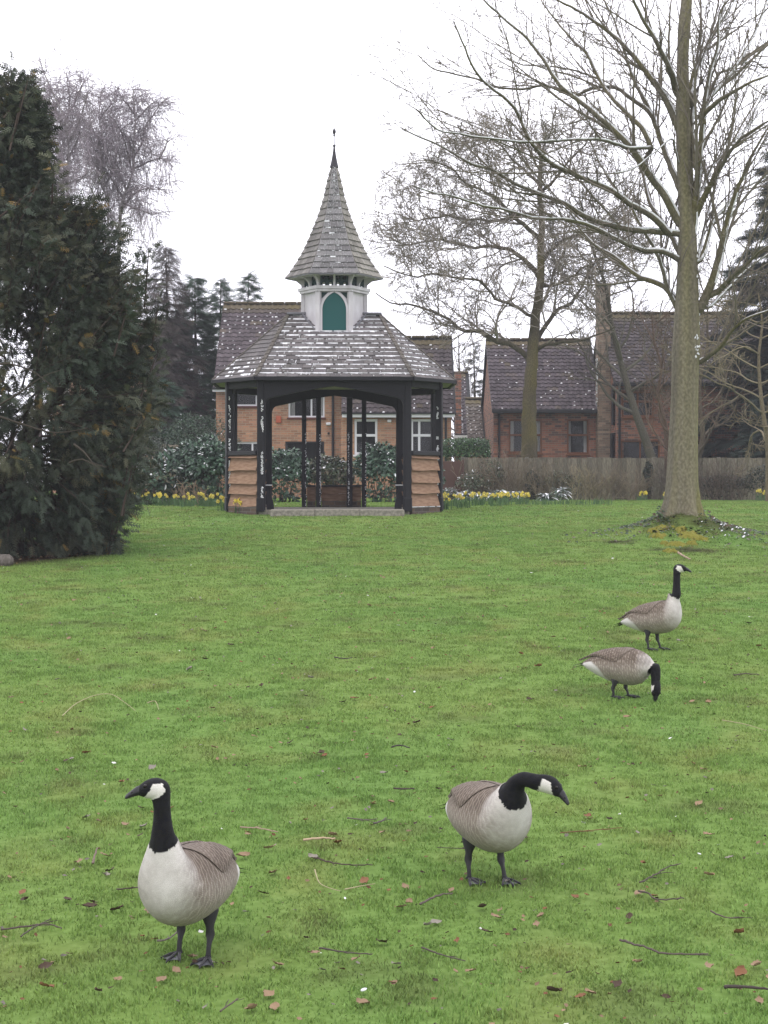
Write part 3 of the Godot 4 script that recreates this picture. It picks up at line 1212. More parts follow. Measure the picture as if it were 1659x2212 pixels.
func build_houses() -> void:
	# the tan brick house behind the pavilion: tall part and low wing
	var h := thing("tan_brick_house", "tan brick house with snow flecked tile roof and white windows, behind the pavilion", "house", Vector3.ZERO)
	var z := -54.0
	var up1 := [-4.88, -4.12, 4.15, 4.64]
	var up2 := [-3.11, -1.93, 3.78, 4.64]
	var lo1 := [-4.86, -4.02, 1.95, 2.98]
	var lo2 := [-3.21, -1.94, 2.02, 3.00]
	part("wall", wall(-5.46, -1.38, 1.0, 4.74, z, [up1, up2, lo1, lo2]), M.tan_brick, h)
	var s := flat()
	s.prism([Vector3(-5.46, 1.0, z - 0.281), Vector3(-5.46, 1.0, z - 6.5), Vector3(-5.46, 4.6, z - 6.5), Vector3(-5.46, 7.5, z - 3.2), Vector3(-5.46, 4.6, z - 0.281)], Vector3(0.28, 0, 0))
	s.prism([Vector3(-1.66, 1.0, z - 0.281), Vector3(-1.66, 1.0, z - 6.5), Vector3(-1.66, 4.6, z - 6.5), Vector3(-1.66, 7.5, z - 3.2), Vector3(-1.66, 4.6, z - 0.281)], Vector3(0.28, 0, 0))
	s.box(Vector3(-3.42, 2.8, z - 6.6), Vector3(4.06, 3.6, 0.2))
	part("side_wall", s, M.tan_brick, h)
	window(h, up1, z, M.white_frame, [], [], 0.0, M.red_sill)
	window(h, up2, z, M.white_frame, [-2.36], [], 0.18, M.red_sill)
	window(h, lo1, z, M.white_frame, [-4.28], [2.62], 0.0)
	window(h, lo2, z, M.black_plastic, [], [], 0.0)
	tiled_slope(h, Vector3(-5.52, 4.72, -53.66), Vector3(-1.30, 4.72, -53.66), Vector3(-5.52, 7.80, -57.1), Color(0.110, 0.090, 0.102), 0.62)
	tiled_slope(h, Vector3(-1.30, 4.6, -60.6), Vector3(-5.52, 4.6, -60.6), Vector3(-1.30, 7.78, -57.2), Color(0.098, 0.082, 0.088), 0.0)
	s = flat()
	s.box(Vector3(-3.41, 4.66, -53.70), Vector3(4.26, 0.12, 0.03))
	part("fascia", s, M.white_frame, h)
	s = flat()
	s.box(Vector3(-3.41, 4.70, -53.64), Vector3(4.26, 0.06, 0.09), Basis.IDENTITY, 0.015)
	part("gutter", s, M.black_plastic, h)
	var tb := tubes()
	tb.tube(PackedVector3Array([Vector3(-1.66, 1.2, z + 0.05), Vector3(-1.66, 3.2, z + 0.05), Vector3(-1.66, 4.6, z + 0.05)]), PackedFloat32Array([0.04, 0.04, 0.04]), 8)
	part("drainpipe", tb, M.black_plastic, h)
	s = flat()
	s.box(Vector3(-3.42, 3.71, z + 0.06), Vector3(0.17, 0.23, 0.12), Basis.IDENTITY, 0.02)
	part("alarm_box", s, M.orange_box, h)
	s = flat()
	s.box(Vector3(-1.80, 3.57, z + 0.07), Vector3(0.16, 0.09, 0.14), Basis.IDENTITY, 0.02)
	part("wall_lamp", s, M.white_frame, h)
	s = flat()
	s.box(Vector3(-1.80, 3.26, z + 0.03), Vector3(0.07, 0.07, 0.06), Basis.IDENTITY, 0.01)
	part("vent", s, M.black_plastic, h)
	# wing
	z = -53.3
	var w1 := [-0.95, -0.21, 2.56, 3.70]
	var w2 := [0.86, 1.84, 2.60, 3.70]
	part("wall", wall(-1.379, 2.16, 1.0, 3.86, z, [w1, w2]), M.tan_brick, h)
	s = flat()
	s.prism([Vector3(1.88, 1.0, z - 0.281), Vector3(1.88, 1.0, z - 6.0), Vector3(1.88, 3.8, z - 6.0), Vector3(1.88, 6.3, z - 3.0), Vector3(1.88, 3.8, z - 0.281)], Vector3(0.28, 0, 0))
	s.box(Vector3(0.3, 2.4, z - 6.1), Vector3(3.4, 2.8, 0.2))
	part("side_wall", s, M.tan_brick, h)
	window(h, w1, z, M.white_frame, [], [3.18], 0.0, M.white_frame, 0.075)
	window(h, w2, z, M.white_frame, [1.13], [3.18], 0.0, M.white_frame, 0.075)
	tiled_slope(h, Vector3(-1.36, 3.88, -52.96), Vector3(2.30, 3.88, -52.96), Vector3(-1.36, 6.54, -56.0), Color(0.092, 0.076, 0.082), 0.36)
	tiled_slope(h, Vector3(2.30, 3.88, -59.1), Vector3(-1.36, 3.88, -59.1), Vector3(2.30, 6.52, -56.1), Color(0.078, 0.066, 0.066), 0.0)
	s = flat()
	s.box(Vector3(0.46, 3.80, -53.0), Vector3(3.60, 0.11, 0.03))
	part("fascia", s, M.white_frame, h)
	s = flat()
	s.box(Vector3(0.46, 3.87, -52.94), Vector3(3.60, 0.05, 0.09), Basis.IDENTITY, 0.015)
	part("gutter", s, M.black_plastic, h)
	s = flat()
	s.box(Vector3(0.17, 3.64, z + 0.06), Vector3(0.13, 0.09, 0.12), Basis.IDENTITY, 0.02)
	part("wall_lamp", s, M.white_frame, h)
	tb = tubes()
	tb.tube(PackedVector3Array([Vector3(1.98, 1.2, z + 0.05), Vector3(1.98, 3.8, z + 0.05)]), PackedFloat32Array([0.035, 0.035]), 8)
	part("drainpipe", tb, M.black_plastic, h)

	# the red brick house with the low eaves and the chimney
	h = thing("red_brick_cottage", "single storey red brick house with low dark roof and brown windows, behind the fence", "house", Vector3.ZERO)
	z = -58.0
	var a1 := [4.355, 5.52, 2.69, 3.87]
	var a2 := [6.39, 7.15, 2.66, 3.87]
	part("wall", wall(3.82, 7.62, 1.0, 4.20, z, [a1, a2]), M.red_brick, h)
	s = flat()
	for x in [3.82, 7.34]:
		s.prism([Vector3(x, 1.0, z - 0.281), Vector3(x, 1.0, z - 6.4), Vector3(x, 4.1, z - 6.4), Vector3(x, 6.6, z - 3.2), Vector3(x, 4.1, z - 0.281)], Vector3(0.28, 0, 0))
	s.box(Vector3(5.72, 2.5, z - 6.5), Vector3(3.8, 3.0, 0.2))
	part("side_wall", s, M.red_brick, h)
	window(h, a1, z, M.brown_frame, [4.94], [3.32], 0.16, M.brown_frame, 0.06)
	window(h, a2, z, M.brown_frame, [], [3.32], 0.13, M.brown_frame, 0.06)
	tiled_slope(h, Vector3(3.74, 4.18, -57.58), Vector3(7.60, 4.18, -57.58), Vector3(3.74, 6.90, -61.1), Color(0.095, 0.078, 0.090), 0.24)
	tiled_slope(h, Vector3(7.60, 4.1, -64.8), Vector3(3.74, 4.1, -64.8), Vector3(7.60, 6.88, -61.2), Color(0.078, 0.066, 0.070), 0.0)
	s = flat()
	s.box(Vector3(5.67, 4.13, -57.56), Vector3(3.84, 0.13, 0.10), Basis.IDENTITY, 0.02)
	part("gutter", s, M.black_plastic, h)
	tb = tubes()
	tb.tube(PackedVector3Array([Vector3(4.02, 1.2, z + 0.05), Vector3(4.02, 4.1, z + 0.05)]), PackedFloat32Array([0.04, 0.04]), 8)
	part("drainpipe", tb, M.black_plastic, h)
	s = flat()
	s.box(Vector3(7.61, 4.7, -57.72), Vector3(0.44, 7.5, 0.62))
	s.box(Vector3(7.61, 8.50, -57.72), Vector3(0.50, 0.12, 0.68), Basis.IDENTITY, 0.02)
	part("chimney", s, M.pale_brick, h)
	s = flat()
	for j in 40:
		s.box(Vector3(7.36 + rf(-0.03, 0.01), rf(4.3, 5.9), -57.38), Vector3(rf(0.02, 0.05), rf(0.03, 0.10), 0.02))
	part("snow", s, M.snow, h, "stuff")

	# the taller red brick house on the right
	h = thing("red_brick_house", "two storey red brick house with wide dark windows, at the right behind the fence", "house", Vector3.ZERO)
	z = -56.0
	var b1 := [8.02, 9.10, 3.88, 4.74]
	var b2 := [7.98, 9.30, 2.20, 3.08]
	var b3 := [10.54, 11.10, 2.20, 3.04]
	part("wall", wall(7.84, 14.0, 1.0, 5.02, z, [b1, b2, b3]), M.red_brick, h)
	s = flat()
	for x in [7.84, 13.72]:
		s.prism([Vector3(x, 1.0, z - 0.281), Vector3(x, 1.0, z - 6.4), Vector3(x, 4.9, z - 6.4), Vector3(x, 7.3, z - 3.4), Vector3(x, 4.9, z - 0.281)], Vector3(0.28, 0, 0))
	s.box(Vector3(10.92, 2.9, z - 6.5), Vector3(6.1, 3.8, 0.2))
	part("side_wall", s, M.red_brick, h)
	window(h, b1, z, M.brown_frame, [8.56], [4.40], 0.0, M.brown_frame, 0.06)
	window(h, b2, z, M.brown_frame, [8.64], [], 0.0, null, 0.05)
	window(h, b3, z, M.brown_frame, [], [], 0.0, null, 0.05)
	# soldier-course lintels
	for o in [b1, b2, b3]:
		var n := int((o[1] - o[0] + 0.3) / 0.085)
		for k in n:
			s = flat()
			s.box(Vector3(o[0] - 0.15 + (k + 0.5) * (o[1] - o[0] + 0.3) / n, o[3] + 0.115, z + 0.004), Vector3(0.072, 0.215, 0.03), Basis.IDENTITY, 0.004)
			part("brick", s, M.red_brick, h)
	tiled_slope(h, Vector3(7.70, 5.00, -55.6), Vector3(14.1, 5.00, -55.6), Vector3(7.70, 7.70, -59.4), Color(0.092, 0.078, 0.084), 0.14)
	tiled_slope(h, Vector3(14.1, 4.9, -63.0), Vector3(7.70, 4.9, -63.0), Vector3(14.1, 7.68, -59.5), Color(0.075, 0.065, 0.067), 0.0)
	s = flat()
	s.box(Vector3(10.9, 4.95, -55.58), Vector3(6.4, 0.13, 0.10), Basis.IDENTITY, 0.02)
	part("gutter", s, M.black_plastic, h)
	tb = tubes()
	tb.tube(PackedVector3Array([Vector3(7.93, 1.2, z + 0.06), Vector3(7.93, 4.9, z + 0.06)]), PackedFloat32Array([0.04, 0.04]), 8)
	part("drainpipe", tb, M.black_plastic, h)

	# the narrow glimpse of houses in the gap between the two
	h = thing("terrace_house", "narrow glimpse of a brick house with snowy roof edge, between the tan and red houses", "house", Vector3.ZERO)
	z = -66.0
	part("wall", wall(2.80, 3.62, 1.0, 3.5, z, []), M.red_brick, h)
	s = flat()
	s.box(Vector3(2.93, 3.4, z + 0.32), Vector3(0.24, 5.2, 0.36))
	part("party_wall", s, M.red_brick, h)
	tiled_slope(h, Vector3(2.78, 3.52, z + 0.5), Vector3(3.52, 3.52, z + 0.5), Vector3(2.78, 6.2, z - 3.0), Color(0.09, 0.075, 0.085), 0.35)
	s = flat()
	s.box(Vector3(3.15, 3.46, z + 0.52), Vector3(0.8, 0.12, 0.05))
	part("fascia", s, M.white_frame, h)
	s = flat()
	for j in 46:
		var q := rng.randf()
		s.box(Vector3(3.10, 3.55 + q * 2.6, z + 0.50 - q * 3.4), Vector3(rf(0.04, 0.09), 0.06, rf(0.05, 0.1)))
		q = rng.randf()
		s.box(Vector3(3.54, 3.55 + q * 2.6, z + 0.50 - q * 3.4), Vector3(rf(0.03, 0.07), 0.06, rf(0.05, 0.1)))
	part("snow", s, M.snow, h, "stuff")
	h = thing("snowy_outhouse", "low outhouse with a pale snow speckled roof, beside the red house gable", "outhouse", Vector3.ZERO)
	z = -62.5
	part("wall", wall(3.18, 3.78, 1.0, 3.2, z, []), M.tan_brick, h)
	tiled_slope(h, Vector3(3.14, 3.2, z + 0.3), Vector3(3.80, 3.2, z + 0.3), Vector3(3.14, 4.9, z - 2.0), Color(0.17, 0.15, 0.14), 0.95)

	# far house behind the dark conifers on the left
	h = thing("far_brick_house", "distant brick house with one slim white window, showing between the conifers", "house", Vector3.ZERO)
	z = -75.0
	var f1 := [-9.46, -9.18, 5.02, 5.46]
	part("wall", wall(-15.0, -9.02, 1.0, 6.6, z, [f1]), M.tan_brick, h)
	s = flat()
	s.box(Vector3(-9.16, 3.8, z - 3.3), Vector3(0.28, 5.6, 6.0))
	part("side_wall", s, M.tan_brick, h)
	window(h, f1, z, M.white_frame, [], [], 0.0, M.white_frame)
	tiled_slope(h, Vector3(-15.1, 6.6, z + 0.4), Vector3(-8.9, 6.6, z + 0.4), Vector3(-15.1, 9.2, z - 3.2), Color(0.09, 0.075, 0.075), 0.2)


func build_fences() -> void:
	var t := thing("board_fence", "weathered grey close boarded fence along the back of the lawn", "fence", Vector3(2.26, 1.17, -47.5))
	var x := 0.0
	while x < 13.5:
		var w := rf(0.13, 0.155)
		var s := flat()
		s.colored = true
		s.col = Color(0.200, 0.182, 0.142) * rf(0.7, 1.2)
		var top := 1.205 + rf(-0.012, 0.012)
		s.box(Vector3(x + w * 0.5, top * 0.5 - 0.03, rf(-0.006, 0.006)), Vector3(w - 0.006, top + 0.06, 0.022), Basis(Vector3.UP, 0.05), 0.003)
		part("board", s, M.grey_board, t)
		x += w
	x = 0.0
	while x < 13.5:
		var s := flat()
		s.colored = true
		s.col = Color(0.19, 0.18, 0.16)
		s.box(Vector3(x, 0.60, -0.075), Vector3(0.10, 1.26, 0.10), Basis.IDENTITY, 0.008)
		part("post", s, M.grey_board, t)
		x += 1.83
	for y in [0.25, 0.9]:
		var s := flat()
		s.colored = true
		s.col = Color(0.14, 0.12, 0.10)
		s.box(Vector3(6.7, y, -0.042), Vector3(13.4, 0.08, 0.04))
		part("rail", s, M.grey_board, t)
	t = thing("brown_panel_fence", "smooth dark brown fence panel beside the pavilion, under the clipped hedge", "fence", Vector3(1.60, 1.17, -47.1))
	var s := flat()
	s.box(Vector3(0.31, 0.54, 0), Vector3(0.60, 1.12, 0.04), Basis.IDENTITY, 0.006)
	part("panel", s, M.brown_panel, t)
	s = flat()
	s.box(Vector3(0.64, 0.56, 0), Vector3(0.06, 1.16, 0.07), Basis.IDENTITY, 0.008)
	part("post", s, M.brown_panel, t)
	t = thing("timber_gate_post", "pale timber bracket and post standing above the left laurel bush", "post", at(360, 1000, 43.0))
	s = flat()
	s.colored = true
	s.col = Color(0.26, 0.22, 0.18)
	s.box(Vector3(0, 0.0, 0), Vector3(0.07, 0.9, 0.07), Basis.IDENTITY, 0.008)
	part("upright", s, M.grey_board, t)
	s = flat()
	s.colored = true
	s.col = Color(0.26, 0.22, 0.18)
	s.box(Vector3(0.15, 0.42, 0.0), Vector3(0.42, 0.07, 0.06), Basis.IDENTITY, 0.008)
	part("crossbar", s, M.grey_board, t)


func sides_for(r: float) -> int:
	return 9 if r > 0.06 else (6 if r > 0.025 else (4 if r > 0.009 else 3))


func rand_dir() -> Vector3:
	var a := rf(0, TAU)
	var y := rf(-1, 1)
	var q := sqrt(1.0 - y * y)
	return Vector3(cos(a) * q, y, sin(a) * q)


# one crooked branch and, down to level 0, the branches it bears
# o: wig, up, seg, kids, ratio, ang, thin, inside (centre, radii) or null
func grow(s: Shape, p: Vector3, dir: Vector3, length: float, r: float, level: int, o: Dictionary) -> void:
	var n := clampi(int(length / o.seg), 3, 14)
	var pts := PackedVector3Array([p])
	var rad := PackedFloat32Array([r])
	var q := p
	var d := dir.normalized()
	var r1 := maxf(r * o.taper, o.thin)
	var used := n
	for i in n:
		d = (d + rand_dir() * o.wig + Vector3(0, o.up, 0)).normalized()
		q += d * (length / n)
		if o.has("centre"):
			var e: Vector3 = (q - o.centre) / o.radii
			if e.length() > 1.0 + 0.12 * noise.get_noise_3d(q.x * 20.0, q.y * 20.0, q.z * 20.0):
				used = i
				break
		pts.append(q)
		rad.append(lerpf(r, r1, (i + 1.0) / n))
	if pts.size() < 2:
		return
	s.tube(pts, rad, sides_for(r), r > 0.02)
	if level <= 0:
		return
	var kids: int = maxi(1, int(o.kids[level - 1] * rf(0.75, 1.25) * used / n))
	for k in kids:
		var t := lerpf(o.get("first", 0.2), 1.0, (k + rng.randf()) / kids)
		var f := t * (pts.size() - 1)
		var i := mini(int(f), pts.size() - 2)
		var b := pts[i].lerp(pts[i + 1], f - i)
		var along := (pts[i + 1] - pts[i]).normalized()
		var across := along.cross(rand_dir()).normalized()
		var ang: float = o.ang * rf(0.6, 1.25)
		var nd := along * cos(ang) + across * sin(ang) + Vector3(0, o.get("kid_up", 0.0), 0)
		grow(s, b, nd, length * o.ratio * rf(0.6, 1.2) * (1.15 - 0.5 * t), maxf(lerpf(r, r1, t) * 0.62, o.thin), level - 1, o)


func smooth_line(pts: Array, step: float) -> PackedVector3Array:
	var out := PackedVector3Array()
	for i in pts.size() - 1:
		var p0: Vector3 = pts[maxi(i - 1, 0)]
		var p1: Vector3 = pts[i]
		var p2: Vector3 = pts[i + 1]
		var p3: Vector3 = pts[mini(i + 2, pts.size() - 1)]
		var n := maxi(1, int(p1.distance_to(p2) / step))
		for k in n:
			out.append(p1.cubic_interpolate(p2, p0, p3, float(k) / n))
	out.append(pts[pts.size() - 1])
	return out


# snow lying along the weather side of a limb, in broken lengths
func snow_on(s: Shape, line: PackedVector3Array, rad: PackedFloat32Array, amount: float, side: Vector3) -> void:
	var pts := PackedVector3Array()
	var rr := PackedFloat32Array()
	for i in line.size():
		var t := (line[mini(i + 1, line.size() - 1)] - line[maxi(i - 1, 0)]).normalized()
		var off := side - t * side.dot(t)
		var on := i > 0 and i < line.size() - 1 and off.length() > 0.35 and noise.get_noise_3d(line[i].x * 45.0, line[i].y * 45.0, line[i].z * 45.0) < amount
		if on:
			pts.append(line[i] + off.normalized() * rad[i] * 0.80)
			rr.append(rad[i] * (0.46 + 0.16 * noise.get_noise_3d(line[i].x * 300.0, line[i].y * 300.0, 5.0)) + 0.003)
		if not on or i == line.size() - 1:
			if pts.size() >= 2:
				s.tube(pts, rr, 5)
			pts = PackedVector3Array()
			rr = PackedFloat32Array()


func limb_line(pts: Array, k: float, u0: float, v0: float, d0: float, d1: float) -> Array:
	var out := []
	for i in pts.size():
		var t := float(i) / (pts.size() - 1)
		out.append(at(u0 + pts[i][0] * k, v0 + pts[i][1] * k, lerpf(d0, d1, pow(t, 0.8))))
	return out


func limb_radii(n: int, r0: float, r1: float) -> PackedFloat32Array:
	var out := PackedFloat32Array()
	for i in n:
		out.append(lerpf(r0, r1, pow(float(i) / (n - 1), 0.75)))
	return out


func build_big_tree() -> void:
	var t := thing("bare_ash_tree", "large bare tree with snow lined limbs, standing on the lawn at right", "tree", on_ground(4.42, -24.7, -0.05))
	var o := t.position
	# trunk with a flared foot
	var c := [[1468, 1160, 0.58], [1469, 1145, 0.44], [1471, 1128, 0.345], [1472, 1108, 0.290], [1473, 1085, 0.256], [1474, 1050, 0.238], [1475, 1000, 0.222], [1477, 930, 0.208], [1479, 860, 0.198], [1480, 800, 0.196], [1482, 760, 0.206], [1483, 710, 0.192], [1484, 650, 0.172], [1485, 600, 0.158], [1485, 520, 0.138], [1483, 440, 0.128], [1479, 360, 0.118], [1476, 280, 0.108], [1475, 200, 0.098], [1475, 120, 0.086], [1478, 60, 0.094], [1483, 0, 0.082], [1486, -80, 0.066], [1488, -200, 0.04]]
	var line := []
	for q in c:
		line.append(at(q[0], q[1], 24.7))
	var fine := smooth_line(line, 0.06)
	var s := soft(true)
	var ps := PackedVector3Array()
	var sides := 40
	for i in fine.size():
		var f := float(i) / (fine.size() - 1)
		var y := fine[i].y - o.y
		var g := 0.0
		for k in c.size() - 1:
			if fine[i].y >= line[k].y and fine[i].y <= line[k + 1].y:
				g = lerpf(c[k][2], c[k + 1][2], (fine[i].y - line[k].y) / maxf(line[k + 1].y - line[k].y, 1e-4))
		for j in sides:
			var a := TAU * j / sides
			var ridge := 1.0 + 0.045 * sin(a * 5.0 + y * 0.4) * clampf(2.2 - y, 0.15, 1.0) + 0.03 * noise.get_noise_3d(cos(a) * 14.0, y * 9.0, sin(a) * 14.0)
			ridge += 0.42 * clampf(0.5 - y, 0.0, 0.5) * sin(a * 5.0 + 1.2)
			ps.append(fine[i] + Vector3(cos(a), 0, -sin(a)) * g * ridge)
			var n1 := noise.get_noise_3d(cos(a) * 22.0 + 5.0, y * 5.0, sin(a) * 22.0)
			var col := Color(0.180, 0.163, 0.128) * (1.0 + 0.45 * n1)
			var green := clampf(0.35 + 1.1 * noise.get_noise_3d(cos(a) * 16.0, y * 1.6 + 30.0, sin(a) * 16.0) + 0.35 * cos(a), 0.0, 1.0)
			col = col.lerp(Color(0.215, 0.205, 0.080), green * (0.45 + 0.4 * clampf(cos(a), 0.0, 1.0)))
			s.c.append(col)
	s.grid(ps, fine.size(), sides, true)
	for i in s.v.size():
		s.v[i] -= o
	part("trunk", s, M.bark, t)
	# limbs, as surveyed: points, foot width, depth run
	var limbs := [
		[[[1275, 960], [1215, 850], [1150, 760], [1090, 670], [1000, 570], [860, 450], [760, 370], [690, 260], [620, 170], [540, 100], [430, 0], [380, -60]], 44, -0.6],
		[[[1275, 560], [1210, 420], [1130, 310], [1040, 200], [960, 130], [860, 60], [750, 0], [640, -60]], 40, 0.8],
		[[[1265, 400], [1235, 300], [1180, 190], [1100, 50], [1060, -40], [1000, -120]], 36, -1.2],
		[[[1280, 820], [1210, 650], [1150, 480], [1090, 370], [1050, 260], [1020, 160], [990, 80], [940, -20]], 34, 1.3],
		[[[1285, 1130], [1200, 1085], [1120, 1080], [1040, 1050], [920, 990], [800, 950], [640, 940], [540, 910], [430, 890], [300, 850], [200, 830], [120, 800]], 30, -1.6],
		[[[1280, 1010], [1180, 1000], [1060, 990], [900, 950], [780, 880], [680, 840], [560, 790], [460, 730], [380, 710], [260, 640], [150, 590], [70, 550]], 36, -0.9],
		[[[1230, 1010], [1150, 930], [1060, 880], [980, 820], [860, 770], [750, 720], [690, 680], [630, 610], [580, 500], [540, 440], [450, 370], [390, 300], [350, 210], [300, 90]], 34, -2.0],
		[[[1160, 640], [1060, 640], [940, 605], [800, 605], [640, 615], [500, 605], [330, 580], [230, 560], [140, 470]], 20, -2.2],
		[[[1140, 480], [1070, 430], [1000, 380], [900, 380], [840, 410], [770, 390], [690, 370], [600, 385], [480, 375], [400, 340], [280, 315], [200, 290], [150, 240]], 22, 1.0],
		[[[950, 360], [900, 330], [800, 300], [700, 285], [600, 280], [520, 250]], 12, 1.2],
		[[[1120, 560], [1000, 440], [940, 360], [880, 240], [820, 180], [760, 110], [690, 20], [660, -40]], 26, 2.0],
		[[[1290, 1340], [1210, 1240], [1090, 1190], [1010, 1120], [900, 1050], [830, 960], [780, 860]], 34, 1.6],
		[[[1300, 1400], [1230, 1260], [1200, 1150], [1160, 1060], [1100, 960], [1060, 880], [990, 800], [930, 700], [890, 600]], 26, 0.4],
		[[[1295, 1130], [1230, 1000], [1150, 880], [1120, 760], [1060, 620], [1010, 560], [930, 480], [860, 410]], 30, 2.2],
		[[[1285, 760], [1255, 640], [1240, 600], [1130, 690], [1060, 735], [960, 750], [860, 745], [780, 750]], 9, -1.0],
		[[[1320, 1080], [1345, 860], [1360, 700], [1375, 540], [1400, 340], [1440, 200], [1447, 60], [1490, 0], [1520, -80]], 48, -0.5],
		[[[1345, 720], [1330, 520], [1350, 330], [1400, 200], [1440, 120], [1500, 30], [1540, -40]], 26, 1.0],
		[[[1320, 420], [1350, 290], [1400, 190], [1450, 90], [1480, 0], [1500, -60]], 40, 1.2],
		[[[1375, 520], [1400, 430], [1480, 340], [1560, 220], [1610, 120], [1650, 10], [1670, -60]], 38, 0.8],
		[[[1375, 500], [1440, 440], [1520, 390], [1600, 350], [1700, 310]], 30, -0.8],
		[[[1400, 420], [1440, 330], [1500, 290], [1590, 265], [1640, 290], [1700, 285]], 18, 1.6],
		[[[1350, 920], [1420, 780], [1480, 680], [1540, 600], [1600, 560], [1700, 500]], 40, -1.0],
		[[[1345, 890], [1400, 760], [1440, 690], [1500, 620], [1560, 560], [1640, 470]], 22, 1.3],
		[[[1365, 1330], [1430, 1180], [1480, 960], [1510, 860], [1560, 740], [1600, 650], [1680, 520]], 54, -0.4],
		[[[1440, 1260], [1510, 1190], [1570, 1140], [1620, 1090], [1700, 1040]], 34, -1.2],
		[[[1400, 1330], [1480, 1250], [1560, 1170], [1640, 1110], [1700, 1070]], 20, 0.9],
		[[[1370, 1120], [1420, 960], [1470, 900], [1530, 830], [1600, 790], [1700, 740]], 30, 0.7],
		[[[1355, 1120], [1390, 960], [1420, 840], [1470, 700], [1560, 560], [1640, 400]], 18, 1.8],
		[[[1370, 1560], [1450, 1500], [1510, 1420], [1580, 1370], [1700, 1330]], 30, -1.0],
	]
	var snow := tubes()
	var twigs := tubes(true)
	var built := [fine.duplicate()]
	for L in limbs:
		var first := at(829.5 + L[0][0][0] * 0.5, L[0][0][1] * 0.5, 24.7)
		# a limb springs from the trunk or the limb that it starts on, a little below
		var near := Vector3.ZERO
		var best := 0.5
		for other in built:
			for e in other:
				var dd := Vector2(e.x - first.x, e.y - first.y + 0.10).length()
				if dd < best:
					best = dd
					near = e
		var d0 := -near.z if near != Vector3.ZERO else 24.7
		var pts := limb_line(L[0], 0.5, 829.5, 0.0, d0, d0 + L[2])
		if near != Vector3.ZERO:
			if near.distance_to(pts[0]) < 0.03:
				pts.remove_at(0)
			pts.insert(0, near)
		var fl := smooth_line(pts, 0.10)
		built.append(fl.duplicate())
		for i in fl.size():
			fl[i] += rand_dir() * 0.006 - o
		var r0: float = L[1] * 0.5 * 0.00688 * 0.46
		var rr := limb_radii(fl.size(), r0, 0.009)
		var b := tubes(true)
		b.col = Color(0.160, 0.144, 0.112) * rf(0.85, 1.15)
		b.tube(fl, rr, 10 if r0 > 0.04 else 7)
		if r0 > 0.035:
			for i in b.c.size():
				b.c[i] = b.c[i].lerp(Color(0.14, 0.13, 0.045), clampf(0.2 + noise.get_noise_3d(b.v[i].x * 25.0, b.v[i].y * 25.0, b.v[i].z * 25.0), 0.0, 0.6))
		part("limb", b, M.bark, t)
		snow_on(snow, fl, rr, 0.62 if r0 > 0.03 else 0.34, Vector3(0.62, 0.72, 0.35).normalized())
		# slender secondary limbs sweeping up and out
		if fl.size() > 14:
			for k in 4:
				var i := int(fl.size() * lerpf(0.22, 0.72, (k + rng.randf()) / 4.0))
				var along := (fl[i + 1] - fl[i]).normalized()
				var across := along.cross(rand_dir()).normalized()
				twigs.col = Color(0.160, 0.142, 0.115) * rf(0.85, 1.15)
				grow(twigs, fl[i], along * 0.85 + across * 0.5 + Vector3(0, 0.12, 0), rf(1.3, 2.6), rr[i] * 0.55, 2, {"wig": 0.10, "up": 0.02, "seg": 0.14, "kids": [3, 8], "ratio": 0.34, "ang": 0.7, "thin": 0.0042, "taper": 0.25, "first": 0.2})
		# side branches and twigs
		var total := 0.0
		for i in fl.size() - 1:
			total += fl[i].distance_to(fl[i + 1])
		var count := int(total / 0.24)
		for k in count:
			var f := lerpf(0.14, 0.99, (k + rng.randf()) / count)
			var i := mini(int(f * (fl.size() - 1)), fl.size() - 2)
			var along := (fl[i + 1] - fl[i]).normalized()
			var across := along.cross(rand_dir()).normalized()
			var ang := rf(0.5, 1.1)
			var d := along * cos(ang) + across * sin(ang) + Vector3(0, 0.25, 0)
			twigs.col = Color(0.170, 0.148, 0.130) * rf(0.75, 1.2)
			grow(twigs, fl[i], d, rf(0.35, 1.15) * (1.1 - 0.4 * f), minf(rr[i] * 0.5, 0.013), 2, {"wig": 0.20, "up": 0.045, "seg": 0.12, "kids": [3, 4], "ratio": 0.5, "ang": 0.75, "thin": 0.0042, "taper": 0.4})
	part("twigs", twigs, M.twig, t, "stuff")
	# snow flecks stuck to the trunk
	for j in 90:
		var i := rng.randi_range(8, fine.size() - 30)
		var a := rf(-0.5, 0.9)
		var gr := fine[i] - o + Vector3(cos(a), 0, sin(a)) * 0.185
		if fine[i].y > 4.0 or j % 4 == 0:
			var q := gr
			snow.tube(PackedVector3Array([q - Vector3(0, 0.012, 0), q + Vector3(0, rf(0.01, 0.05), 0)]), PackedFloat32Array([0.012, 0.008]), 5)
	for j in 26:
		var q := at(rf(1494, 1512), rf(725, 775), 24.53) - o
		snow.tube(PackedVector3Array([q, q + Vector3(rf(-0.02, 0.02), 0.03, 0)]), PackedFloat32Array([rf(0.006, 0.018), 0.006]), 6)
	part("snow", snow, M.snow, t, "stuff")


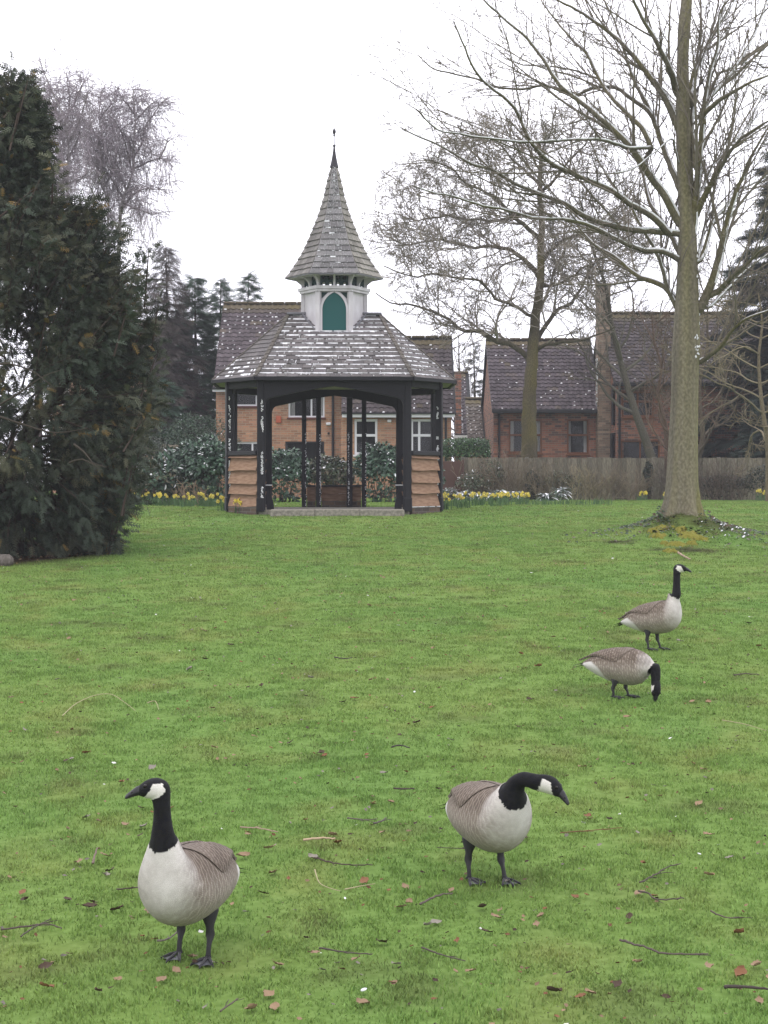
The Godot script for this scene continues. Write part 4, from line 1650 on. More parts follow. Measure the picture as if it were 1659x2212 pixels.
func build_mid_tree() -> void:
	var t := thing("gnarled_bare_tree", "gnarled bare tree with mossy bark and dense twiggy crown, behind the fence", "tree", Vector3(4.42, 1.15, -50.0))
	var o := t.position
	var k := 0.4334
	var trunk := limb_line([[468, 1640], [470, 1500], [468, 1330], [475, 1149], [490, 950], [502, 800], [528, 620], [525, 500], [532, 350], [520, 200], [526, 60], [520, -60]], k, 940, 331.8, 50.0, 49.6)
	var fl := smooth_line(trunk, 0.18)
	for i in fl.size():
		fl[i] += rand_dir() * 0.02 - o
	var s := tubes(true)
	s.col = Color(0.105, 0.090, 0.062)
	s.tube(fl, limb_radii(fl.size(), 0.29, 0.05), 14)
	for i in s.c.size():
		s.c[i] = (s.c[i] * (1.0 + 0.5 * noise.get_noise_3d(s.v[i].x * 30.0, s.v[i].y * 14.0, s.v[i].z * 30.0))).lerp(Color(0.15, 0.13, 0.03), clampf(noise.get_noise_3d(s.v[i].x * 12.0, s.v[i].y * 8.0, 3.0) * 1.2, 0.0, 0.55))
	part("trunk", s, M.bark, t)
	var limbs := [
		[[[480, 1050], [430, 985], [370, 945], [310, 940], [240, 890], [150, 885], [90, 850], [20, 800], [-90, 760], [-220, 740], [-300, 690]], 34, -1.0],
		[[[500, 940], [590, 800], [680, 740], [740, 640], [800, 540], [880, 500], [960, 440]], 28, 1.0],
		[[[495, 990], [560, 950], [640, 940], [720, 930], [820, 900], [900, 860]], 24, -1.5],
		[[[520, 610], [440, 530], [370, 480], [270, 460], [200, 470], [100, 450], [0, 430], [-120, 450], [-240, 430]], 28, 0.8],
		[[[530, 440], [470, 380], [400, 320], [330, 250], [250, 190], [160, 150], [60, 60], [-60, 30]], 26, -1.2],
		[[[530, 540], [600, 460], [700, 410], [800, 390], [880, 330], [930, 250]], 24, 1.4],
		[[[525, 320], [430, 300], [330, 330], [200, 330], [60, 310], [-80, 330], [-200, 300]], 20, 1.6],
		[[[525, 200], [600, 120], [660, 40], [740, -40], [800, -120]], 20, -1.0],
		[[[525, 150], [440, 80], [370, 10], [300, -60], [220, -100]], 18, 0.9],
		[[[522, 60], [540, -20], [580, -120], [600, -220]], 14, -0.6],
		[[[520, 80], [470, -20], [440, -120], [420, -200]], 14, 0.6],
		[[[525, 660], [620, 650], [700, 600], [760, 560], [860, 590], [930, 560]], 18, -2.0],
		[[[505, 830], [400, 760], [300, 720], [230, 640], [120, 620], [20, 600], [-120, 610], [-260, 560]], 20, -2.2],
		[[[505, 800], [560, 700], [600, 560], [650, 480], [640, 380], [690, 280]], 18, 2.0],
	]
	var twigs := tubes(true)
	var opt := {"wig": 0.34, "up": 0.02, "seg": 0.16, "kids": [4, 5, 5], "ratio": 0.60, "ang": 0.72, "thin": 0.0066, "taper": 0.42, "first": 0.12, "centre": at(1115, 500, 50.0) - o, "radii": Vector3(4.75, 4.0, 4.2)}
	for L in limbs:
		var pts := limb_line(L[0], k, 940, 331.8, 50.0, 50.0 + L[2])
		var line := smooth_line(pts, 0.2)
		for i in line.size():
			line[i] += rand_dir() * 0.03 - o
		var r0: float = L[1] * k * 0.0139 * 0.5
		var rr := limb_radii(line.size(), r0, 0.016)
		var b := tubes(true)
		b.col = Color(0.10, 0.086, 0.06) * rf(0.85, 1.15)
		b.tube(line, rr, 8)
		part("limb", b, M.bark, t)
		var total := 0.0
		for i in line.size() - 1:
			total += line[i].distance_to(line[i + 1])
		var count := int(total / 0.19)
		for j in count:
			var f := lerpf(0.16, 0.99, (j + rng.randf()) / count)
			var i := mini(int(f * (line.size() - 1)), line.size() - 2)
			var along := (line[i + 1] - line[i]).normalized()
			var across := along.cross(rand_dir()).normalized()
			var ang := rf(0.6, 1.3)
			twigs.col = Color(0.215, 0.190, 0.162) * rf(0.7, 1.25)
			grow(twigs, line[i], along * cos(ang) + across * sin(ang) + Vector3(0, 0.2, 0), rf(1.0, 2.3), maxf(rr[i] * 0.45, 0.016), 3, opt)
	part("twigs", twigs, M.twig, t, "stuff")


# a bare tree grown from its foot
func bare_tree(called: String, label: String, foot: Vector3, height: float, r: float, lean: Vector3, col: Color, o: Dictionary, levels: int, group := "") -> void:
	var t := thing(called, label, "tree", foot, 0.0, group)
	var s := tubes(true)
	s.col = col
	var pts := [Vector3(0, -0.2, 0)]
	var n := 7
	for i in n:
		pts.append(lean * (i + 1.0) / n + Vector3(rf(-0.1, 0.1), height * (i + 1.0) / n, rf(-0.1, 0.1)))
	var line := smooth_line(pts, 0.3)
	var rr := limb_radii(line.size(), r, 0.02)
	s.tube(line, rr, 10)
	part("trunk", s, o.get("trunk_mat", M.bark), t)
	var tw := tubes(true)
	var count: int = o.limbs
	for k in count:
		var f := lerpf(o.get("low", 0.25), 0.98, (k + rng.randf()) / count)
		var i := mini(int(f * (line.size() - 1)), line.size() - 2)
		var a := rf(0, TAU)
		tw.col = o.get("twig", col) * rf(0.75, 1.2)
		grow(tw, line[i], Vector3(cos(a), o.get("rise", 0.8), sin(a)), height * o.get("reach", 0.4) * (1.15 - 0.6 * f), maxf(rr[i] * 0.5, 0.02), levels, o)
	part("branches", tw, M.twig, t, "stuff")


func build_birches() -> void:
	var k := 0.3333
	var rows := [
		["tall white stemmed birch rising above the yew, nearest to it", [[400, 2600], [440, 1800], [440, 1010], [437, 860], [445, 640], [430, 500], [415, 420], [370, 330], [290, 150]], 0.17, 58.0],
		["leaning white stemmed birch just right of the yew tower", [[430, 2600], [420, 1500], [400, 1140], [370, 960], [350, 830], [310, 640], [330, 480]], 0.13, 59.0],
		["broad drooping birch with forked stem, right of the yew", [[740, 2600], [765, 1500], [780, 1070], [800, 960], [860, 780], [865, 600], [880, 420], [860, 300], [865, 250]], 0.19, 60.0],
		["slender birch with hanging purple twigs, middle of the birches", [[700, 2600], [705, 1400], [700, 1100], [705, 960], [670, 790], [670, 600], [640, 420], [650, 330]], 0.12, 61.0],
	]
	var boughs := [
		[[[437, 860], [500, 840], [560, 800]], [[430, 860], [390, 790], [350, 760]], [[440, 600], [500, 480], [540, 380], [560, 290]], [[430, 490], [380, 430], [330, 300], [260, 240]], [[425, 460], [450, 330], [430, 150]], [[420, 440], [470, 360], [540, 200]], [[437, 700], [490, 600], [520, 520]]],
		[[[355, 850], [300, 760], [270, 700]], [[350, 800], [390, 720], [410, 640]], [[315, 660], [280, 560], [260, 480]]],
		[[[800, 960], [740, 850], [680, 760], [650, 660], [640, 560]], [[855, 790], [800, 560], [740, 450], [690, 400]], [[862, 700], [930, 580], [945, 480], [1010, 390], [1050, 330]], [[866, 760], [960, 720], [1040, 690], [1080, 720]], [[790, 1020], [880, 920], [960, 890], [1030, 900]], [[862, 640], [820, 560], [770, 500], [700, 430]], [[878, 450], [930, 390], [1000, 330]], [[875, 420], [830, 350], [790, 300]], [[1030, 700], [1075, 620], [1085, 570]], [[800, 980], [850, 1010], [930, 1040], [1000, 1060]], [[820, 900], [770, 760], [740, 640]]],
		[[[700, 950], [650, 850], [610, 780]], [[690, 860], [740, 740], [760, 640]], [[668, 760], [620, 660], [590, 560]], [[665, 620], [600, 500], [580, 420]], [[645, 440], [690, 380], [720, 340]]],
	]
	for bi in rows.size():
		var q: Array = rows[bi]
		var pts := limb_line(q[1], k, 0.0, 110.6, q[3], q[3])
		var foot: Vector3 = pts[0]
		foot.y = 1.15
		var t := thing("silver_birch", q[0], "tree", foot, 0.0, "birches beyond the yew")
		pts[0] = foot + Vector3(0, -0.1, 0)
		var line := smooth_line(pts, 0.3)
		for i in line.size():
			line[i] -= foot
		var rr := limb_radii(line.size(), q[2], 0.02)
		var s := tubes()
		s.tube(line, rr, 9)
		part("trunk", s, M.birch_bark, t)
		var tw := tubes(true)
		var hangers := [line.slice(int(line.size() * 0.55))]
		for L in boughs[bi]:
			var bl: PackedVector3Array = smooth_line(limb_line(L, k, 0.0, 110.6, q[3], q[3] + rf(-1.6, 1.6)), 0.2)
			for i in bl.size():
				bl[i] += rand_dir() * 0.02 - foot
			tw.col = Color(0.17, 0.145, 0.15)
			tw.tube(bl, limb_radii(bl.size(), 0.050, 0.014), 5)
			hangers.append(bl)
		for h in hangers:
			var total := 0.0
			for i in h.size() - 1:
				total += h[i].distance_to(h[i + 1])
			for m in int(total * 22.0):
				var i := rng.randi_range(1, h.size() - 1)
				var f: float = float(i) / h.size()
				if rng.randf() > 0.25 + f:
					continue
				tw.col = Color(0.27, 0.23, 0.26) * rf(0.75, 1.2)
				var d := Vector3(rf(-1, 1), rf(0.0, 1.0), rf(-1, 1))
				grow(tw, h[i], d, rf(0.5, 1.3), 0.010, 2, {"wig": 0.22, "up": -0.13, "seg": 0.16, "kids": [3, 5], "ratio": 0.55, "ang": 0.7, "thin": 0.0056, "taper": 0.5, "first": 0.2})
		for h in hangers:
			for m in int(h.size() * 2.2):
				var i := rng.randi_range(int(h.size() * 0.35), h.size() - 1)
				tw.col = Color(0.29, 0.25, 0.28) * rf(0.8, 1.2)
				grow(tw, h[i] + rand_dir() * 0.25, Vector3(rf(-0.35, 0.35), -0.7, rf(-0.35, 0.35)), rf(0.7, 2.0), 0.007, 1, {"wig": 0.10, "up": -0.10, "seg": 0.22, "kids": [7], "ratio": 0.34, "ang": 0.55, "thin": 0.0052, "taper": 0.6, "first": 0.1})
		part("branches", tw, M.twig, t, "stuff")


# needle sprays ----------------------------------------------------------------

func spray_mesh(pairs: int, spread: float, wide: float, droop: float) -> ArrayMesh:
	var s := flat()
	var blade := func(a: Vector3, b: Vector3, w: float, nn: Vector3) -> void:
		var side := (b - a).cross(nn).normalized() * w
		var m := a.lerp(b, 0.45)
		s.face([a, m + side, b, m - side])
	blade.call(Vector3.ZERO, Vector3(1.0, -droop, 0), wide * 1.2, Vector3.UP)
	for i in pairs:
		var f := (i + 0.6) / (pairs + 0.4)
		var p := Vector3(f, -droop * f * f, 0)
		for sz in [-1.0, 1.0]:
			var l: float = spread * (1.0 - 0.55 * f) * (0.8 + 0.4 * fposmod(i * 0.618, 1.0))
			var d := Vector3(0.75, -droop * 0.9 - 0.1, sz * 0.85).normalized()
			blade.call(p, p + d * l, wide, Vector3(0.1, 1, sz * 0.3))
			blade.call(p + Vector3(0.03, 0.01, 0), p + (d + Vector3(0.3, 0.5, 0)).normalized() * l * 0.6, wide * 0.8, Vector3(sz * 0.5, 0.6, 0.4))
	return s.mesh()


func spray_at(p: Vector3, d: Vector3, size: float, roll: float) -> Transform3D:
	var x := d.normalized()
	var y := (Vector3.UP - x * x.y)
	y = y.normalized() if y.length() > 0.05 else Vector3.RIGHT
	var b := Basis(x, y, x.cross(y)).rotated(x, roll)
	return Transform3D(b.scaled_local(Vector3.ONE * size), p)


func build_yew() -> void:
	var foot := on_ground(-5.1, -21.9, -0.1)
	var t := thing("yew_tree", "huge dark yew with drooping olive tipped sprays, filling the left side", "tree", foot)
	var spray := spray_mesh(5, 0.46, 0.045, 0.28)
	# outline of the crown, right of its axis: row, reach
	var edge := [[154, 4], [164, 4], [214, 10], [274, 40], [330, 46], [420, 40], [465, 32], [505, 106], [560, 161], [600, 201], [660, 234], [740, 248], [850, 246], [950, 228], [1030, 206], [1100, 178], [1150, 156], [1175, 136]]
	var reach_at := func(v: float) -> float:
		for i in edge.size() - 1:
			if v < edge[i + 1][0]:
				return lerpf(edge[i][1], edge[i + 1][1], clampf((v - edge[i][0]) / (edge[i + 1][0] - edge[i][0]), 0.0, 1.0))
		return edge[edge.size() - 1][1]
	var px := 21.9 / FOCAL
	var xf: Array[Transform3D] = []
	var cs := PackedColorArray()
	var wood := tubes(true)
	# plumes: from, to, breadth
	var plumes := []
	var tips := [[25, 132], [64, 158], [104, 252], [213, 396], [178, 470], [266, 466], [323, 520], [345, 640], [348, 742], [330, 858], [240, 560], [292, 610], [312, 930], [285, 1040], [120, 470], [84, 210], [118, 330]]
	for q in tips:
		var z := 21.9 - rf(-0.9, 0.9)
		var top := at(q[0], q[1], z) - foot
		for k in 3:
			var low := top - Vector3(rf(0.05, 0.45) + k * 0.10, rf(0.55, 0.95), rf(-0.25, 0.25))
			plumes.append([low, top - Vector3(k * 0.10, k * 0.20, rf(-0.1, 0.1) * k), rf(0.14, 0.20)])
	for j in 1050:
		var v := lerpf(180.0, 1172.0, pow(rng.randf(), 0.8))
		var r: float = reach_at.call(v) * px
		var c := at(22.0, v, 21.9) - foot
		var across := rf(-0.62, 1.0) if j % 4 else rf(0.6, 1.0)
		if across * r / px < -150.0:
			continue
		var deep := sqrt(1.0 - across * across) * rf(-0.7, 1.0)
		var o := Vector3(across, 0, deep).normalized()
		var low := c + Vector3(across * r * 0.86, 0, deep * minf(r, 1.6))
		var l := rf(0.30, 0.75) * clampf(r / 0.6, 0.5, 1.1)
		# upper shoots point up, lower ones sag outwards
		var droop := smoothstep(650.0, 1100.0, v)
		var d := (o * rf(0.5, 1.0) + Vector3(rf(-0.25, 0.25), lerpf(rf(0.3, 1.1), rf(-0.9, 0.2), droop), rf(-0.25, 0.25))).normalized()
		plumes.append([low, low + d * l, rf(0.12, 0.24)])
	for q in plumes:
		var low: Vector3 = q[0]
		var tip: Vector3 = q[1]
		var axis := tip - low
		var l := axis.length()
		var tone := rf(0.62, 1.4)
		var olive := clampf(rf(-0.35, 0.8), 0.0, 1.0)
		wood.col = Color(0.06, 0.047, 0.036)
		wood.tube(PackedVector3Array([low - axis * 0.25, low.lerp(tip, 0.5), low.lerp(tip, 0.85)]), PackedFloat32Array([0.016, 0.010, 0.004]), 4)
		for j in int(l * 46.0) + 8:
			var f := rng.randf()
			var wide: float = q[2] * (1.0 - 0.75 * f * f)
			var off := rand_dir() * wide * sqrt(rng.randf())
			var p := low.lerp(tip, f) + off + Vector3(0, -0.30 * l * f * (1.0 - f) - rng.randf() * wide * 0.7, 0)
			if foot.y + p.y < ground(foot.x + p.x, foot.z + p.z) + 0.05:
				continue
			var d := axis / l * rf(0.1, 0.9) + off.normalized() * 0.5 + Vector3(rf(-0.3, 0.3), rf(-0.9, 0.05) * (1.0 - 0.6 * f), rf(-0.3, 0.3))
			xf.append(spray_at(p, d, rf(0.09, 0.20), rf(-1.2, 1.2)))
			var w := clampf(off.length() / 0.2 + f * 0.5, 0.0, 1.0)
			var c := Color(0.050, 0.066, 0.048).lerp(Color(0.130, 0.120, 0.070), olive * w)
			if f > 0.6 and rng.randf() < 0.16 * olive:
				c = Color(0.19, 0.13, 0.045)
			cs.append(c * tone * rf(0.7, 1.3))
	# stems inside
	for k in 6:
		var e := at(22.0 + k * 30.0, 980.0 - k * 40.0, 21.9 + rf(-0.5, 0.5)) - foot
		var lb := smooth_line([Vector3(rf(-0.3, 0.3), 0.1, rf(-0.2, 0.2)), Vector3(e.x * 0.5 - 0.1, e.y * 0.6, e.z * 0.4), e, e + Vector3(0.05, 0.4, 0)], 0.25)
		wood.tube(lb, limb_radii(lb.size(), 0.11, 0.03), 6)
	part("trunk", wood, M.twig, t)
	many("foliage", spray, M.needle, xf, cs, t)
	# the bare arching boughs in front
	var b := tubes(true)
	b.col = Color(0.05, 0.042, 0.032)
	for q in [[[-40, 800], [0, 786], [40, 790], [80, 808], [118, 840]], [[0, 900], [60, 920], [120, 935], [190, 925]], [[-10, 880], [40, 850], [90, 815], [130, 800]], [[160, 960], [180, 975], [200, 1000], [230, 1010]], [[150, 1000], [178, 992], [215, 1012]]]:
		var line := smooth_line(limb_line(q, 1.0, 0, 0, 19.6, 19.4), 0.1)
		for i in line.size():
			line[i] -= foot
		b.tube(line, limb_radii(line.size(), 0.016, 0.005), 6)
	part("bough", b, M.twig, t)


# conifer of drooping tiers
func conifer(called: String, label: String, foot: Vector3, height: float, radius: float, low: float, col: Color, tip: Color, tiers: int, per: int, droop: float, size: float, group := "", bare := 0.0, spray: ArrayMesh = null) -> void:
	var t := thing(called, label, "tree", foot, 0.0, group)
	var s := tubes(true)
	s.col = Color(0.07, 0.055, 0.045)
	s.tube(PackedVector3Array([Vector3(0, -0.2, 0), Vector3(rf(-0.1, 0.1), height * 0.5, 0), Vector3(0, height, 0)]), PackedFloat32Array([height * 0.020, height * 0.010, 0.006]), 9)
	part("trunk", s, M.bark, t)
	var br := tubes(true)
	var xf: Array[Transform3D] = []
	var cs := PackedColorArray()
	for i in tiers:
		var f := lerpf(low, 0.99, (i + rng.randf()) / tiers)
		var r := radius * (pow(1.0 - f, 0.8) + 0.05) * rf(0.65, 1.2)
		var a := i * 2.4 + rf(-0.4, 0.4)
		var o := Vector3(cos(a), 0, sin(a))
		var p0 := Vector3(0, height * f, 0)
		var pts := []
		for k in 5:
			var w := k / 4.0
			pts.append(p0 + o * r * w + Vector3(0, r * (0.30 * w - droop * w * w), 0) + rand_dir() * 0.05 * w)
		var line := smooth_line(pts, 0.15)
		br.col = Color(0.075, 0.058, 0.05) * rf(0.8, 1.2)
		br.tube(line, limb_radii(line.size(), 0.012 + r * 0.012, 0.006), 4)
		var tone := rf(0.65, 1.35)
		var n := int(per * clampf(r / radius, 0.15, 1.0))
		for j in n:
			if rng.randf() < bare:
				continue
			var w := sqrt(rf(0.03, 1.0))
			var q := line[mini(int(w * (line.size() - 1)), line.size() - 1)]
			var side := Vector3(-o.z, 0, o.x) * rf(-1, 1)
			q += side * (1.0 - w * 0.6) * r * 0.22 + rand_dir() * 0.05
			xf.append(spray_at(q, o * 0.7 + side * 0.9 + Vector3(0, rf(-droop * 1.3, 0.25), 0), size * rf(0.7, 1.25), rf(-0.5, 0.5)))
			cs.append(col.lerp(tip, clampf(w * rf(0.2, 1.0), 0, 1)) * tone * rf(0.8, 1.2))
	part("branches", br, M.twig, t, "stuff")
	many("foliage", spray if spray else spray_mesh(7, 0.4, 0.03, 0.15), M.needle, xf, cs, t)


func build_trees() -> void:
	build_big_tree()
	build_mid_tree()
	build_birches()
	build_yew()
	var thin := {"wig": 0.26, "up": 0.05, "seg": 0.2, "kids": [5, 5, 5], "ratio": 0.5, "ang": 0.75, "thin": 0.0055, "taper": 0.4, "limbs": 16, "low": 0.3}
	# slim tree in front of the fence, left of the big trunk
	bare_tree("slim_bare_tree", "slim bare tree with reddish stem in front of the fence, left of the big trunk", on_ground(8.02, -46.4), 5.2, 0.115, Vector3(-0.5, 0, 0), Color(0.12, 0.085, 0.065), {"wig": 0.25, "up": 0.03, "seg": 0.18, "kids": [5, 5, 4], "ratio": 0.52, "ang": 0.8, "thin": 0.005, "taper": 0.4, "limbs": 14, "low": 0.22, "reach": 0.42}, 3)
	bare_tree("leaning_bare_tree", "lichen grey bare tree leaning left over the red roofs", Vector3(8.6, 1.15, -51.5), 9.2, 0.19, Vector3(-2.6, 0, 0.3), Color(0.115, 0.108, 0.085), thin.merged({"limbs": 20, "low": 0.32, "reach": 0.34}, true), 3)
	bare_tree("hazel_tree", "bushy bare tree with fine brown twigs, over the right house roof", Vector3(9.9, 1.15, -52.5), 6.6, 0.13, Vector3(0.3, 0, 0), Color(0.115, 0.095, 0.07), thin.merged({"limbs": 22, "low": 0.2, "reach": 0.5}, true), 3)
	bare_tree("yellow_twigged_tree", "spreading bare tree with pale yellow twigs at the right edge, before the conifer", Vector3(9.95, 1.15, -43.0), 5.4, 0.10, Vector3(-0.3, 0, 0), Color(0.17, 0.145, 0.095), {"wig": 0.22, "up": -0.01, "seg": 0.2, "kids": [6, 6, 4], "ratio": 0.55, "ang": 0.7, "thin": 0.0055, "taper": 0.45, "limbs": 18, "low": 0.35, "reach": 0.55, "rise": 0.35}, 3)
	bare_tree("distant_bare_tree", "faint distant bare tree between the pavilion and the gnarled tree", Vector3(3.2, 1.15, -72.0), 7.0, 0.14, Vector3.ZERO, Color(0.12, 0.10, 0.09), thin.merged({"limbs": 16, "thin": 0.007}, true), 3)
	bare_tree("dark_bare_tree", "dark purple twiggy tree behind the yew tower", Vector3(-13.8, 1.15, -66.0), 15.5, 0.2, Vector3(0.3, 0, 0), Color(0.085, 0.06, 0.065), {"wig": 0.22, "up": 0.06, "seg": 0.3, "kids": [8, 7, 6], "ratio": 0.5, "ang": 0.6, "thin": 0.012, "taper": 0.5, "limbs": 40, "low": 0.3, "reach": 0.13}, 3)
	# the larch and cedars left of the tan house, the spruce on the right
	var larch := spray_mesh(6, 0.34, 0.022, 0.35)
	conifer("larch_tree", "half bare larch with drooping brown tiers, just right of the yew", Vector3(-7.35, 1.15, -56.0), 8.6, 2.0, 0.22, Color(0.085, 0.068, 0.070), Color(0.105, 0.090, 0.080), 110, 110, 0.42, 0.40, "", 0.05, larch)
	conifer("cedar_tree", "blue green cedar with several tops, left of the tan house roof", Vector3(-6.55, 1.15, -57.5), 7.7, 1.5, 0.05, Color(0.052, 0.098, 0.062), Color(0.095, 0.165, 0.105), 100, 120, 0.35, 0.42, "cedars beside the tan house")
	conifer("cedar_tree", "slim cedar top standing directly above the corner of the tan house roof", Vector3(-5.05, 1.15, -62.0), 8.4, 1.3, 0.3, Color(0.052, 0.098, 0.062), Color(0.100, 0.170, 0.110), 80, 80, 0.30, 0.40, "cedars beside the tan house")
	conifer("cedar_tree", "shorter cedar top between the other two, left of the roof ridge", Vector3(-5.9, 1.15, -60.0), 7.9, 1.2, 0.3, Color(0.052, 0.098, 0.062), Color(0.100, 0.170, 0.110), 80, 80, 0.30, 0.40, "cedars beside the tan house")
	conifer("cedar_tree", "low spreading cedar with hanging blue green boughs, before the distant brick house", Vector3(-7.1, 1.15, -53.0), 3.9, 2.0, 0.05, Color(0.038, 0.072, 0.050), Color(0.070, 0.130, 0.090), 46, 110, 0.40, 0.32, "cedars beside the tan house")
	conifer("spruce_tree", "tall dark conifer at the right edge behind the yellow twigged tree", Vector3(13.3, 1.15, -55.0), 12.2, 3.3, 0.03, Color(0.034, 0.046, 0.040), Color(0.062, 0.085, 0.070), 150, 240, 0.40, 0.46, "dark conifers at the right")
	conifer("spruce_tree", "lower dark conifer at the right edge, hanging over the fence", Vector3(12.2, 1.15, -49.5), 4.6, 2.1, 0.02, Color(0.030, 0.042, 0.037), Color(0.058, 0.080, 0.068), 60, 150, 0.35, 0.36, "dark conifers at the right")
	conifer("pine_tree", "small distant dark conifer in the gap between the houses", Vector3(4.2, 1.15, -78.0), 7.3, 1.0, 0.2, Color(0.03, 0.04, 0.034), Color(0.05, 0.065, 0.05), 40, 70, 0.3, 0.36)


func leaf_mesh(l: float, w: float, fold: float, curl: float) -> ArrayMesh:
	var s := flat()
	var n := 4
	var mid := []
	var left := []
	var right := []
	for i in n + 1:
		var t := float(i) / n
		var q := sin(PI * pow(t, 0.85)) * w * 0.5
		var y := -curl * t * t * l
		mid.append(Vector3(t * l, y, 0))
		left.append(Vector3(t * l, y + fold * q, -q))
		right.append(Vector3(t * l, y + fold * q, q))
	for i in n:
		s.out([mid[i], mid[i + 1], left[i + 1], left[i]], Vector3(l * 0.5, -9, 0))
		s.out([mid[i], right[i], right[i + 1], mid[i + 1]], Vector3(l * 0.5, -9, 0))
	return s.mesh()


# a broad leaved bush: stems, leaves over its outline, snow on some of the upper leaves
func bush(called: String, label: String, foot: Vector3, size: Vector3, count: int, leaf: ArrayMesh, cols: Array, snowy: float, category := "bush", group := "", stems := 9, box := 0.0) -> Node3D:
	var t := thing(called, label, category, foot, 0.0, group)
	var wood := tubes(true)
	wood.col = Color(0.09, 0.07, 0.055)
	for i in stems:
		var e := Vector3(rf(-0.8, 0.8) * size.x, size.y * rf(0.5, 0.9), rf(-0.7, 0.7) * size.z)
		var line := smooth_line([Vector3(e.x * 0.4, -0.05, e.z * 0.4), e * 0.55 + rand_dir() * 0.05, e], 0.15)
		wood.tube(line, limb_radii(line.size(), 0.016, 0.006), 5)
	part("stems", wood, M.twig, t, "stuff")
	var xf: Array[Transform3D] = []
	var sf: Array[Transform3D] = []
	var cs := PackedColorArray()
	for i in count:
		var d := rand_dir()
		d.y = absf(d.y) if rng.randf() < 0.75 else d.y
		var q := d
		if box > 0.0:
			var mx := maxf(absf(d.x), maxf(absf(d.y), absf(d.z)))
			q = d.lerp(d / mx, box)
		var lump := 1.0 + 0.28 * noise.get_noise_3d(d.x * 26.0 + foot.x * 9.0, d.y * 26.0, d.z * 26.0) * (1.0 - box * 0.8)
		var depth := pow(rng.randf(), 2.2) * 0.45
		var p := Vector3(q.x * size.x, size.y * 0.5 + q.y * size.y * 0.5, q.z * size.z) * 1.0
		p = Vector3(0, size.y * 0.5, 0) + (p - Vector3(0, size.y * 0.5, 0)) * lump * (1.0 - depth)
		if p.y < 0.02:
			continue
		var x := (d * 0.6 + rand_dir() * 0.8 + Vector3(0, -0.2, 0)).normalized()
		var y := (d + Vector3(0, 0.7, 0) + rand_dir() * 0.5)
		y = (y - x * x.dot(y)).normalized()
		var b := Basis(x, y, x.cross(y)).scaled_local(Vector3.ONE * rf(0.7, 1.25))
		xf.append(Transform3D(b, p))
		var c: Color = cols[rng.randi() % cols.size()]
		cs.append(c * rf(0.7, 1.3))
		if depth < 0.10 and y.y > 0.25 and rng.randf() < snowy * (0.4 + d.y) * (1.0 + 1.6 * noise.get_noise_3d(p.x * 30.0 + foot.x * 7.0, p.y * 30.0, p.z * 30.0)):
			sf.append(Transform3D(b.scaled_local(Vector3(rf(0.5, 0.9), 1.0, rf(0.5, 0.85))), p + y * 0.006 + x * 0.01))
	many("foliage", leaf, M.glossy_leaf, xf, cs, t)
	if sf.size():
		many("snow", leaf, M.snow, sf, PackedColorArray(), t)
	return t


# a leafless thicket
func thicket(label: String, foot: Vector3, size: Vector3, stems: int, col: Color, group := "bare shrubs along the fence") -> void:
	var t := thing("bare_shrub", label, "shrub", foot, 0.0, group)
	var s := tubes(true)
	for i in int(stems * 0.95):
		s.col = col * rf(0.9, 1.7)
		var p := Vector3(rf(-0.5, 0.5) * size.x, 0, rf(-0.5, 0.5) * size.z)
		grow(s, p, Vector3(rf(-0.6, 0.6), 1.0, rf(-0.4, 0.4)), size.y * rf(0.6, 1.1), 0.011, 2, {"wig": 0.2, "up": 0.0, "seg": 0.15, "kids": [4, 5], "ratio": 0.5, "ang": 0.6, "thin": 0.0045, "taper": 0.4, "first": 0.1})
	part("stems", s, M.twig, t, "stuff")


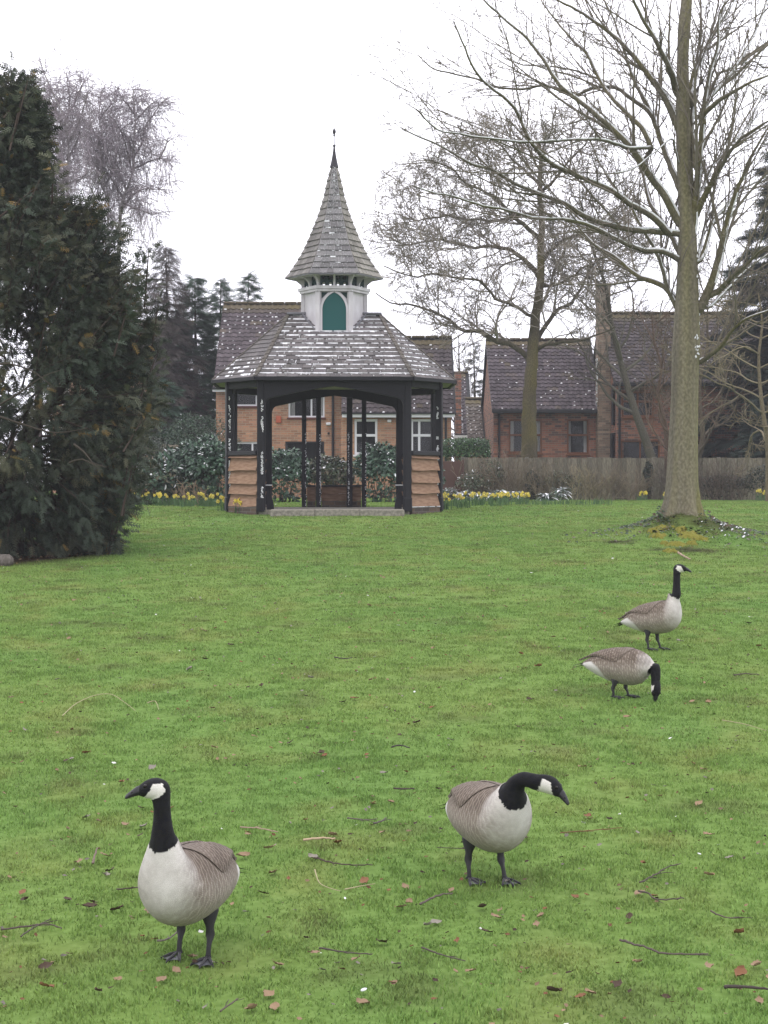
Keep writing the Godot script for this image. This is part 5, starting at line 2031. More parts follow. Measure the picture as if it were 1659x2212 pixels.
func build_shrubs() -> void:
	var laurel := leaf_mesh(0.13, 0.055, 0.25, 0.25)
	var small := leaf_mesh(0.06, 0.035, 0.2, 0.2)
	var blue := [Color(0.038, 0.075, 0.050), Color(0.052, 0.100, 0.064), Color(0.030, 0.056, 0.040), Color(0.070, 0.120, 0.078)]
	var green := [Color(0.045, 0.095, 0.038), Color(0.065, 0.125, 0.045), Color(0.034, 0.070, 0.032)]
	var dull := [Color(0.060, 0.082, 0.046), Color(0.080, 0.096, 0.056), Color(0.044, 0.060, 0.040), Color(0.095, 0.085, 0.058)]
	var g := "snow dusted laurels around the pavilion"
	var gy := 1.15
	var place := func(u: float, d: float) -> Vector3:
		return Vector3((u - 829.5) * d / FOCAL, gy, -d)
	bush("laurel_bush", "tall snow dusted laurel bush touching the left side of the pavilion", place.call(448, 38.0), Vector3(0.75, 1.50, 0.7), 3000, laurel, blue, 0.20, "bush", g)
	bush("laurel_bush", "snow dusted laurel bush second from the pavilion's left side", place.call(392, 38.6), Vector3(0.66, 1.36, 0.7), 2500, laurel, blue, 0.18, "bush", g)
	bush("laurel_bush", "lower dark laurel bush beside the yew, with few snowy leaves", place.call(330, 37.6), Vector3(0.62, 0.98, 0.6), 2100, laurel, dull + blue, 0.2, "bush", g)
	bush("laurel_bush", "laurel bush seen through the left half of the pavilion doorway", place.call(608, 42.0), Vector3(0.72, 1.34, 0.6), 2600, laurel, blue, 0.14, "bush", g)
	bush("laurel_bush", "dull low bush behind the pavilion's back screen, with yellowish leaves", place.call(705, 42.6), Vector3(0.72, 1.16, 0.5), 2200, laurel, dull, 0.12, "bush", g)
	bush("laurel_bush", "tall glossy laurel seen through the right half of the pavilion doorway", place.call(826, 41.6), Vector3(0.70, 1.46, 0.6), 2900, laurel, blue, 0.16, "bush", g)
	bush("laurel_bush", "laurel sprig bush behind the right boarded side of the pavilion", place.call(905, 42.2), Vector3(0.60, 1.15, 0.5), 1500, laurel, blue, 0.14, "bush", g)
	bush("yew_bush", "dark green rounded bush behind the laurels at the foot of the yew", place.call(318, 42.0), Vector3(0.75, 1.75, 0.7), 3600, small, [Color(0.018, 0.028, 0.018), Color(0.028, 0.038, 0.020)], 0.0)
	bush("evergreen_bush", "broad dark green bush under the cedar, beside the tan house wall", place.call(425, 50.5), Vector3(1.25, 2.7, 1.0), 5200, small, [Color(0.022, 0.042, 0.024), Color(0.032, 0.064, 0.032)], 0.05)
	bush("brown_hedge", "brown leafless looking hedge behind the left laurels", place.call(400, 47.0), Vector3(1.6, 1.62, 0.4), 4200, small, [Color(0.11, 0.085, 0.06), Color(0.085, 0.07, 0.05), Color(0.07, 0.065, 0.04)], 0.0, "hedge", "", 40, 0.5)
	bush("clipped_hedge", "neatly clipped bright green hedge over the brown fence panel", Vector3(2.35, 1.95, -48.3), Vector3(0.72, 0.98, 0.45), 6500, small, green, 0.05, "hedge", "", 12, 0.75)
	bush("ivy_bush", "dark ivy clump growing up the middle of the grey fence", place.call(1150, 46.9), Vector3(0.20, 0.85, 0.22), 900, small, [Color(0.014, 0.026, 0.018), Color(0.022, 0.036, 0.024)], 0.0)
	bush("ivy_bush", "thin dark ivy column on the grey fence left of the slim tree", place.call(1400, 47.1), Vector3(0.16, 1.1, 0.16), 700, small, [Color(0.014, 0.026, 0.018), Color(0.024, 0.036, 0.022)], 0.0)
	bush("privet_bush", "sparse small leaved bush at the left end of the grey fence", place.call(1022, 46.0), Vector3(0.50, 0.80, 0.4), 900, small, dull, 0.15)
	bush("privet_bush", "sparse tall bush before the grey fence, right of the privet", place.call(1062, 46.6), Vector3(0.42, 1.15, 0.35), 900, small, dull, 0.08)
	bush("privet_bush", "sparse bush before the grey fence, right of the ivy clump", place.call(1212, 46.4), Vector3(0.55, 0.86, 0.4), 1000, small, dull, 0.04)
	bush("privet_bush", "dark low bush before the fence, right of the big trunk", place.call(1560, 46.5), Vector3(0.95, 0.72, 0.45), 1700, small, [Color(0.03, 0.035, 0.025), Color(0.045, 0.042, 0.03)], 0.0)
	bush("privet_bush", "dark bush under the hanging conifer at the right edge", place.call(1680, 46.0), Vector3(0.9, 1.05, 0.5), 2000, small, [Color(0.022, 0.03, 0.024), Color(0.034, 0.042, 0.03)], 0.0)
	thicket("brown bare shrub at the left end of the grey fence", place.call(1040, 46.3), Vector3(0.9, 1.0, 0.4), 26, Color(0.135, 0.11, 0.08))
	thicket("tall brown bare shrub left of the ivy clump", place.call(1100, 46.2), Vector3(0.9, 1.22, 0.4), 34, Color(0.125, 0.10, 0.075))
	thicket("twiggy brown shrub right of the ivy clump", place.call(1190, 46.2), Vector3(0.9, 1.02, 0.4), 30, Color(0.12, 0.10, 0.07))
	thicket("straw coloured bare shrub before the middle of the fence", place.call(1262, 46.1), Vector3(1.0, 0.86, 0.4), 34, Color(0.17, 0.145, 0.095))
	thicket("brown bare shrub fanning out left of the slim tree", place.call(1340, 46.0), Vector3(1.0, 0.95, 0.4), 34, Color(0.135, 0.11, 0.08))
	thicket("dark bare shrub right behind the big trunk", place.call(1450, 46.0), Vector3(0.9, 1.0, 0.4), 28, Color(0.08, 0.065, 0.055))
	thicket("dark brown bare shrub between the big trunk and the right conifer", place.call(1560, 46.1), Vector3(1.2, 1.05, 0.4), 40, Color(0.085, 0.068, 0.055))
	thicket("bare stems at the foot of the left laurels", place.call(420, 37.0), Vector3(0.7, 0.55, 0.3), 12, Color(0.19, 0.14, 0.10))
	# snowy rosette plants in the bed before the fence
	var strap := leaf_mesh(0.24, 0.075, 0.2, 0.5)
	var us := [965, 1002, 1038, 1068, 1082, 1110, 1180, 1212]
	var tall := [0.34, 0.26, 0.20, 0.22, 0.30, 0.26, 0.20, 0.34]
	var where := ["nearest the pavilion", "second from the pavilion", "third from the pavilion, small", "fourth from the pavilion, among daffodils", "fifth from the pavilion, bushy", "sixth from the pavilion", "small one left of the last", "farthest from the pavilion, by itself"]
	for k in us.size():
		var t := thing("rosette_plant", "snow covered grey green leafy plant before the fence, " + where[k], "plant", place.call(us[k], 43.5 if k < 7 else 44.5) + Vector3(0, 0.0, 0), 0.0, "snowy leafy plants along the fence")
		for pass_ in 2:
			var xf: Array[Transform3D] = []
			var cs := PackedColorArray()
			for j in (56 if pass_ == 0 else 40):
				var a := rf(0, TAU)
				var up := rf(-0.1, 0.9)
				var x := Vector3(cos(a), up, sin(a)).normalized()
				var y := (Vector3.UP - x * x.y).normalized()
				var p := Vector3(cos(a) * rf(0, 0.14), rf(0.3, 1.0) * tall[k] + (0.02 if pass_ else 0.0), sin(a) * rf(0, 0.14))
				xf.append(Transform3D(Basis(x, y, x.cross(y)).scaled_local(Vector3.ONE * rf(0.6, 1.1)), p))
				cs.append(Color(0.07, 0.115, 0.085) * rf(0.7, 1.3))
			if pass_ == 0:
				many("foliage", strap, M.glossy_leaf, xf, cs, t)
			else:
				many("snow", strap, M.snow, xf, PackedColorArray(), t)


func daffodil_flower() -> Shape:
	var s := flat()
	for k in 6:
		var a := TAU * k / 6
		var d := Vector3(0.008, cos(a) * 0.042, sin(a) * 0.042)
		var w := Vector3(0, -sin(a), cos(a)) * 0.016
		s.face([Vector3.ZERO, d * 0.5 - w, d, d * 0.5 + w])
	for k in 8:
		var a := TAU * k / 8
		var b := TAU * (k + 1) / 8
		s.face([Vector3(0.0, cos(a) * 0.012, sin(a) * 0.012), Vector3(0.0, cos(b) * 0.012, sin(b) * 0.012), Vector3(0.035, cos(b) * 0.021, sin(b) * 0.021), Vector3(0.035, cos(a) * 0.021, sin(a) * 0.021)])
	return s


# a clump of daffodils: leaves, stalks and each flower
func daffodils(label: String, u: float, d: float, wide: float, flowers: int, tall: float, mass: int, flower: ArrayMesh, group: String) -> void:
	var x := (u - 829.5) * d / FOCAL
	var t := thing("daffodil_clump", label, "daffodils", on_ground(x, -d), 0.0, group)
	var s := flat()
	var blade := func(p: Vector3, h: float, w: float) -> void:
		var a := rf(0, TAU)
		var side := Vector3(cos(a), 0, sin(a)) * w
		var lean := rand_dir() * h * 0.35
		lean.y = 0
		var m := p + lean * 0.35 + Vector3(0, h * 0.6, 0)
		s.face([p - side, p + side, m + side * 0.9, m - side * 0.9])
		s.face([m - side * 0.9, m + side * 0.9, p + lean + Vector3(0, h, 0)])
	for j in mass:
		var q := Vector3(rf(-wide, wide), 0, rf(-0.16, 0.16))
		q.y = ground(t.position.x + q.x, t.position.z + q.z) - t.position.y
		blade.call(q, tall * rf(0.5, 0.95), rf(0.005, 0.009))
	part("leaves", s, M.daffodil_leaf, t, "stuff")
	for j in flowers:
		var q := Vector3(rf(-wide, wide), tall * rf(0.75, 1.15), rf(-0.15, 0.18))
		s = flat()
		s.bar(Vector3(q.x, 0, q.z), q, 0.007, 0.007, Vector3.RIGHT)
		var f := part("flower", flower, M.petal, t)
		f.position = q
		f.rotation = Vector3(rf(-0.4, 0.4), -PI / 2 + rf(-1.1, 1.1), rf(-0.35, 0.2))
		f.scale = Vector3.ONE * rf(0.85, 1.2)
		var st := part("stalk", s, M.daffodil_leaf, f)
		st.transform = f.transform.affine_inverse()


func build_daffodils() -> void:
	var flower := daffodil_flower().mesh()
	var g := "daffodils in drifts beside the pavilion"
	var left := [[285, 37.0, 2, "leafy clump nearest the yew"], [308, 36.6, 1, "second clump from the yew"], [330, 36.8, 3, "third clump from the yew"], [349, 36.4, 9, "dense clump of many flowers left of the laurels' stems"], [372, 36.6, 3, "clump below the low laurel"], [391, 36.2, 4, "clump below the gap in the laurels"], [404, 35.6, 2, "clump set forward on the lawn"], [414, 36.4, 4, "clump left of the tall laurel's foot"], [440, 36.2, 7, "bright clump below the tall laurel"], [452, 35.4, 2, "small forward clump below the tall laurel"], [464, 36.0, 4, "clump just left of the pavilion drift"]]
	for q in left:
		daffodils("yellow daffodils left of the pavilion, " + q[3], q[0], q[1], 0.14, q[2], 0.24, 46, flower, g)
	var near := [[484, 32.6, 10, "full clump against the pavilion's left corner post"], [505, 32.2, 5, "clump before the left boarded side"], [522, 31.6, 8, "low bright clump before the left boarded side"], [541, 31.9, 3, "clump left of the doorway post"]]
	for q in near:
		daffodils("yellow daffodils at the pavilion, " + q[3], q[0], q[1], 0.13, q[2], 0.24, 40, flower, g)
	var right := [[958, 33.6, 5, "tall clump against the pavilion's right corner post"], [940, 32.4, 2, "small clump before the right boarded side"], [972, 35.5, 6, "first clump beyond the right corner post"], [988, 36.0, 4, "second clump right of the pavilion"], [1000, 34.4, 2, "short forward clump right of the pavilion"], [1016, 37.2, 6, "clump before the snowy plants"], [1033, 36.4, 7, "dense clump before the snowy plants"], [1052, 37.0, 4, "clump left of the bright row"], [1072, 36.0, 3, "forward clump under the bright row"], [1092, 36.8, 3, "clump at the end of the bright row"], [1128, 38.2, 11, "large isolated clump left of the bare leaves"]]
	for q in right:
		daffodils("yellow daffodils right of the pavilion, " + q[3], q[0], q[1], 0.15, q[2], 0.25, 44, flower, g)
	var row := [[1050, "left end"], [1078, "second from the left"], [1096, "middle"], [1118, "right end"]]
	for q in row:
		daffodils("yellow daffodils in the row at the lawn's far edge, " + q[1], q[0], 42.0 + rf(-0.6, 0.6), 0.16, 6, 0.20, 20, flower, g)
	daffodils("yellow daffodils at the foot of the fence, left of the big trunk", 1386, 45.5, 0.16, 8, 0.22, 30, flower, g)
	daffodils("yellow daffodils half hidden behind the big trunk's left side", 1438, 45.3, 0.10, 3, 0.20, 14, flower, g)
	daffodils("yellow daffodils at the right edge of the lawn, before the dark shrubs", 1644, 44.6, 0.16, 9, 0.26, 30, flower, g)
	var leaves := [[1160, "nearest the isolated clump"], [1200, "second of the four"], [1250, "third of the four"], [1300, "farthest right, with white buds"]]
	for q in leaves:
		daffodils("flowerless daffodil leaves on the lawn right of the pavilion, " + q[1], q[0], 37.5, 0.26, 0, 0.20, 52, flower, "flowerless daffodil leaves")
	# the mossy mound at the foot of the big tree: cushions of moss, ivy and snowdrop leaves, bare earth
	var small := leaf_mesh(0.055, 0.045, 0.2, 0.2)
	var k := 0
	for q in [[1422, 1160, 0.11, "below the trunk's left root"], [1488, 1158, 0.17, "brightest, in the middle of the mound"], [1512, 1166, 0.11, "right of the brightest one"], [1462, 1178, 0.13, "lower middle of the mound"], [1450, 1193, 0.09, "lowest, by the bare earth"], [1428, 1143, 0.12, "against the trunk's left foot"], [1408, 1150, 0.08, "farthest left on the mound"], [1496, 1176, 0.07, "small one right of the lower middle"], [1470, 1146, 0.10, "close under the trunk"], [1436, 1176, 0.06, "small one left of the lower middle"]]:
		var p := lawn_point(q[0], q[1])
		var s := soft()
		var ps := PackedVector3Array()
		for i in 9:
			for j in 20:
				var a := TAU * j / 20
				var r: float = q[2] * (i / 8.0) * (1.0 + 0.9 * noise.get_noise_2d(cos(a) * 34.0 + k * 50.0, sin(a) * 34.0) + 0.5 * noise.get_noise_2d(cos(a) * 110.0 + k * 90.0, sin(a) * 110.0))
				var e := p + Vector3(cos(a) * r * 1.2, 0, -sin(a) * r * 1.5)
				e.y = ground(e.x, e.z) + 0.060 * (1.0 - pow(i / 8.0, 2.0)) - 0.012 + 0.030 * noise.get_noise_2d(e.x * 300.0, e.z * 300.0)
				ps.append(e - p)
		s.grid(ps, 9, 20, true, true)
		var o := part("moss_cushion", s, M.moss)
		o.position = p
		tag(o, "yellow green moss cushion at the big tree's foot, " + q[3], "moss", "moss around the big tree")
		k += 1
	var xf: Array[Transform3D] = []
	var cs := PackedColorArray()
	var sf: Array[Transform3D] = []
	for j in 3000:
		var a := rf(0, TAU)
		var r := 0.26 + absf(rng.randfn(0.0, 0.42))
		var x := 4.42 + cos(a) * r * 1.25
		var z := -24.6 + sin(a) * r * (1.9 if sin(a) > 0 else 0.9)
		if noise.get_noise_2d(x * 45.0, z * 45.0) < 0.10 and j % 7:
			continue
		var d := Vector3(cos(a), rf(-0.1, 0.8), sin(a)).normalized()
		var y := (Vector3(0, 1, 0.5) + rand_dir() * 0.5)
		y = (y - d * d.dot(y)).normalized()
		var up := clampf(0.34 - r, 0.0, 0.12) * 2.0
		var tr := Transform3D(Basis(d, y, d.cross(y)).scaled_local(Vector3.ONE * rf(0.5, 1.1)), on_ground(x, z, 0.02 + up * rng.randf()))
		xf.append(tr)
		cs.append([Color(0.024, 0.045, 0.022), Color(0.045, 0.075, 0.03), Color(0.07, 0.05, 0.03)][j % 3] * rf(0.7, 1.3))
		if cos(a) > 0.1 and r < 0.85 and rng.randf() < 0.15:
			sf.append(Transform3D(tr.basis, tr.origin + Vector3(0, 0.008, 0)))
	var ivy := many("ground_ivy", small, M.glossy_leaf, xf, cs)
	ivy.set_meta("label", "ivy and seedling leaves over the mound at the big tree")
	var si := many("snow_on_ivy", small, M.snow, sf, PackedColorArray())
	si.set_meta("label", "snow lying on the ivy right of the big trunk")


func tuft_mesh(seed_: int, blades: int, spread: float, h: float) -> ArrayMesh:
	var r := RandomNumberGenerator.new()
	r.seed = seed_
	var s := Shape.new()
	s.colored = true
	for i in blades:
		var a := r.randf_range(0, TAU)
		var p := Vector3(r.randf_range(-spread, spread), 0, r.randf_range(-spread, spread))
		var hh := h * r.randf_range(0.45, 1.15)
		var lean := Vector3(r.randf_range(-1, 1), 0, r.randf_range(-1, 1)) * hh * r.randf_range(0.2, 1.0)
		var side := Vector3(cos(a), 0, sin(a)) * r.randf_range(0.0016, 0.0034)
		var m := p + lean * 0.4 + Vector3(0, hh * 0.62, 0)
		var k := r.randf_range(0.7, 1.3)
		s.col = Color(k, k * r.randf_range(0.93, 1.05), k * r.randf_range(0.8, 1.1))
		s.face([p - side, p + side, m + side * 0.85, m - side * 0.85])
		s.face([m - side * 0.85, m + side * 0.85, p + lean + Vector3(0, hh, 0)])
	return s.mesh()


func build_grass() -> void:
	for kind in 3:
		var xf: Array[Transform3D] = []
		var cs := PackedColorArray()
		var mesh := tuft_mesh(kind + 5, 14, 0.050, 0.021)
		# bands by distance: tufts per square metre and their width
		for band in [[3.4, 9.0, 150.0, 1.0], [9.0, 16.0, 95.0, 1.25], [16.0, 27.0, 48.0, 1.7], [27.0, 47.0, 17.0, 2.4]]:
			var d: float = band[0]
			while d < band[1]:
				var half: float = d * 0.232 + 1.6
				var n: int = int(half * 2.0 * 0.25 * band[2])
				for j in n:
					var z := -(d + rng.randf() * 0.25)
					var x := rf(-half, half)
					if Vector2((x + 0.98) / 2.25, (z + 32.7) / 2.0).length() < 1.0:
						continue
					var g := turf(x, z)
					if g.g < 0.10 and rng.randf() < 0.75:
						continue
					var k: float = band[3]
					var hgt := rf(0.65, 1.2) * (1.0 + 0.35 * noise.get_noise_2d(x * 30.0, z * 30.0))
					var b := Basis(Vector3.UP, rf(0, TAU)).scaled_local(Vector3(k, hgt * (0.9 + 0.1 * k), k))
					xf.append(Transform3D(b, on_ground(x, z, -0.004)))
					cs.append(g * rf(0.8, 1.25))
				d += 0.25
		var o := many("grass", mesh, M.grass, xf, cs)
		o.set_meta("label", "short green grass of the lawn")


# Geese. A goose is one skin drawn over rings; each ring is [top x, top y, bottom x, bottom y, half width] in the plane of the bird.

const BODY := [
	[-0.335, 0.252, -0.335, 0.236, 0.020], [-0.30, 0.282, -0.30, 0.218, 0.046], [-0.25, 0.318, -0.245, 0.190, 0.075], [-0.18, 0.355, -0.17, 0.160, 0.104], [-0.10, 0.385, -0.09, 0.135, 0.127],
	[-0.02, 0.402, 0.0, 0.122, 0.138], [0.06, 0.408, 0.09, 0.124, 0.139],
]
const UPRIGHT := [[0.11, 0.408, 0.17, 0.150, 0.130], [0.135, 0.414, 0.222, 0.200, 0.114], [0.148, 0.428, 0.245, 0.262, 0.094], [0.156, 0.446, 0.250, 0.330, 0.073], [0.161, 0.466, 0.246, 0.398, 0.056]]
const HEAD_UP := [[-0.027, 0.028, 0.041, -0.003, 0.034], [-0.015, 0.051, 0.051, -0.002, 0.036], [0.008, 0.063, 0.057, 0.0, 0.036], [0.033, 0.064, 0.063, 0.003, 0.034], [0.057, 0.055, 0.071, 0.006, 0.029], [0.075, 0.042, 0.078, 0.009, 0.021]]
const HEAD_ON := [[-0.035, 0.047, -0.020, -0.014, 0.033], [-0.012, 0.058, 0.008, -0.008, 0.036], [0.012, 0.064, 0.032, -0.003, 0.036], [0.036, 0.063, 0.054, 0.002, 0.034], [0.058, 0.054, 0.069, 0.006, 0.029], [0.075, 0.042, 0.078, 0.009, 0.021]]
const BEAK := [[0.073, 0.042, 0.077, 0.009, 0.0212], [0.084, 0.039, 0.086, 0.007, 0.0195], [0.096, 0.031, 0.098, 0.004, 0.0172], [0.108, 0.022, 0.110, 0.001, 0.0150], [0.118, 0.014, 0.119, -0.002, 0.0128], [0.124, 0.007, 0.124, 0.0, 0.007]]


func spline(a: float, b: float, c: float, d: float, t: float) -> float:
	return 0.5 * (2.0 * b + (c - a) * t + (2.0 * a - 5.0 * b + 4.0 * c - d) * t * t + (3.0 * b - a - 3.0 * c + d) * t * t * t)


func rings_between(rows: Array, step: float) -> Array:
	var out := []
	for i in rows.size() - 1:
		var p0: Array = rows[maxi(i - 1, 0)]
		var p1: Array = rows[i]
		var p2: Array = rows[i + 1]
		var p3: Array = rows[mini(i + 2, rows.size() - 1)]
		var far := maxf(Vector2(p1[0] - p2[0], p1[1] - p2[1]).length(), Vector2(p1[2] - p2[2], p1[3] - p2[3]).length())
		var n := maxi(2, int(far / step))
		for k in n:
			var r := []
			for m in p1.size():
				r.append(spline(p0[m], p1[m], p2[m], p3[m], float(k) / n))
			out.append(r)
	out.append(rows[rows.size() - 1].duplicate())
	return out


func head_row(h: Array, o: Vector2, pitch: float) -> Array:
	var a := o + Vector2(h[0], h[1]).rotated(pitch)
	var b := o + Vector2(h[2], h[3]).rotated(pitch)
	# the head's own measures ride along for the face markings
	return [a.x, a.y, b.x, b.y, h[4], h[0], h[1], h[2], h[3], 2.0]


func neck_row(n: Array) -> Array:
	var d := Vector2.from_angle(deg_to_rad(n[2]))
	var up := Vector2(-d.y, d.x)
	var c := Vector2(n[0], n[1])
	var a: Vector2 = c + up * n[3]
	var b: Vector2 = c - up * n[3]
	return [a.x, a.y, b.x, b.y, n[4], -0.12, 0.0, -0.12, -0.06, 1.0]


# scalloped feather pattern: 0 in the middle of a feather, 1 on its pale edge
func scallop(along: float, across: float, size: float) -> float:
	var row := floorf(along / size)
	var best := 0.0
	for k in [0.0, -1.0]:
		var r: float = row + k
		var fx: float = along / size - r
		var fy := across / (size * 2.1) + (0.5 if int(absf(r)) % 2 else 0.0)
		fy = (fy - floorf(fy)) * 2.0 - 1.0
		var edge := fx - (1.0 - 0.38 * fy * fy)
		if k == 0.0 and edge > 0.0:
			best = maxf(best, 0.0)
		if absf(edge) < 0.16:
			best = maxf(best, 1.0 - absf(edge) / 0.16)
	return best


func goose(label: String, where: Vector3, heading: float, front: Array, neck: Array, head: Array, o: Vector2, pitch: float, yaw: float, body_pitch: float, drop: float, legs: Array, fine: float, scale_ := 1.0, roll := 0.0) -> void:
	var t := thing("canada_goose", label, "goose", where, heading, "geese on the lawn")
	t.scale = Vector3.ONE * scale_
	var rows := []
	for r0 in BODY + front:
		# a slim bird: the trunk narrows and the belly is drawn up
		var lean: float = 1.0 - 0.12 * clampf((0.44 - r0[1]) / 0.03, 0.0, 1.0)
		var r := [r0[0] * 0.97, r0[1], r0[2] * 0.97 if r0[2] < 0.20 else r0[2] - 0.006, 0.30 + (r0[3] - 0.30) * 0.92 if r0[3] < 0.30 else r0[3], r0[4] * lean]
		var a := Vector2(r[0], r[1] - 0.27).rotated(body_pitch) + Vector2(0, 0.27 - drop)
		var b := Vector2(r[2], r[3] - 0.27).rotated(body_pitch) + Vector2(0, 0.27 - drop)
		rows.append([a.x, a.y, b.x, b.y, r[4], -0.12, 0.0, -0.12, -0.06, 0.0])
	var body_count := rows.size()
	for n in neck:
		rows.append(neck_row(n))
	for h in head:
		rows.append(head_row(h, o, pitch))
	var rings := rings_between(rows, fine)
	var sides := int(clampf(0.62 / fine, 48, 130))
	var base: Array = rows[body_count - 1]
	var pivot := Vector2((base[0] + base[2]) * 0.5, (base[1] + base[3]) * 0.5)
	# how far along the neck each ring is, for the turn of the head
	var run := PackedFloat32Array()
	var dist := 0.0
	var start := -1.0
	for i in rings.size():
		if i > 0:
			dist += Vector2(rings[i][0] + rings[i][2] - rings[i - 1][0] - rings[i - 1][2], rings[i][1] + rings[i][3] - rings[i - 1][1] - rings[i - 1][3]).length() * 0.5
		run.append(dist)
		if start < 0.0 and rings[i][9] > 0.02:
			start = dist
	var s := soft(true)
	var ps := PackedVector3Array()
	var neck_len: float = dist - start
	var pose := func(q: Vector3, i: int) -> Vector3:
		var w := smoothstep(0.0, 0.85, (run[i] - start) / neck_len)
		var d := q - Vector3(pivot.x, q.y, 0)
		return Vector3(pivot.x, q.y, 0) + d.rotated(Vector3.UP, yaw * w)
	for i in rings.size():
		var r: Array = rings[i]
		var tp := Vector2(r[0], r[1])
		var bt := Vector2(r[2], r[3])
		var mid := (tp + bt) * 0.5
		var kind: float = r[9]
		for j in sides:
			var a := TAU * j / sides
			var ca := cos(a)
			var sa := sin(a)
			var low := 1.0 + (0.02 + 0.08 * smoothstep(0.5, -0.5, ca) - 0.05 * smoothstep(0.0, 1.0, ca)) * sa * sa * clampf(1.0 - kind * 2.0, 0.0, 1.0)
			var p2 := mid + (tp - mid) * (ca if kind > 1.0 else ca * (1.0 - 0.03 * sa * sa))
			var side: float = sa * r[4] * low
			var p := Vector3(p2.x, p2.y, side)
			# colour
			var c: Color
			var n1 := noise.get_noise_3d(p.x * 160.0, p.y * 160.0, p.z * 160.0)
			var n2 := noise.get_noise_3d(p.x * 700.0, p.y * 700.0, p.z * 700.0)
			if kind > 0.28 + 0.12 * n2 + 0.05 * n1:
				c = Color(0.0085, 0.0085, 0.011) * (1.0 + 0.5 * n2)
				if kind > 1.2:
					var hx := lerpf((r[5] + r[7]) * 0.5, r[5], ca) if ca > 0 else lerpf((r[5] + r[7]) * 0.5, r[7], -ca)
					var hy := lerpf((r[6] + r[8]) * 0.5, r[6], ca) if ca > 0 else lerpf((r[6] + r[8]) * 0.5, r[8], -ca)
					var f := clampf(hy / 0.055, -0.2, 1.0)
					var rear := lerpf(0.000, -0.004, f) + 0.003 * n1
					var frontx := lerpf(0.066, 0.026, pow(maxf(f, 0.0), 0.8)) + 0.003 * n1
					if hx > rear and hx < frontx and hy < 0.050 + 0.002 * n1:
						c = Color(0.68, 0.66, 0.63)
			else:
				var x := p.x
				var along := run[i]
				var sc := scallop(along + 0.006 * n1, absf(PI - a) * r[4], 0.019)
				var breast := clampf((x - 0.142 + 0.20 * (p.y + drop - 0.30) + 0.035 * n1 + 0.012 * n2) / 0.12, 0.0, 1.0)
				var belly := clampf((-ca - 0.15) * 1.2, 0.0, 1.0)
				var brown := Color(0.125, 0.098, 0.080).lerp(Color(0.37, 0.32, 0.275), sc * 0.9) * (1.0 + 0.22 * n1)
				var flank := Color(0.235, 0.200, 0.170).lerp(Color(0.46, 0.42, 0.375), sc * 0.9) * (1.0 + 0.20 * n1 + 0.12 * n2)
				c = brown.lerp(flank, smoothstep(0.55, -0.15, ca + 0.1 * n1))
				c = c.lerp(Color(0.36, 0.325, 0.285) * (1.0 + 0.10 * n2), belly * 0.6)
				c = c.lerp(Color(0.63, 0.605, 0.59) * (1.0 + 0.05 * n2 + 0.06 * n1), breast * smoothstep(0.95, 0.45, ca * (1.0 - breast * 0.6)))
				var rump := smoothstep(-0.118, -0.150, x + 0.10 * (ca + 0.4) + 0.02 * n1) * smoothstep(0.42, 0.30, ca + 0.06 * n1)
				c = c.lerp(Color(0.60, 0.585, 0.57), rump)
			s.c.append(c)
			ps.append(pose.call(p, i))
	s.grid(ps, rings.size(), sides, true, true)
	# closed ends
	for e in [0, rings.size() - 1]:
		var m := Vector3.ZERO
		for j in sides:
			m += ps[e * sides + j]
		s.c.append(s.c[e * sides])
		s.v.append(m / sides)
		var ci := s.v.size() - 1
		for j in sides:
			if e == 0:
				s.tri(ci, e * sides + j, e * sides + (j + 1) % sides)
			else:
				s.tri(ci, e * sides + (j + 1) % sides, e * sides + j)
	part("body", s, M.plumage, t)
	# wings: folded, lying over the back and flanks, their edges proud of the body
	for sz in [-1.0, 1.0]:
		var w := soft(true)
		var wp := PackedVector3Array()
		var nu := int(0.50 / fine)
		var nv := int(0.30 / fine)
		for iu in nu + 1:
			var fu := float(iu) / nu
			for iv in nv + 1:
				var fv := float(iv) / nv
				# rows run from the shoulder back to the wing tip; columns from the spine down to the edge
				var x := lerpf(0.095, -0.335, fu)
				var hold := sqrt(clampf(1.0 - pow(fu * 2.0 - 0.72, 2.0) / 1.7, 0.0, 1.0))
				var lo := lerpf(1.50, 0.42, pow(fu, 1.25)) * (0.35 + 0.65 * hold) * smoothstep(-0.10, 0.28, fu)
				var a := lerpf(0.03 + 0.16 * fu, lo, fv)
				# the body ring nearest to that x
				var best := 0
				for i in rings.size():
					if rings[i][9] > 0.01:
						break
					if (rings[i][0] + rings[i][2]) * 0.5 - absf(sin(a)) * 0.02 < x:
						best = i
				var r: Array = rings[best]
				var tp := Vector2(r[0], r[1])
				var bt := Vector2(r[2], r[3])
				var mid := (tp + bt) * 0.5
				var up2 := (tp - mid)
				var edge := smoothstep(0.0, 0.10, fv) * smoothstep(0.0, 0.16, 1.0 - fv) * smoothstep(0.0, 0.12, fu) 
				var lift := 0.0025 + (0.003 + 0.009 * smoothstep(0.25, 0.75, fu)) * edge + 0.006 * fu * fu
				var rad := Vector3(0, cos(a), sin(a) * sz)
				var p := Vector3(x, mid.y + up2.length() * cos(a), sz * sin(a) * r[4]) + rad * lift
				if fu > 0.80:
					var q := (fu - 0.80) / 0.20
					p = p.lerp(Vector3(x - 0.015 * q, p.y + 0.012 * q, p.z * (1.0 - 0.25 * q)), q)
				wp.append(p)
				var sc := scallop(fu * 0.46 + 0.010 * fv, fv * 0.22, 0.019 + 0.010 * floorf(fu * 3.0) / 3.0)
				var n1 := noise.get_noise_3d(p.x * 180.0, p.y * 180.0, p.z * 180.0 + 40.0)
				var c := Color(0.112, 0.086, 0.070).lerp(Color(0.36, 0.31, 0.265), sc * 0.9) * (1.0 + 0.25 * n1)
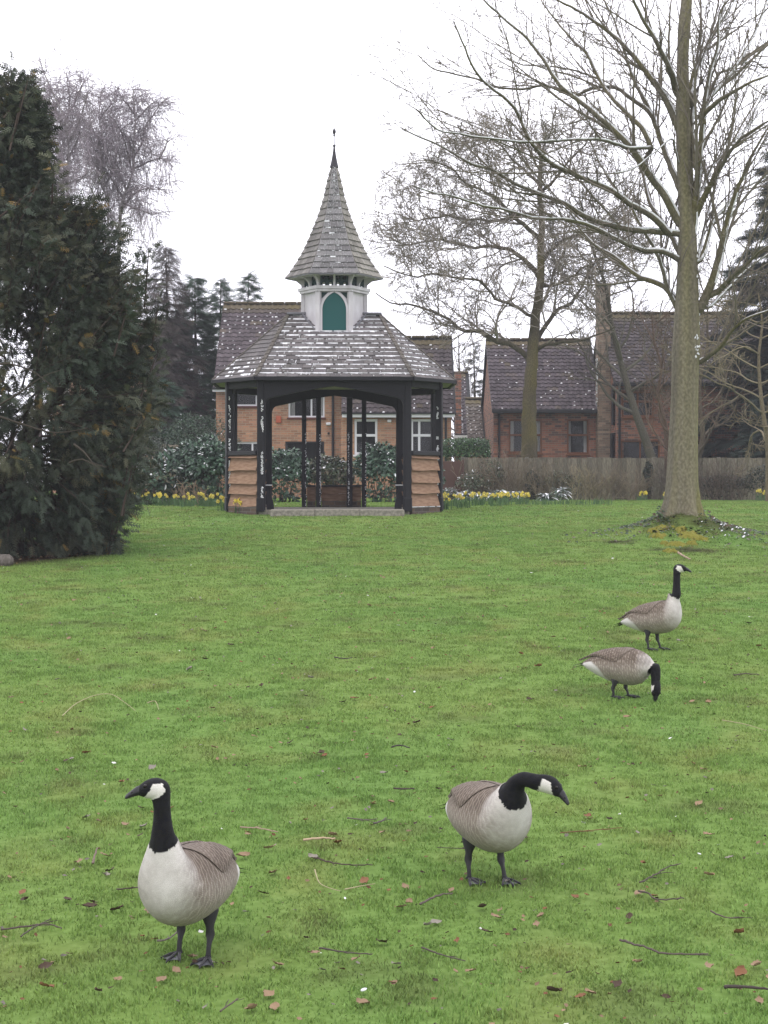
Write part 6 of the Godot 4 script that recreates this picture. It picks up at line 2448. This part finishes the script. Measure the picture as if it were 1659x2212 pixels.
				c = c.lerp(Color(0.22, 0.185, 0.16), (1.0 - smoothstep(0.0, 0.25, fu)) * 0.6)
				if fu > 0.80 and fv < 0.75:
					c = c.lerp(Color(0.035, 0.030, 0.028), smoothstep(0.80, 0.93, fu))
				w.c.append(c)
		w.grid(wp, nu + 1, nv + 1, false, sz > 0)
		part("wing", w, M.plumage, t)
	# tail fan
	var tail := flat()
	tail.colored = true
	var root := Vector2(-0.325, 0.262 - 0.27).rotated(body_pitch) + Vector2(0, 0.27 - drop)
	for k in 7:
		var f := (k - 3) / 3.0
		tail.col = Color(0.014, 0.013, 0.014)
		var d := Vector3(-1, -0.36 + body_pitch * -1.0, f * 0.40).normalized()
		var p0 := Vector3(root.x + 0.03, root.y - 0.006 * absf(f) - 0.004, f * 0.025)
		var p1 := p0 + d * (0.098 - 0.012 * absf(f))
		var sd := Vector3(d.z, 0, -d.x).normalized() * 0.014
		var up := Vector3(0, 0.0075, 0)
		var five := [p0 - sd * 0.6, p0 + sd * 0.6, p1 + sd * 0.5, p1 + d * 0.012, p1 - sd * 0.5]
		var top := []
		var under := []
		for q in five:
			top.append(q + up)
			under.append(q - up)
		tail.out(top, p0 - Vector3.UP)
		tail.out(under, p0 + Vector3.UP)
	part("tail", tail, M.plumage, t)
	# bill and eyes, carried by the last ring's turn
	var last := rings.size() - 1
	var bl := []
	for h in BEAK:
		bl.append(head_row(h, o, pitch))
	var br := rings_between(bl, 0.004)
	s = soft()
	var bp := PackedVector3Array()
	for r in br:
		var tp := Vector2(r[0], r[1])
		var bt := Vector2(r[2], r[3])
		var mid := (tp + bt) * 0.5
		for j in 28:
			var a := TAU * j / 28
			var p2 := mid + (tp - mid) * cos(a)
			bp.append(pose.call(Vector3(p2.x, p2.y, sin(a) * r[4] * (1.0 if cos(a) < 0.2 else 1.0 - 0.25 * cos(a))), last))
	s.grid(bp, br.size(), 28, true, true)
	var tipm := Vector3.ZERO
	for j in 28:
		tipm += bp[bp.size() - 1 - j]
	s.add(tipm / 28)
	for j in 28:
		s.tri(s.v.size() - 1, (br.size() - 1) * 28 + (j + 1) % 28, (br.size() - 1) * 28 + j)
	var bill := part("bill", s, M.bill, t)
	for sz in [-1.0, 1.0]:
		var sp := SphereMesh.new()
		sp.radius = 0.0036
		sp.height = 0.0072
		sp.radial_segments = 10
		sp.rings = 6
		var e2 := o + Vector2(0.100, 0.021).rotated(pitch)
		var nostril := part("nostril", sp, M.goose_eye, bill)
		nostril.position = pose.call(Vector3(e2.x, e2.y, sz * 0.0118), last)
		sp = SphereMesh.new()
		sp.radius = 0.0072
		sp.height = 0.0144
		sp.radial_segments = 16
		sp.rings = 10
		e2 = o + Vector2(0.054, 0.043).rotated(pitch)
		var eye := part("eye", sp, M.goose_eye, t)
		eye.position = pose.call(Vector3(e2.x, e2.y, sz * 0.0262), last)
	# legs: feathered thigh, shank, webbed foot
	for k in legs.size():
		var L: Array = legs[k]
		var hip := Vector3(L[0], 0.175 - drop, L[1])
		var foot := Vector3(L[2], 0.012, L[3])
		var knee := hip.lerp(foot, 0.55) + Vector3(-0.012, 0.0, 0)
		var g := tubes()
		var ln := smooth_line([hip, hip.lerp(knee, 0.6), knee, knee.lerp(foot, 0.5) + Vector3(0.003, 0, 0), foot], 0.008)
		var rr := PackedFloat32Array()
		for i in ln.size():
			var f := float(i) / (ln.size() - 1)
			var q := lerpf(0.034, 0.0135, smoothstep(0.0, 0.42, f))
			q += 0.0028 * exp(-pow((f - 0.52) / 0.08, 2.0))
			q = lerpf(q, 0.0085, smoothstep(0.55, 0.75, f))
			q += 0.004 * smoothstep(0.9, 1.0, f)
			rr.append(q)
		g.tube(ln, rr, 14)
		var leg := part("leg", g, M.goose_leg, t)
		var toes := tubes()
		var web := flat()
		var tips := []
		for m in [-1, 0, 1]:
			var ang: float = L[4] + m * 0.52
			var d := Vector3(cos(ang), 0, -sin(ang))
			var tip := foot + d * (0.088 if m == 0 else 0.076) + Vector3(0, -0.006, 0)
			tips.append(tip)
			toes.tube(PackedVector3Array([foot, foot.lerp(tip, 0.5) + Vector3(0, 0.004, 0), tip, tip + d * 0.008 + Vector3(0, -0.004, 0)]), PackedFloat32Array([0.0085, 0.006, 0.0045, 0.0012]), 7)
		var bd := Vector3(-cos(L[4]), 0, sin(L[4]))
		toes.tube(PackedVector3Array([foot + Vector3(0, 0.008, 0), foot + bd * 0.018, foot + bd * 0.028 + Vector3(0, -0.004, 0)]), PackedFloat32Array([0.006, 0.004, 0.001]), 6)
		part("foot", toes, M.goose_leg, leg)
		for m in 2:
			var a: Vector3 = tips[m]
			var b: Vector3 = tips[m + 1]
			var c := (a + b) * 0.5 * 0.86 + foot * 0.14
			web.out([foot + Vector3(0, 0.004, 0), a, c], foot - Vector3(0, 1, 0))
			web.out([foot + Vector3(0, 0.004, 0), c, b], foot - Vector3(0, 1, 0))
		part("web", web, M.goose_web, leg)


func build_geese() -> void:
	var neck_tall := [[0.2035, 0.476, 82.0, 0.036, 0.041], [0.204, 0.515, 88.0, 0.031, 0.0335], [0.204, 0.555, 90.0, 0.0285, 0.0305], [0.206, 0.585, 88.0, 0.030, 0.0315]]
	# the alert goose near on the left: breast to us and left, head in profile to the left
	var p := at(413, 2083, 5.78)
	goose("alert goose standing nearest at the left, neck upright, head turned to the left", on_ground(p.x, -5.78), deg_to_rad(-90.0 - 21.0), UPRIGHT, neck_tall, HEAD_UP, Vector2(0.203, 0.600), -0.02, deg_to_rad(-62.0), 0.0, 0.0, [[-0.035, 0.062, -0.02, 0.058, 0.0], [-0.015, -0.062, 0.0, -0.066, 0.15]], 0.0048, 1.0)
	# the goose near on the right, neck arched over, looking down to the right
	p = at(1052, 1910, 6.76)
	var front := [[0.11, 0.408, 0.17, 0.150, 0.130], [0.140, 0.412, 0.222, 0.205, 0.113], [0.160, 0.424, 0.246, 0.268, 0.092], [0.178, 0.441, 0.258, 0.322, 0.068]]
	goose("goose at the right front with its neck arched over, looking down to the right", on_ground(p.x, -6.76), deg_to_rad(-90.0 + 24.0), front, [[0.226, 0.410, 60.0, 0.044, 0.046], [0.246, 0.441, 42.0, 0.034, 0.036], [0.274, 0.458, 12.0, 0.030, 0.032], [0.300, 0.457, -12.0, 0.029, 0.031]], HEAD_ON, Vector2(0.335, 0.424), deg_to_rad(-28.0), deg_to_rad(44.0), -0.03, 0.0, [[-0.03, 0.062, -0.03, 0.066, 0.1], [-0.01, -0.062, 0.03, -0.066, -0.1]], 0.0048)
	# the grazing goose
	p = at(1345, 1500, 11.0)
	var graze := [[0.11, 0.403, 0.15, 0.146, 0.128], [0.160, 0.388, 0.178, 0.170, 0.112], [0.205, 0.362, 0.198, 0.200, 0.092], [0.243, 0.325, 0.212, 0.216, 0.070]]
	goose("grazing goose with head lowered to the grass and white rump raised, at right", on_ground(p.x, -11.0), deg_to_rad(-31.0), graze, [[0.2440, 0.238, -62.0, 0.043, 0.046], [0.262, 0.190, -76.0, 0.036, 0.038], [0.270, 0.150, -84.0, 0.032, 0.034]], HEAD_ON, Vector2(0.258, 0.108), deg_to_rad(-84.0), deg_to_rad(-38.0), -0.06, 0.035, [[-0.03, 0.060, -0.05, 0.056, 0.0], [0.0, -0.06, 0.02, -0.06, 0.1]], 0.0075, 0.90)
	# the far goose, upright
	p = at(1414, 1402, 13.1)
	goose("upright goose farthest away, below the big tree, facing right", on_ground(p.x, -13.1), deg_to_rad(-38.0), UPRIGHT, [[0.2035, 0.476, 84.0, 0.037, 0.043], [0.204, 0.520, 89.0, 0.0325, 0.0355], [0.204, 0.580, 90.0, 0.029, 0.031], [0.204, 0.625, 90.0, 0.029, 0.031], [0.206, 0.648, 88.0, 0.031, 0.033]], HEAD_UP, Vector2(0.203, 0.663), -0.05, deg_to_rad(34.0), 0.10, 0.0, [[-0.03, 0.055, -0.03, 0.052, 0.0], [-0.01, -0.055, 0.02, -0.062, 0.0]], 0.008, 0.94)


func dead_leaf_mesh(seed_: int) -> ArrayMesh:
	var r := RandomNumberGenerator.new()
	r.seed = seed_
	var s := soft()
	var ps := PackedVector3Array()
	var n := 9
	var curl := r.randf_range(0.2, 0.9)
	var twist := r.randf_range(-0.5, 0.5)
	for i in n:
		var t := i / (n - 1.0)
		var w := sin(PI * pow(t, r.randf_range(0.75, 1.0))) * 0.34 + 0.01
		for j in 5:
			var q := (j - 2) / 2.0
			var x := t - 0.5
			var y := curl * (x * x * 0.7 + 0.55 * q * q * w) + twist * x * q * 0.5 + 0.03 * sin(t * 17.0 + q * 5.0)
			ps.append(Vector3(x, y, q * w * (1.0 + 0.12 * sin(t * 21.0 + seed_))))
	s.grid(ps, n, 5, false)
	return s.mesh()


func near_what(u: float, v: float) -> String:
	if v > 1900.0:
		if u < 280.0: return "left of the nearest goose"
		if u < 620.0: return "by the feet of the nearest goose"
		if u < 1000.0: return "between the two front geese' feet"
		if u < 1250.0: return "below the goose with the arched neck"
		return "on the near grass at right"
	if v > 1620.0:
		if u < 300.0: return "left of the nearest goose's head"
		if u < 620.0: return "behind the nearest goose"
		if u < 960.0: return "between the two front geese"
		if u < 1250.0: return "around the goose with the arched neck"
		return "right of the goose with the arched neck"
	if v > 1380.0:
		if u < 500.0: return "on the middle lawn at the left"
		if u < 1000.0: return "in the middle of the lawn"
		if u < 1240.0: return "left of the grazing goose"
		return "near the grazing goose"
	if u < 300.0: return "beside the yew's skirt"
	if u < 1000.0: return "on the lawn before the pavilion"
	return "on the lawn below the big tree"


var leaf_labels := {}


func say(base: String) -> String:
	# the nearest of a kind in one spot keeps the plain phrase, the others are told apart by their order
	var k: int = leaf_labels.get(base, 0)
	leaf_labels[base] = k + 1
	if k == 0:
		return base
	return ["", "second", "third", "fourth", "fifth", "sixth", "seventh", "eighth", "ninth", "tenth"][mini(k, 9)] + " " + base


func lawn_point(u: float, v: float) -> Vector3:
	var d := 4.0
	while d < 44.0:
		var x := (u - 829.5) * d / FOCAL
		if EYE + (1040.0 - v) * d / FOCAL <= ground(x, -d):
			return on_ground(x, -d)
		d += 0.02
	return Vector3.ZERO


func build_litter() -> void:
	var shapes := []
	for i in 7:
		shapes.append(dead_leaf_mesh(i + 3))
	var tones := [["pale pinkish brown", Color(0.25, 0.172, 0.112)], ["russet", Color(0.19, 0.092, 0.048)], ["dark brown", Color(0.065, 0.042, 0.030)], ["tan", Color(0.25, 0.17, 0.105)], ["greyish", Color(0.22, 0.20, 0.17)]]
	var mats := []
	for q in tones:
		mats.append(mat("dead_leaf_" + q[0], q[1], 0.75))
	# leaves that stand out, as surveyed: u, v, tone, length
	var known := [[590, 1893, 0, 0.075], [582, 1840, 0, 0.07], [525, 1857, 0, 0.075], [600, 2097, 0, 0.07], [348, 2128, 0, 0.06], [270, 1790, 0, 0.065], [187, 1632, 1, 0.06], [740, 1522, 2, 0.08], [766, 1514, 1, 0.07], [1125, 1417, 1, 0.07], [805, 1744, 0, 0.06], [1270, 1770, 1, 0.055], [1600, 2115, 1, 0.075], [1596, 2025, 1, 0.065], [1532, 2098, 0, 0.055], [1414, 1945, 1, 0.05], [1380, 2090, 0, 0.05], [1275, 2155, 0, 0.06], [1168, 1990, 0, 0.05], [987, 2043, 1, 0.04], [1017, 2110, 0, 0.05], [936, 1405, 3, 0.07], [530, 1200, 1, 0.08], [640, 1167, 3, 0.08], [975, 1140, 3, 0.10], [1497, 1655, 1, 0.05], [1576, 1860, 4, 0.05], [875, 1925, 0, 0.055], [48, 1938, 1, 0.05], [100, 2145, 1, 0.06], [660, 1778, 1, 0.045], [700, 1640, 1, 0.05], [440, 1366, 3, 0.10], [160, 1300, 3, 0.07], [410, 1450, 4, 0.08], [458, 1535, 3, 0.06], [330, 1955, 1, 0.06], [382, 1936, 0, 0.07], [1243, 1947, 1, 0.05], [1052, 2024, 2, 0.05], [1355, 1555, 3, 0.06], [1258, 1662, 3, 0.06], [1360, 1990, 2, 0.05], [1640, 1400, 1, 0.07], [1195, 1380, 3, 0.06]]
	for q in known:
		leaf(q[0], q[1], q[2], q[3] * 0.82, shapes, mats, tones)
	for j in 115:
		var v := lerpf(1180.0, 2200.0, pow(rng.randf(), 0.75))
		var u := rf(8, 1650)
		if u < 250.0 and v < 1230.0:
			continue
		leaf(u, v, [0, 3, 2, 4, 1, 2, 0][rng.randi() % 7], rf(0.032, 0.06), shapes, mats, tones)
	# crumbs of leaf, bark and seed too small to count
	var xf: Array[Transform3D] = []
	var cs := PackedColorArray()
	for j in 5200:
		var d := lerpf(4.6, 38.0, pow(rng.randf(), 1.1))
		var x := rf(-1, 1) * (d * 0.235 + 0.8)
		if Vector2((x + 0.98) / 2.25, (-d + 32.7) / 2.0).length() < 1.05:
			continue
		var b := Basis.from_euler(Vector3(rf(-0.5, 0.5), rf(0, TAU), rf(-0.5, 0.5))).scaled_local(Vector3.ONE * rf(0.008, 0.024) * (1.0 + d * 0.02))
		xf.append(Transform3D(b, on_ground(x, -d, 0.018)))
		var c: Color = tones[rng.randi() % 5][1] * rf(0.5, 1.1)
		if j % 50 == 0:
			c = Color(0.62, 0.62, 0.60)
		cs.append(c)
	var o := many("leaf_litter", shapes[2], M.dead_leaf, xf, cs)
	o.set_meta("label", "crumbs of leaf and bark scattered in the grass")
	xf = []
	cs = PackedColorArray()
	for j in 900:
		var p := Vector3(-6.1, 0, -21.9) + Vector3(cos(j * 2.4) * 2.3, 0, sin(j * 2.4) * 2.1) * sqrt(rng.randf())
		var b := Basis.from_euler(Vector3(rf(-0.4, 0.4), rf(0, TAU), rf(-0.4, 0.4))).scaled_local(Vector3.ONE * rf(0.03, 0.07))
		xf.append(Transform3D(b, on_ground(p.x, p.z, 0.02)))
		cs.append(tones[rng.randi() % 4][1] * rf(0.3, 0.7))
	o = many("leaf_litter", shapes[1], M.dead_leaf, xf, cs)
	o.set_meta("label", "brown fallen leaves under the skirts of the yew")
	# twigs on the grass: points, thickness, tone, words
	var sticks := [
		[[[657, 1829], [690, 1826], [724, 1825]], 0.0105, Color(0.42, 0.32, 0.22), "stout pale peeled stick between the two front geese"],
		[[[1383, 1922], [1415, 1905], [1440, 1888], [1470, 1882]], 0.007, Color(0.085, 0.07, 0.06), "grey forked twig right of the arched goose"],
		[[[1378, 1940], [1400, 1945], [1420, 1958], [1478, 1956]], 0.007, Color(0.085, 0.07, 0.06), "grey branching twig below the forked one at right"],
		[[[1338, 2048], [1390, 2062], [1440, 2077], [1530, 2080]], 0.008, Color(0.095, 0.078, 0.07), "long curved dark twig on the near grass at right"],
		[[[1565, 2152], [1610, 2153], [1659, 2158]], 0.011, Color(0.06, 0.05, 0.045), "thick dark stick at the bottom right corner"],
		[[[1535, 1985], [1570, 1997], [1605, 2000]], 0.006, Color(0.10, 0.08, 0.07), "short bent twig beside the russet leaf at right"],
		[[[678, 1868], [720, 1878], [760, 1884], [805, 1882]], 0.007, Color(0.075, 0.055, 0.05), "dark crooked twig between the two front geese"],
		[[[908, 1968], [945, 1953], [978, 1945]], 0.0085, Color(0.11, 0.09, 0.08), "knobbly grey twig left of the arched goose's feet"],
		[[[912, 2065], [950, 2080], [1005, 2092]], 0.006, Color(0.085, 0.07, 0.06), "dark twig with pale tip below the arched goose"],
		[[[1000, 1845], [1010, 1846], [945, 1844]], 0.004, Color(0.08, 0.065, 0.055), "thin twig at the arched goose's left foot"],
		[[[0, 2024], [50, 2018], [100, 2012], [135, 2022]], 0.007, Color(0.09, 0.07, 0.06), "branched dark twig at the left edge"],
		[[[45, 2040], [75, 2018], [110, 2002]], 0.006, Color(0.09, 0.075, 0.065), "twig crossing the branched one at the left edge"],
		[[[252, 1938], [280, 1934], [308, 1932]], 0.006, Color(0.07, 0.05, 0.045), "dark straight twig touching the nearest goose's breast"],
		[[[518, 1800], [560, 1802], [600, 1812]], 0.007, Color(0.30, 0.22, 0.17), "half peeled twig behind the nearest goose"],
		[[[690, 2065], [750, 2075], [805, 2080]], 0.006, Color(0.08, 0.065, 0.06), "dark twig low between the front geese"],
		[[[475, 2205], [495, 2190], [515, 2175]], 0.006, Color(0.10, 0.08, 0.07), "short twig at the bottom edge below the nearest goose"],
		[[[808, 1793], [822, 1788], [835, 1780]], 0.0075, Color(0.10, 0.085, 0.08), "short grey stick between the two front geese"],
		[[[750, 1780], [790, 1783], [815, 1781]], 0.006, Color(0.11, 0.09, 0.085), "small grey twig above the short stick"],
		[[[1210, 1812], [1280, 1807], [1345, 1800]], 0.0045, Color(0.16, 0.08, 0.05), "thin reddish stem right of the arched goose"],
		[[[850, 1717], [870, 1716], [895, 1718]], 0.009, Color(0.06, 0.045, 0.04), "dark bark sliver behind the arched goose's tail"],
		[[[845, 1625], [865, 1622], [885, 1626]], 0.009, Color(0.05, 0.042, 0.04), "dark twig pair in the middle of the lawn"],
		[[[340, 2050], [362, 2046], [385, 2030]], 0.007, Color(0.15, 0.13, 0.115), "grey twig lying at the nearest goose's left foot"],
		[[[722, 1428], [745, 1431], [760, 1429]], 0.010, Color(0.06, 0.05, 0.045), "dark stick in the middle distance of the lawn"],
		[[[1585, 1468], [1610, 1464], [1640, 1466]], 0.010, Color(0.08, 0.065, 0.055), "dark stick on the lawn at the right edge, by the grazing goose"],
		[[[200, 1880], [205, 1862], [210, 1848]], 0.010, Color(0.16, 0.12, 0.10), "curled bark piece left of the nearest goose"],
		[[[1465, 1200], [1478, 1208], [1490, 1214]], 0.022, Color(0.34, 0.25, 0.19), "pale broken stick on the bare earth below the big tree"],
	]
	for q in sticks:
		var pts := []
		for e in q[0]:
			pts.append(lawn_point(e[0], e[1]) + Vector3(0, 0.022 + q[1] * 0.6, 0))
		var t := thing("twig", q[3], "twig", pts[0], 0.0, "twigs fallen on the lawn")
		var line := smooth_line(pts, 0.012)
		var rr := PackedFloat32Array()
		for i in line.size():
			line[i] -= pts[0]
			if i % 3 == 0:
				line[i] += rand_dir() * q[1] * 0.4
			rr.append(q[1] * 0.55 * (1.0 - 0.45 * i / line.size()) * rf(0.85, 1.15))
		var s := tubes(true)
		s.col = q[2]
		s.tube(line, rr, 7)
		part("stem", s, M.stick, t)
		if pts.size() > 2 and q[1] < 0.0085:
			var s2 := tubes(true)
			s2.col = q[2] * 0.9
			for m in 2:
				var i := int(line.size() * rf(0.3, 0.8))
				var d := (line[mini(i + 1, line.size() - 1)] - line[maxi(i - 1, 0)]).normalized()
				d = (d + Vector3(d.z, 0.05, -d.x) * rf(-0.9, 0.9)).normalized()
				var l := rf(0.03, 0.08)
				s2.tube(PackedVector3Array([line[i], line[i] + d * l * 0.5 + rand_dir() * 0.004, line[i] + d * l]), PackedFloat32Array([rr[i] * 0.6, rr[i] * 0.5, 0.001]), 5)
			part("side_twig", s2, M.stick, t)
	# withered grass stems, arching
	var straws := [
		[[[135, 1558], [165, 1532], [205, 1514], [240, 1512], [270, 1530], [292, 1548]], "long withered grass stem arching on the lawn, behind the nearest goose"],
		[[[318, 1530], [335, 1526], [343, 1545]], "short curled withered stem right of the arching one"],
		[[[680, 1900], [690, 1925], [712, 1938], [735, 1944]], "pale curved grass stem below the peeled stick"],
		[[[745, 1942], [775, 1935], [810, 1930]], "thin pale grass stem right of the curved one"],
		[[[1560, 1568], [1610, 1578], [1655, 1592]], "pale grass stem at the right edge of the lawn"],
	]
	for q in straws:
		var pts := []
		for e in q[0]:
			pts.append(lawn_point(e[0], e[1]) + Vector3(0, 0.034, 0))
		var line := smooth_line(pts, 0.02)
		for i in line.size():
			line[i] -= pts[0]
		var s := tubes(true)
		s.col = Color(0.32, 0.29, 0.17)
		s.tube(line, limb_radii(line.size(), 0.0035, 0.0015), 6)
		var e := part("grass_stem", s, M.stick)
		e.position = pts[0]
		tag(e, q[1], "grass stem", "withered stems on the lawn")
	# white scraps
	for q in [[895, 1501, 0.014, "small white feather scrap in the middle of the lawn"], [786, 2152, 0.015, "white scrap at the bottom edge between the front geese"], [745, 1953, 0.009, "white pebble below the curved grass stem"], [1510, 1855, 0.012, "white speck right of the arched goose"]]:
		var s := soft()
		var prof := []
		for i in 7:
			prof.append(Vector2(q[2] * sin(PI * (i + 0.02) / 6.04) * 0.5, q[2] * 0.28 * (1.0 - cos(PI * i / 6.0))))
		s.lathe(Vector3.ZERO, prof, 10)
		for i in s.v.size():
			s.v[i].x *= 1.6
			s.v[i] += s.v[i] * 0.3 * noise.get_noise_3d(s.v[i].x * 900.0, s.v[i].y * 900.0, q[0])
		var e := part("white_scrap", s, M.snow)
		e.position = lawn_point(q[0], q[1]) + Vector3(0, 0.015, 0)
		e.rotation = Vector3(0.2, rf(0, 3), 0.3)
		tag(e, q[3], "scrap", "white scraps on the lawn")
	# the grey log at the left edge
	var lp := lawn_point(0, 1222)
	var t := thing("grey_log", "weathered grey log end at the left edge, before the yew", "log", lp)
	var s := tubes(true)
	s.col = Color(0.15, 0.135, 0.125)
	var ln := smooth_line([Vector3(-0.5, 0.05, 0.05), Vector3(-0.1, 0.06, 0.0), Vector3(0.10, 0.05, 0.02), Vector3(0.15, 0.045, 0.03)], 0.03)
	var rr := PackedFloat32Array()
	for i in ln.size():
		rr.append(0.085 + 0.012 * noise.get_noise_1d(i * 30.0))
	rr[rr.size() - 1] = 0.06
	s.tube(ln, rr, 14)
	part("trunk", s, M.bark, t)


func leaf(u: float, v: float, tone: int, size: float, shapes: Array, mats: Array, tones: Array) -> void:
	var p := lawn_point(u, v)
	if p == Vector3.ZERO or Vector2((p.x + 0.98) / 2.25, (p.z + 32.7) / 2.2).length() < 1.0:
		return
	var k: int = rng.randi() % shapes.size()
	var o := part("fallen_leaf", shapes[k], mats[tone])
	o.position = p + Vector3(0, 0.015, 0)
	o.rotation = Vector3(rf(-0.4, 0.4), rf(0, TAU), rf(-0.35, 0.35))
	o.scale = Vector3.ONE * size
	var kind := "large" if size > 0.062 else ("small" if size < 0.045 else "curled")
	tag(o, say("%s %s fallen leaf %s" % [kind, tones[tone][0], near_what(u, v)]), "leaf", "fallen leaves on the lawn")
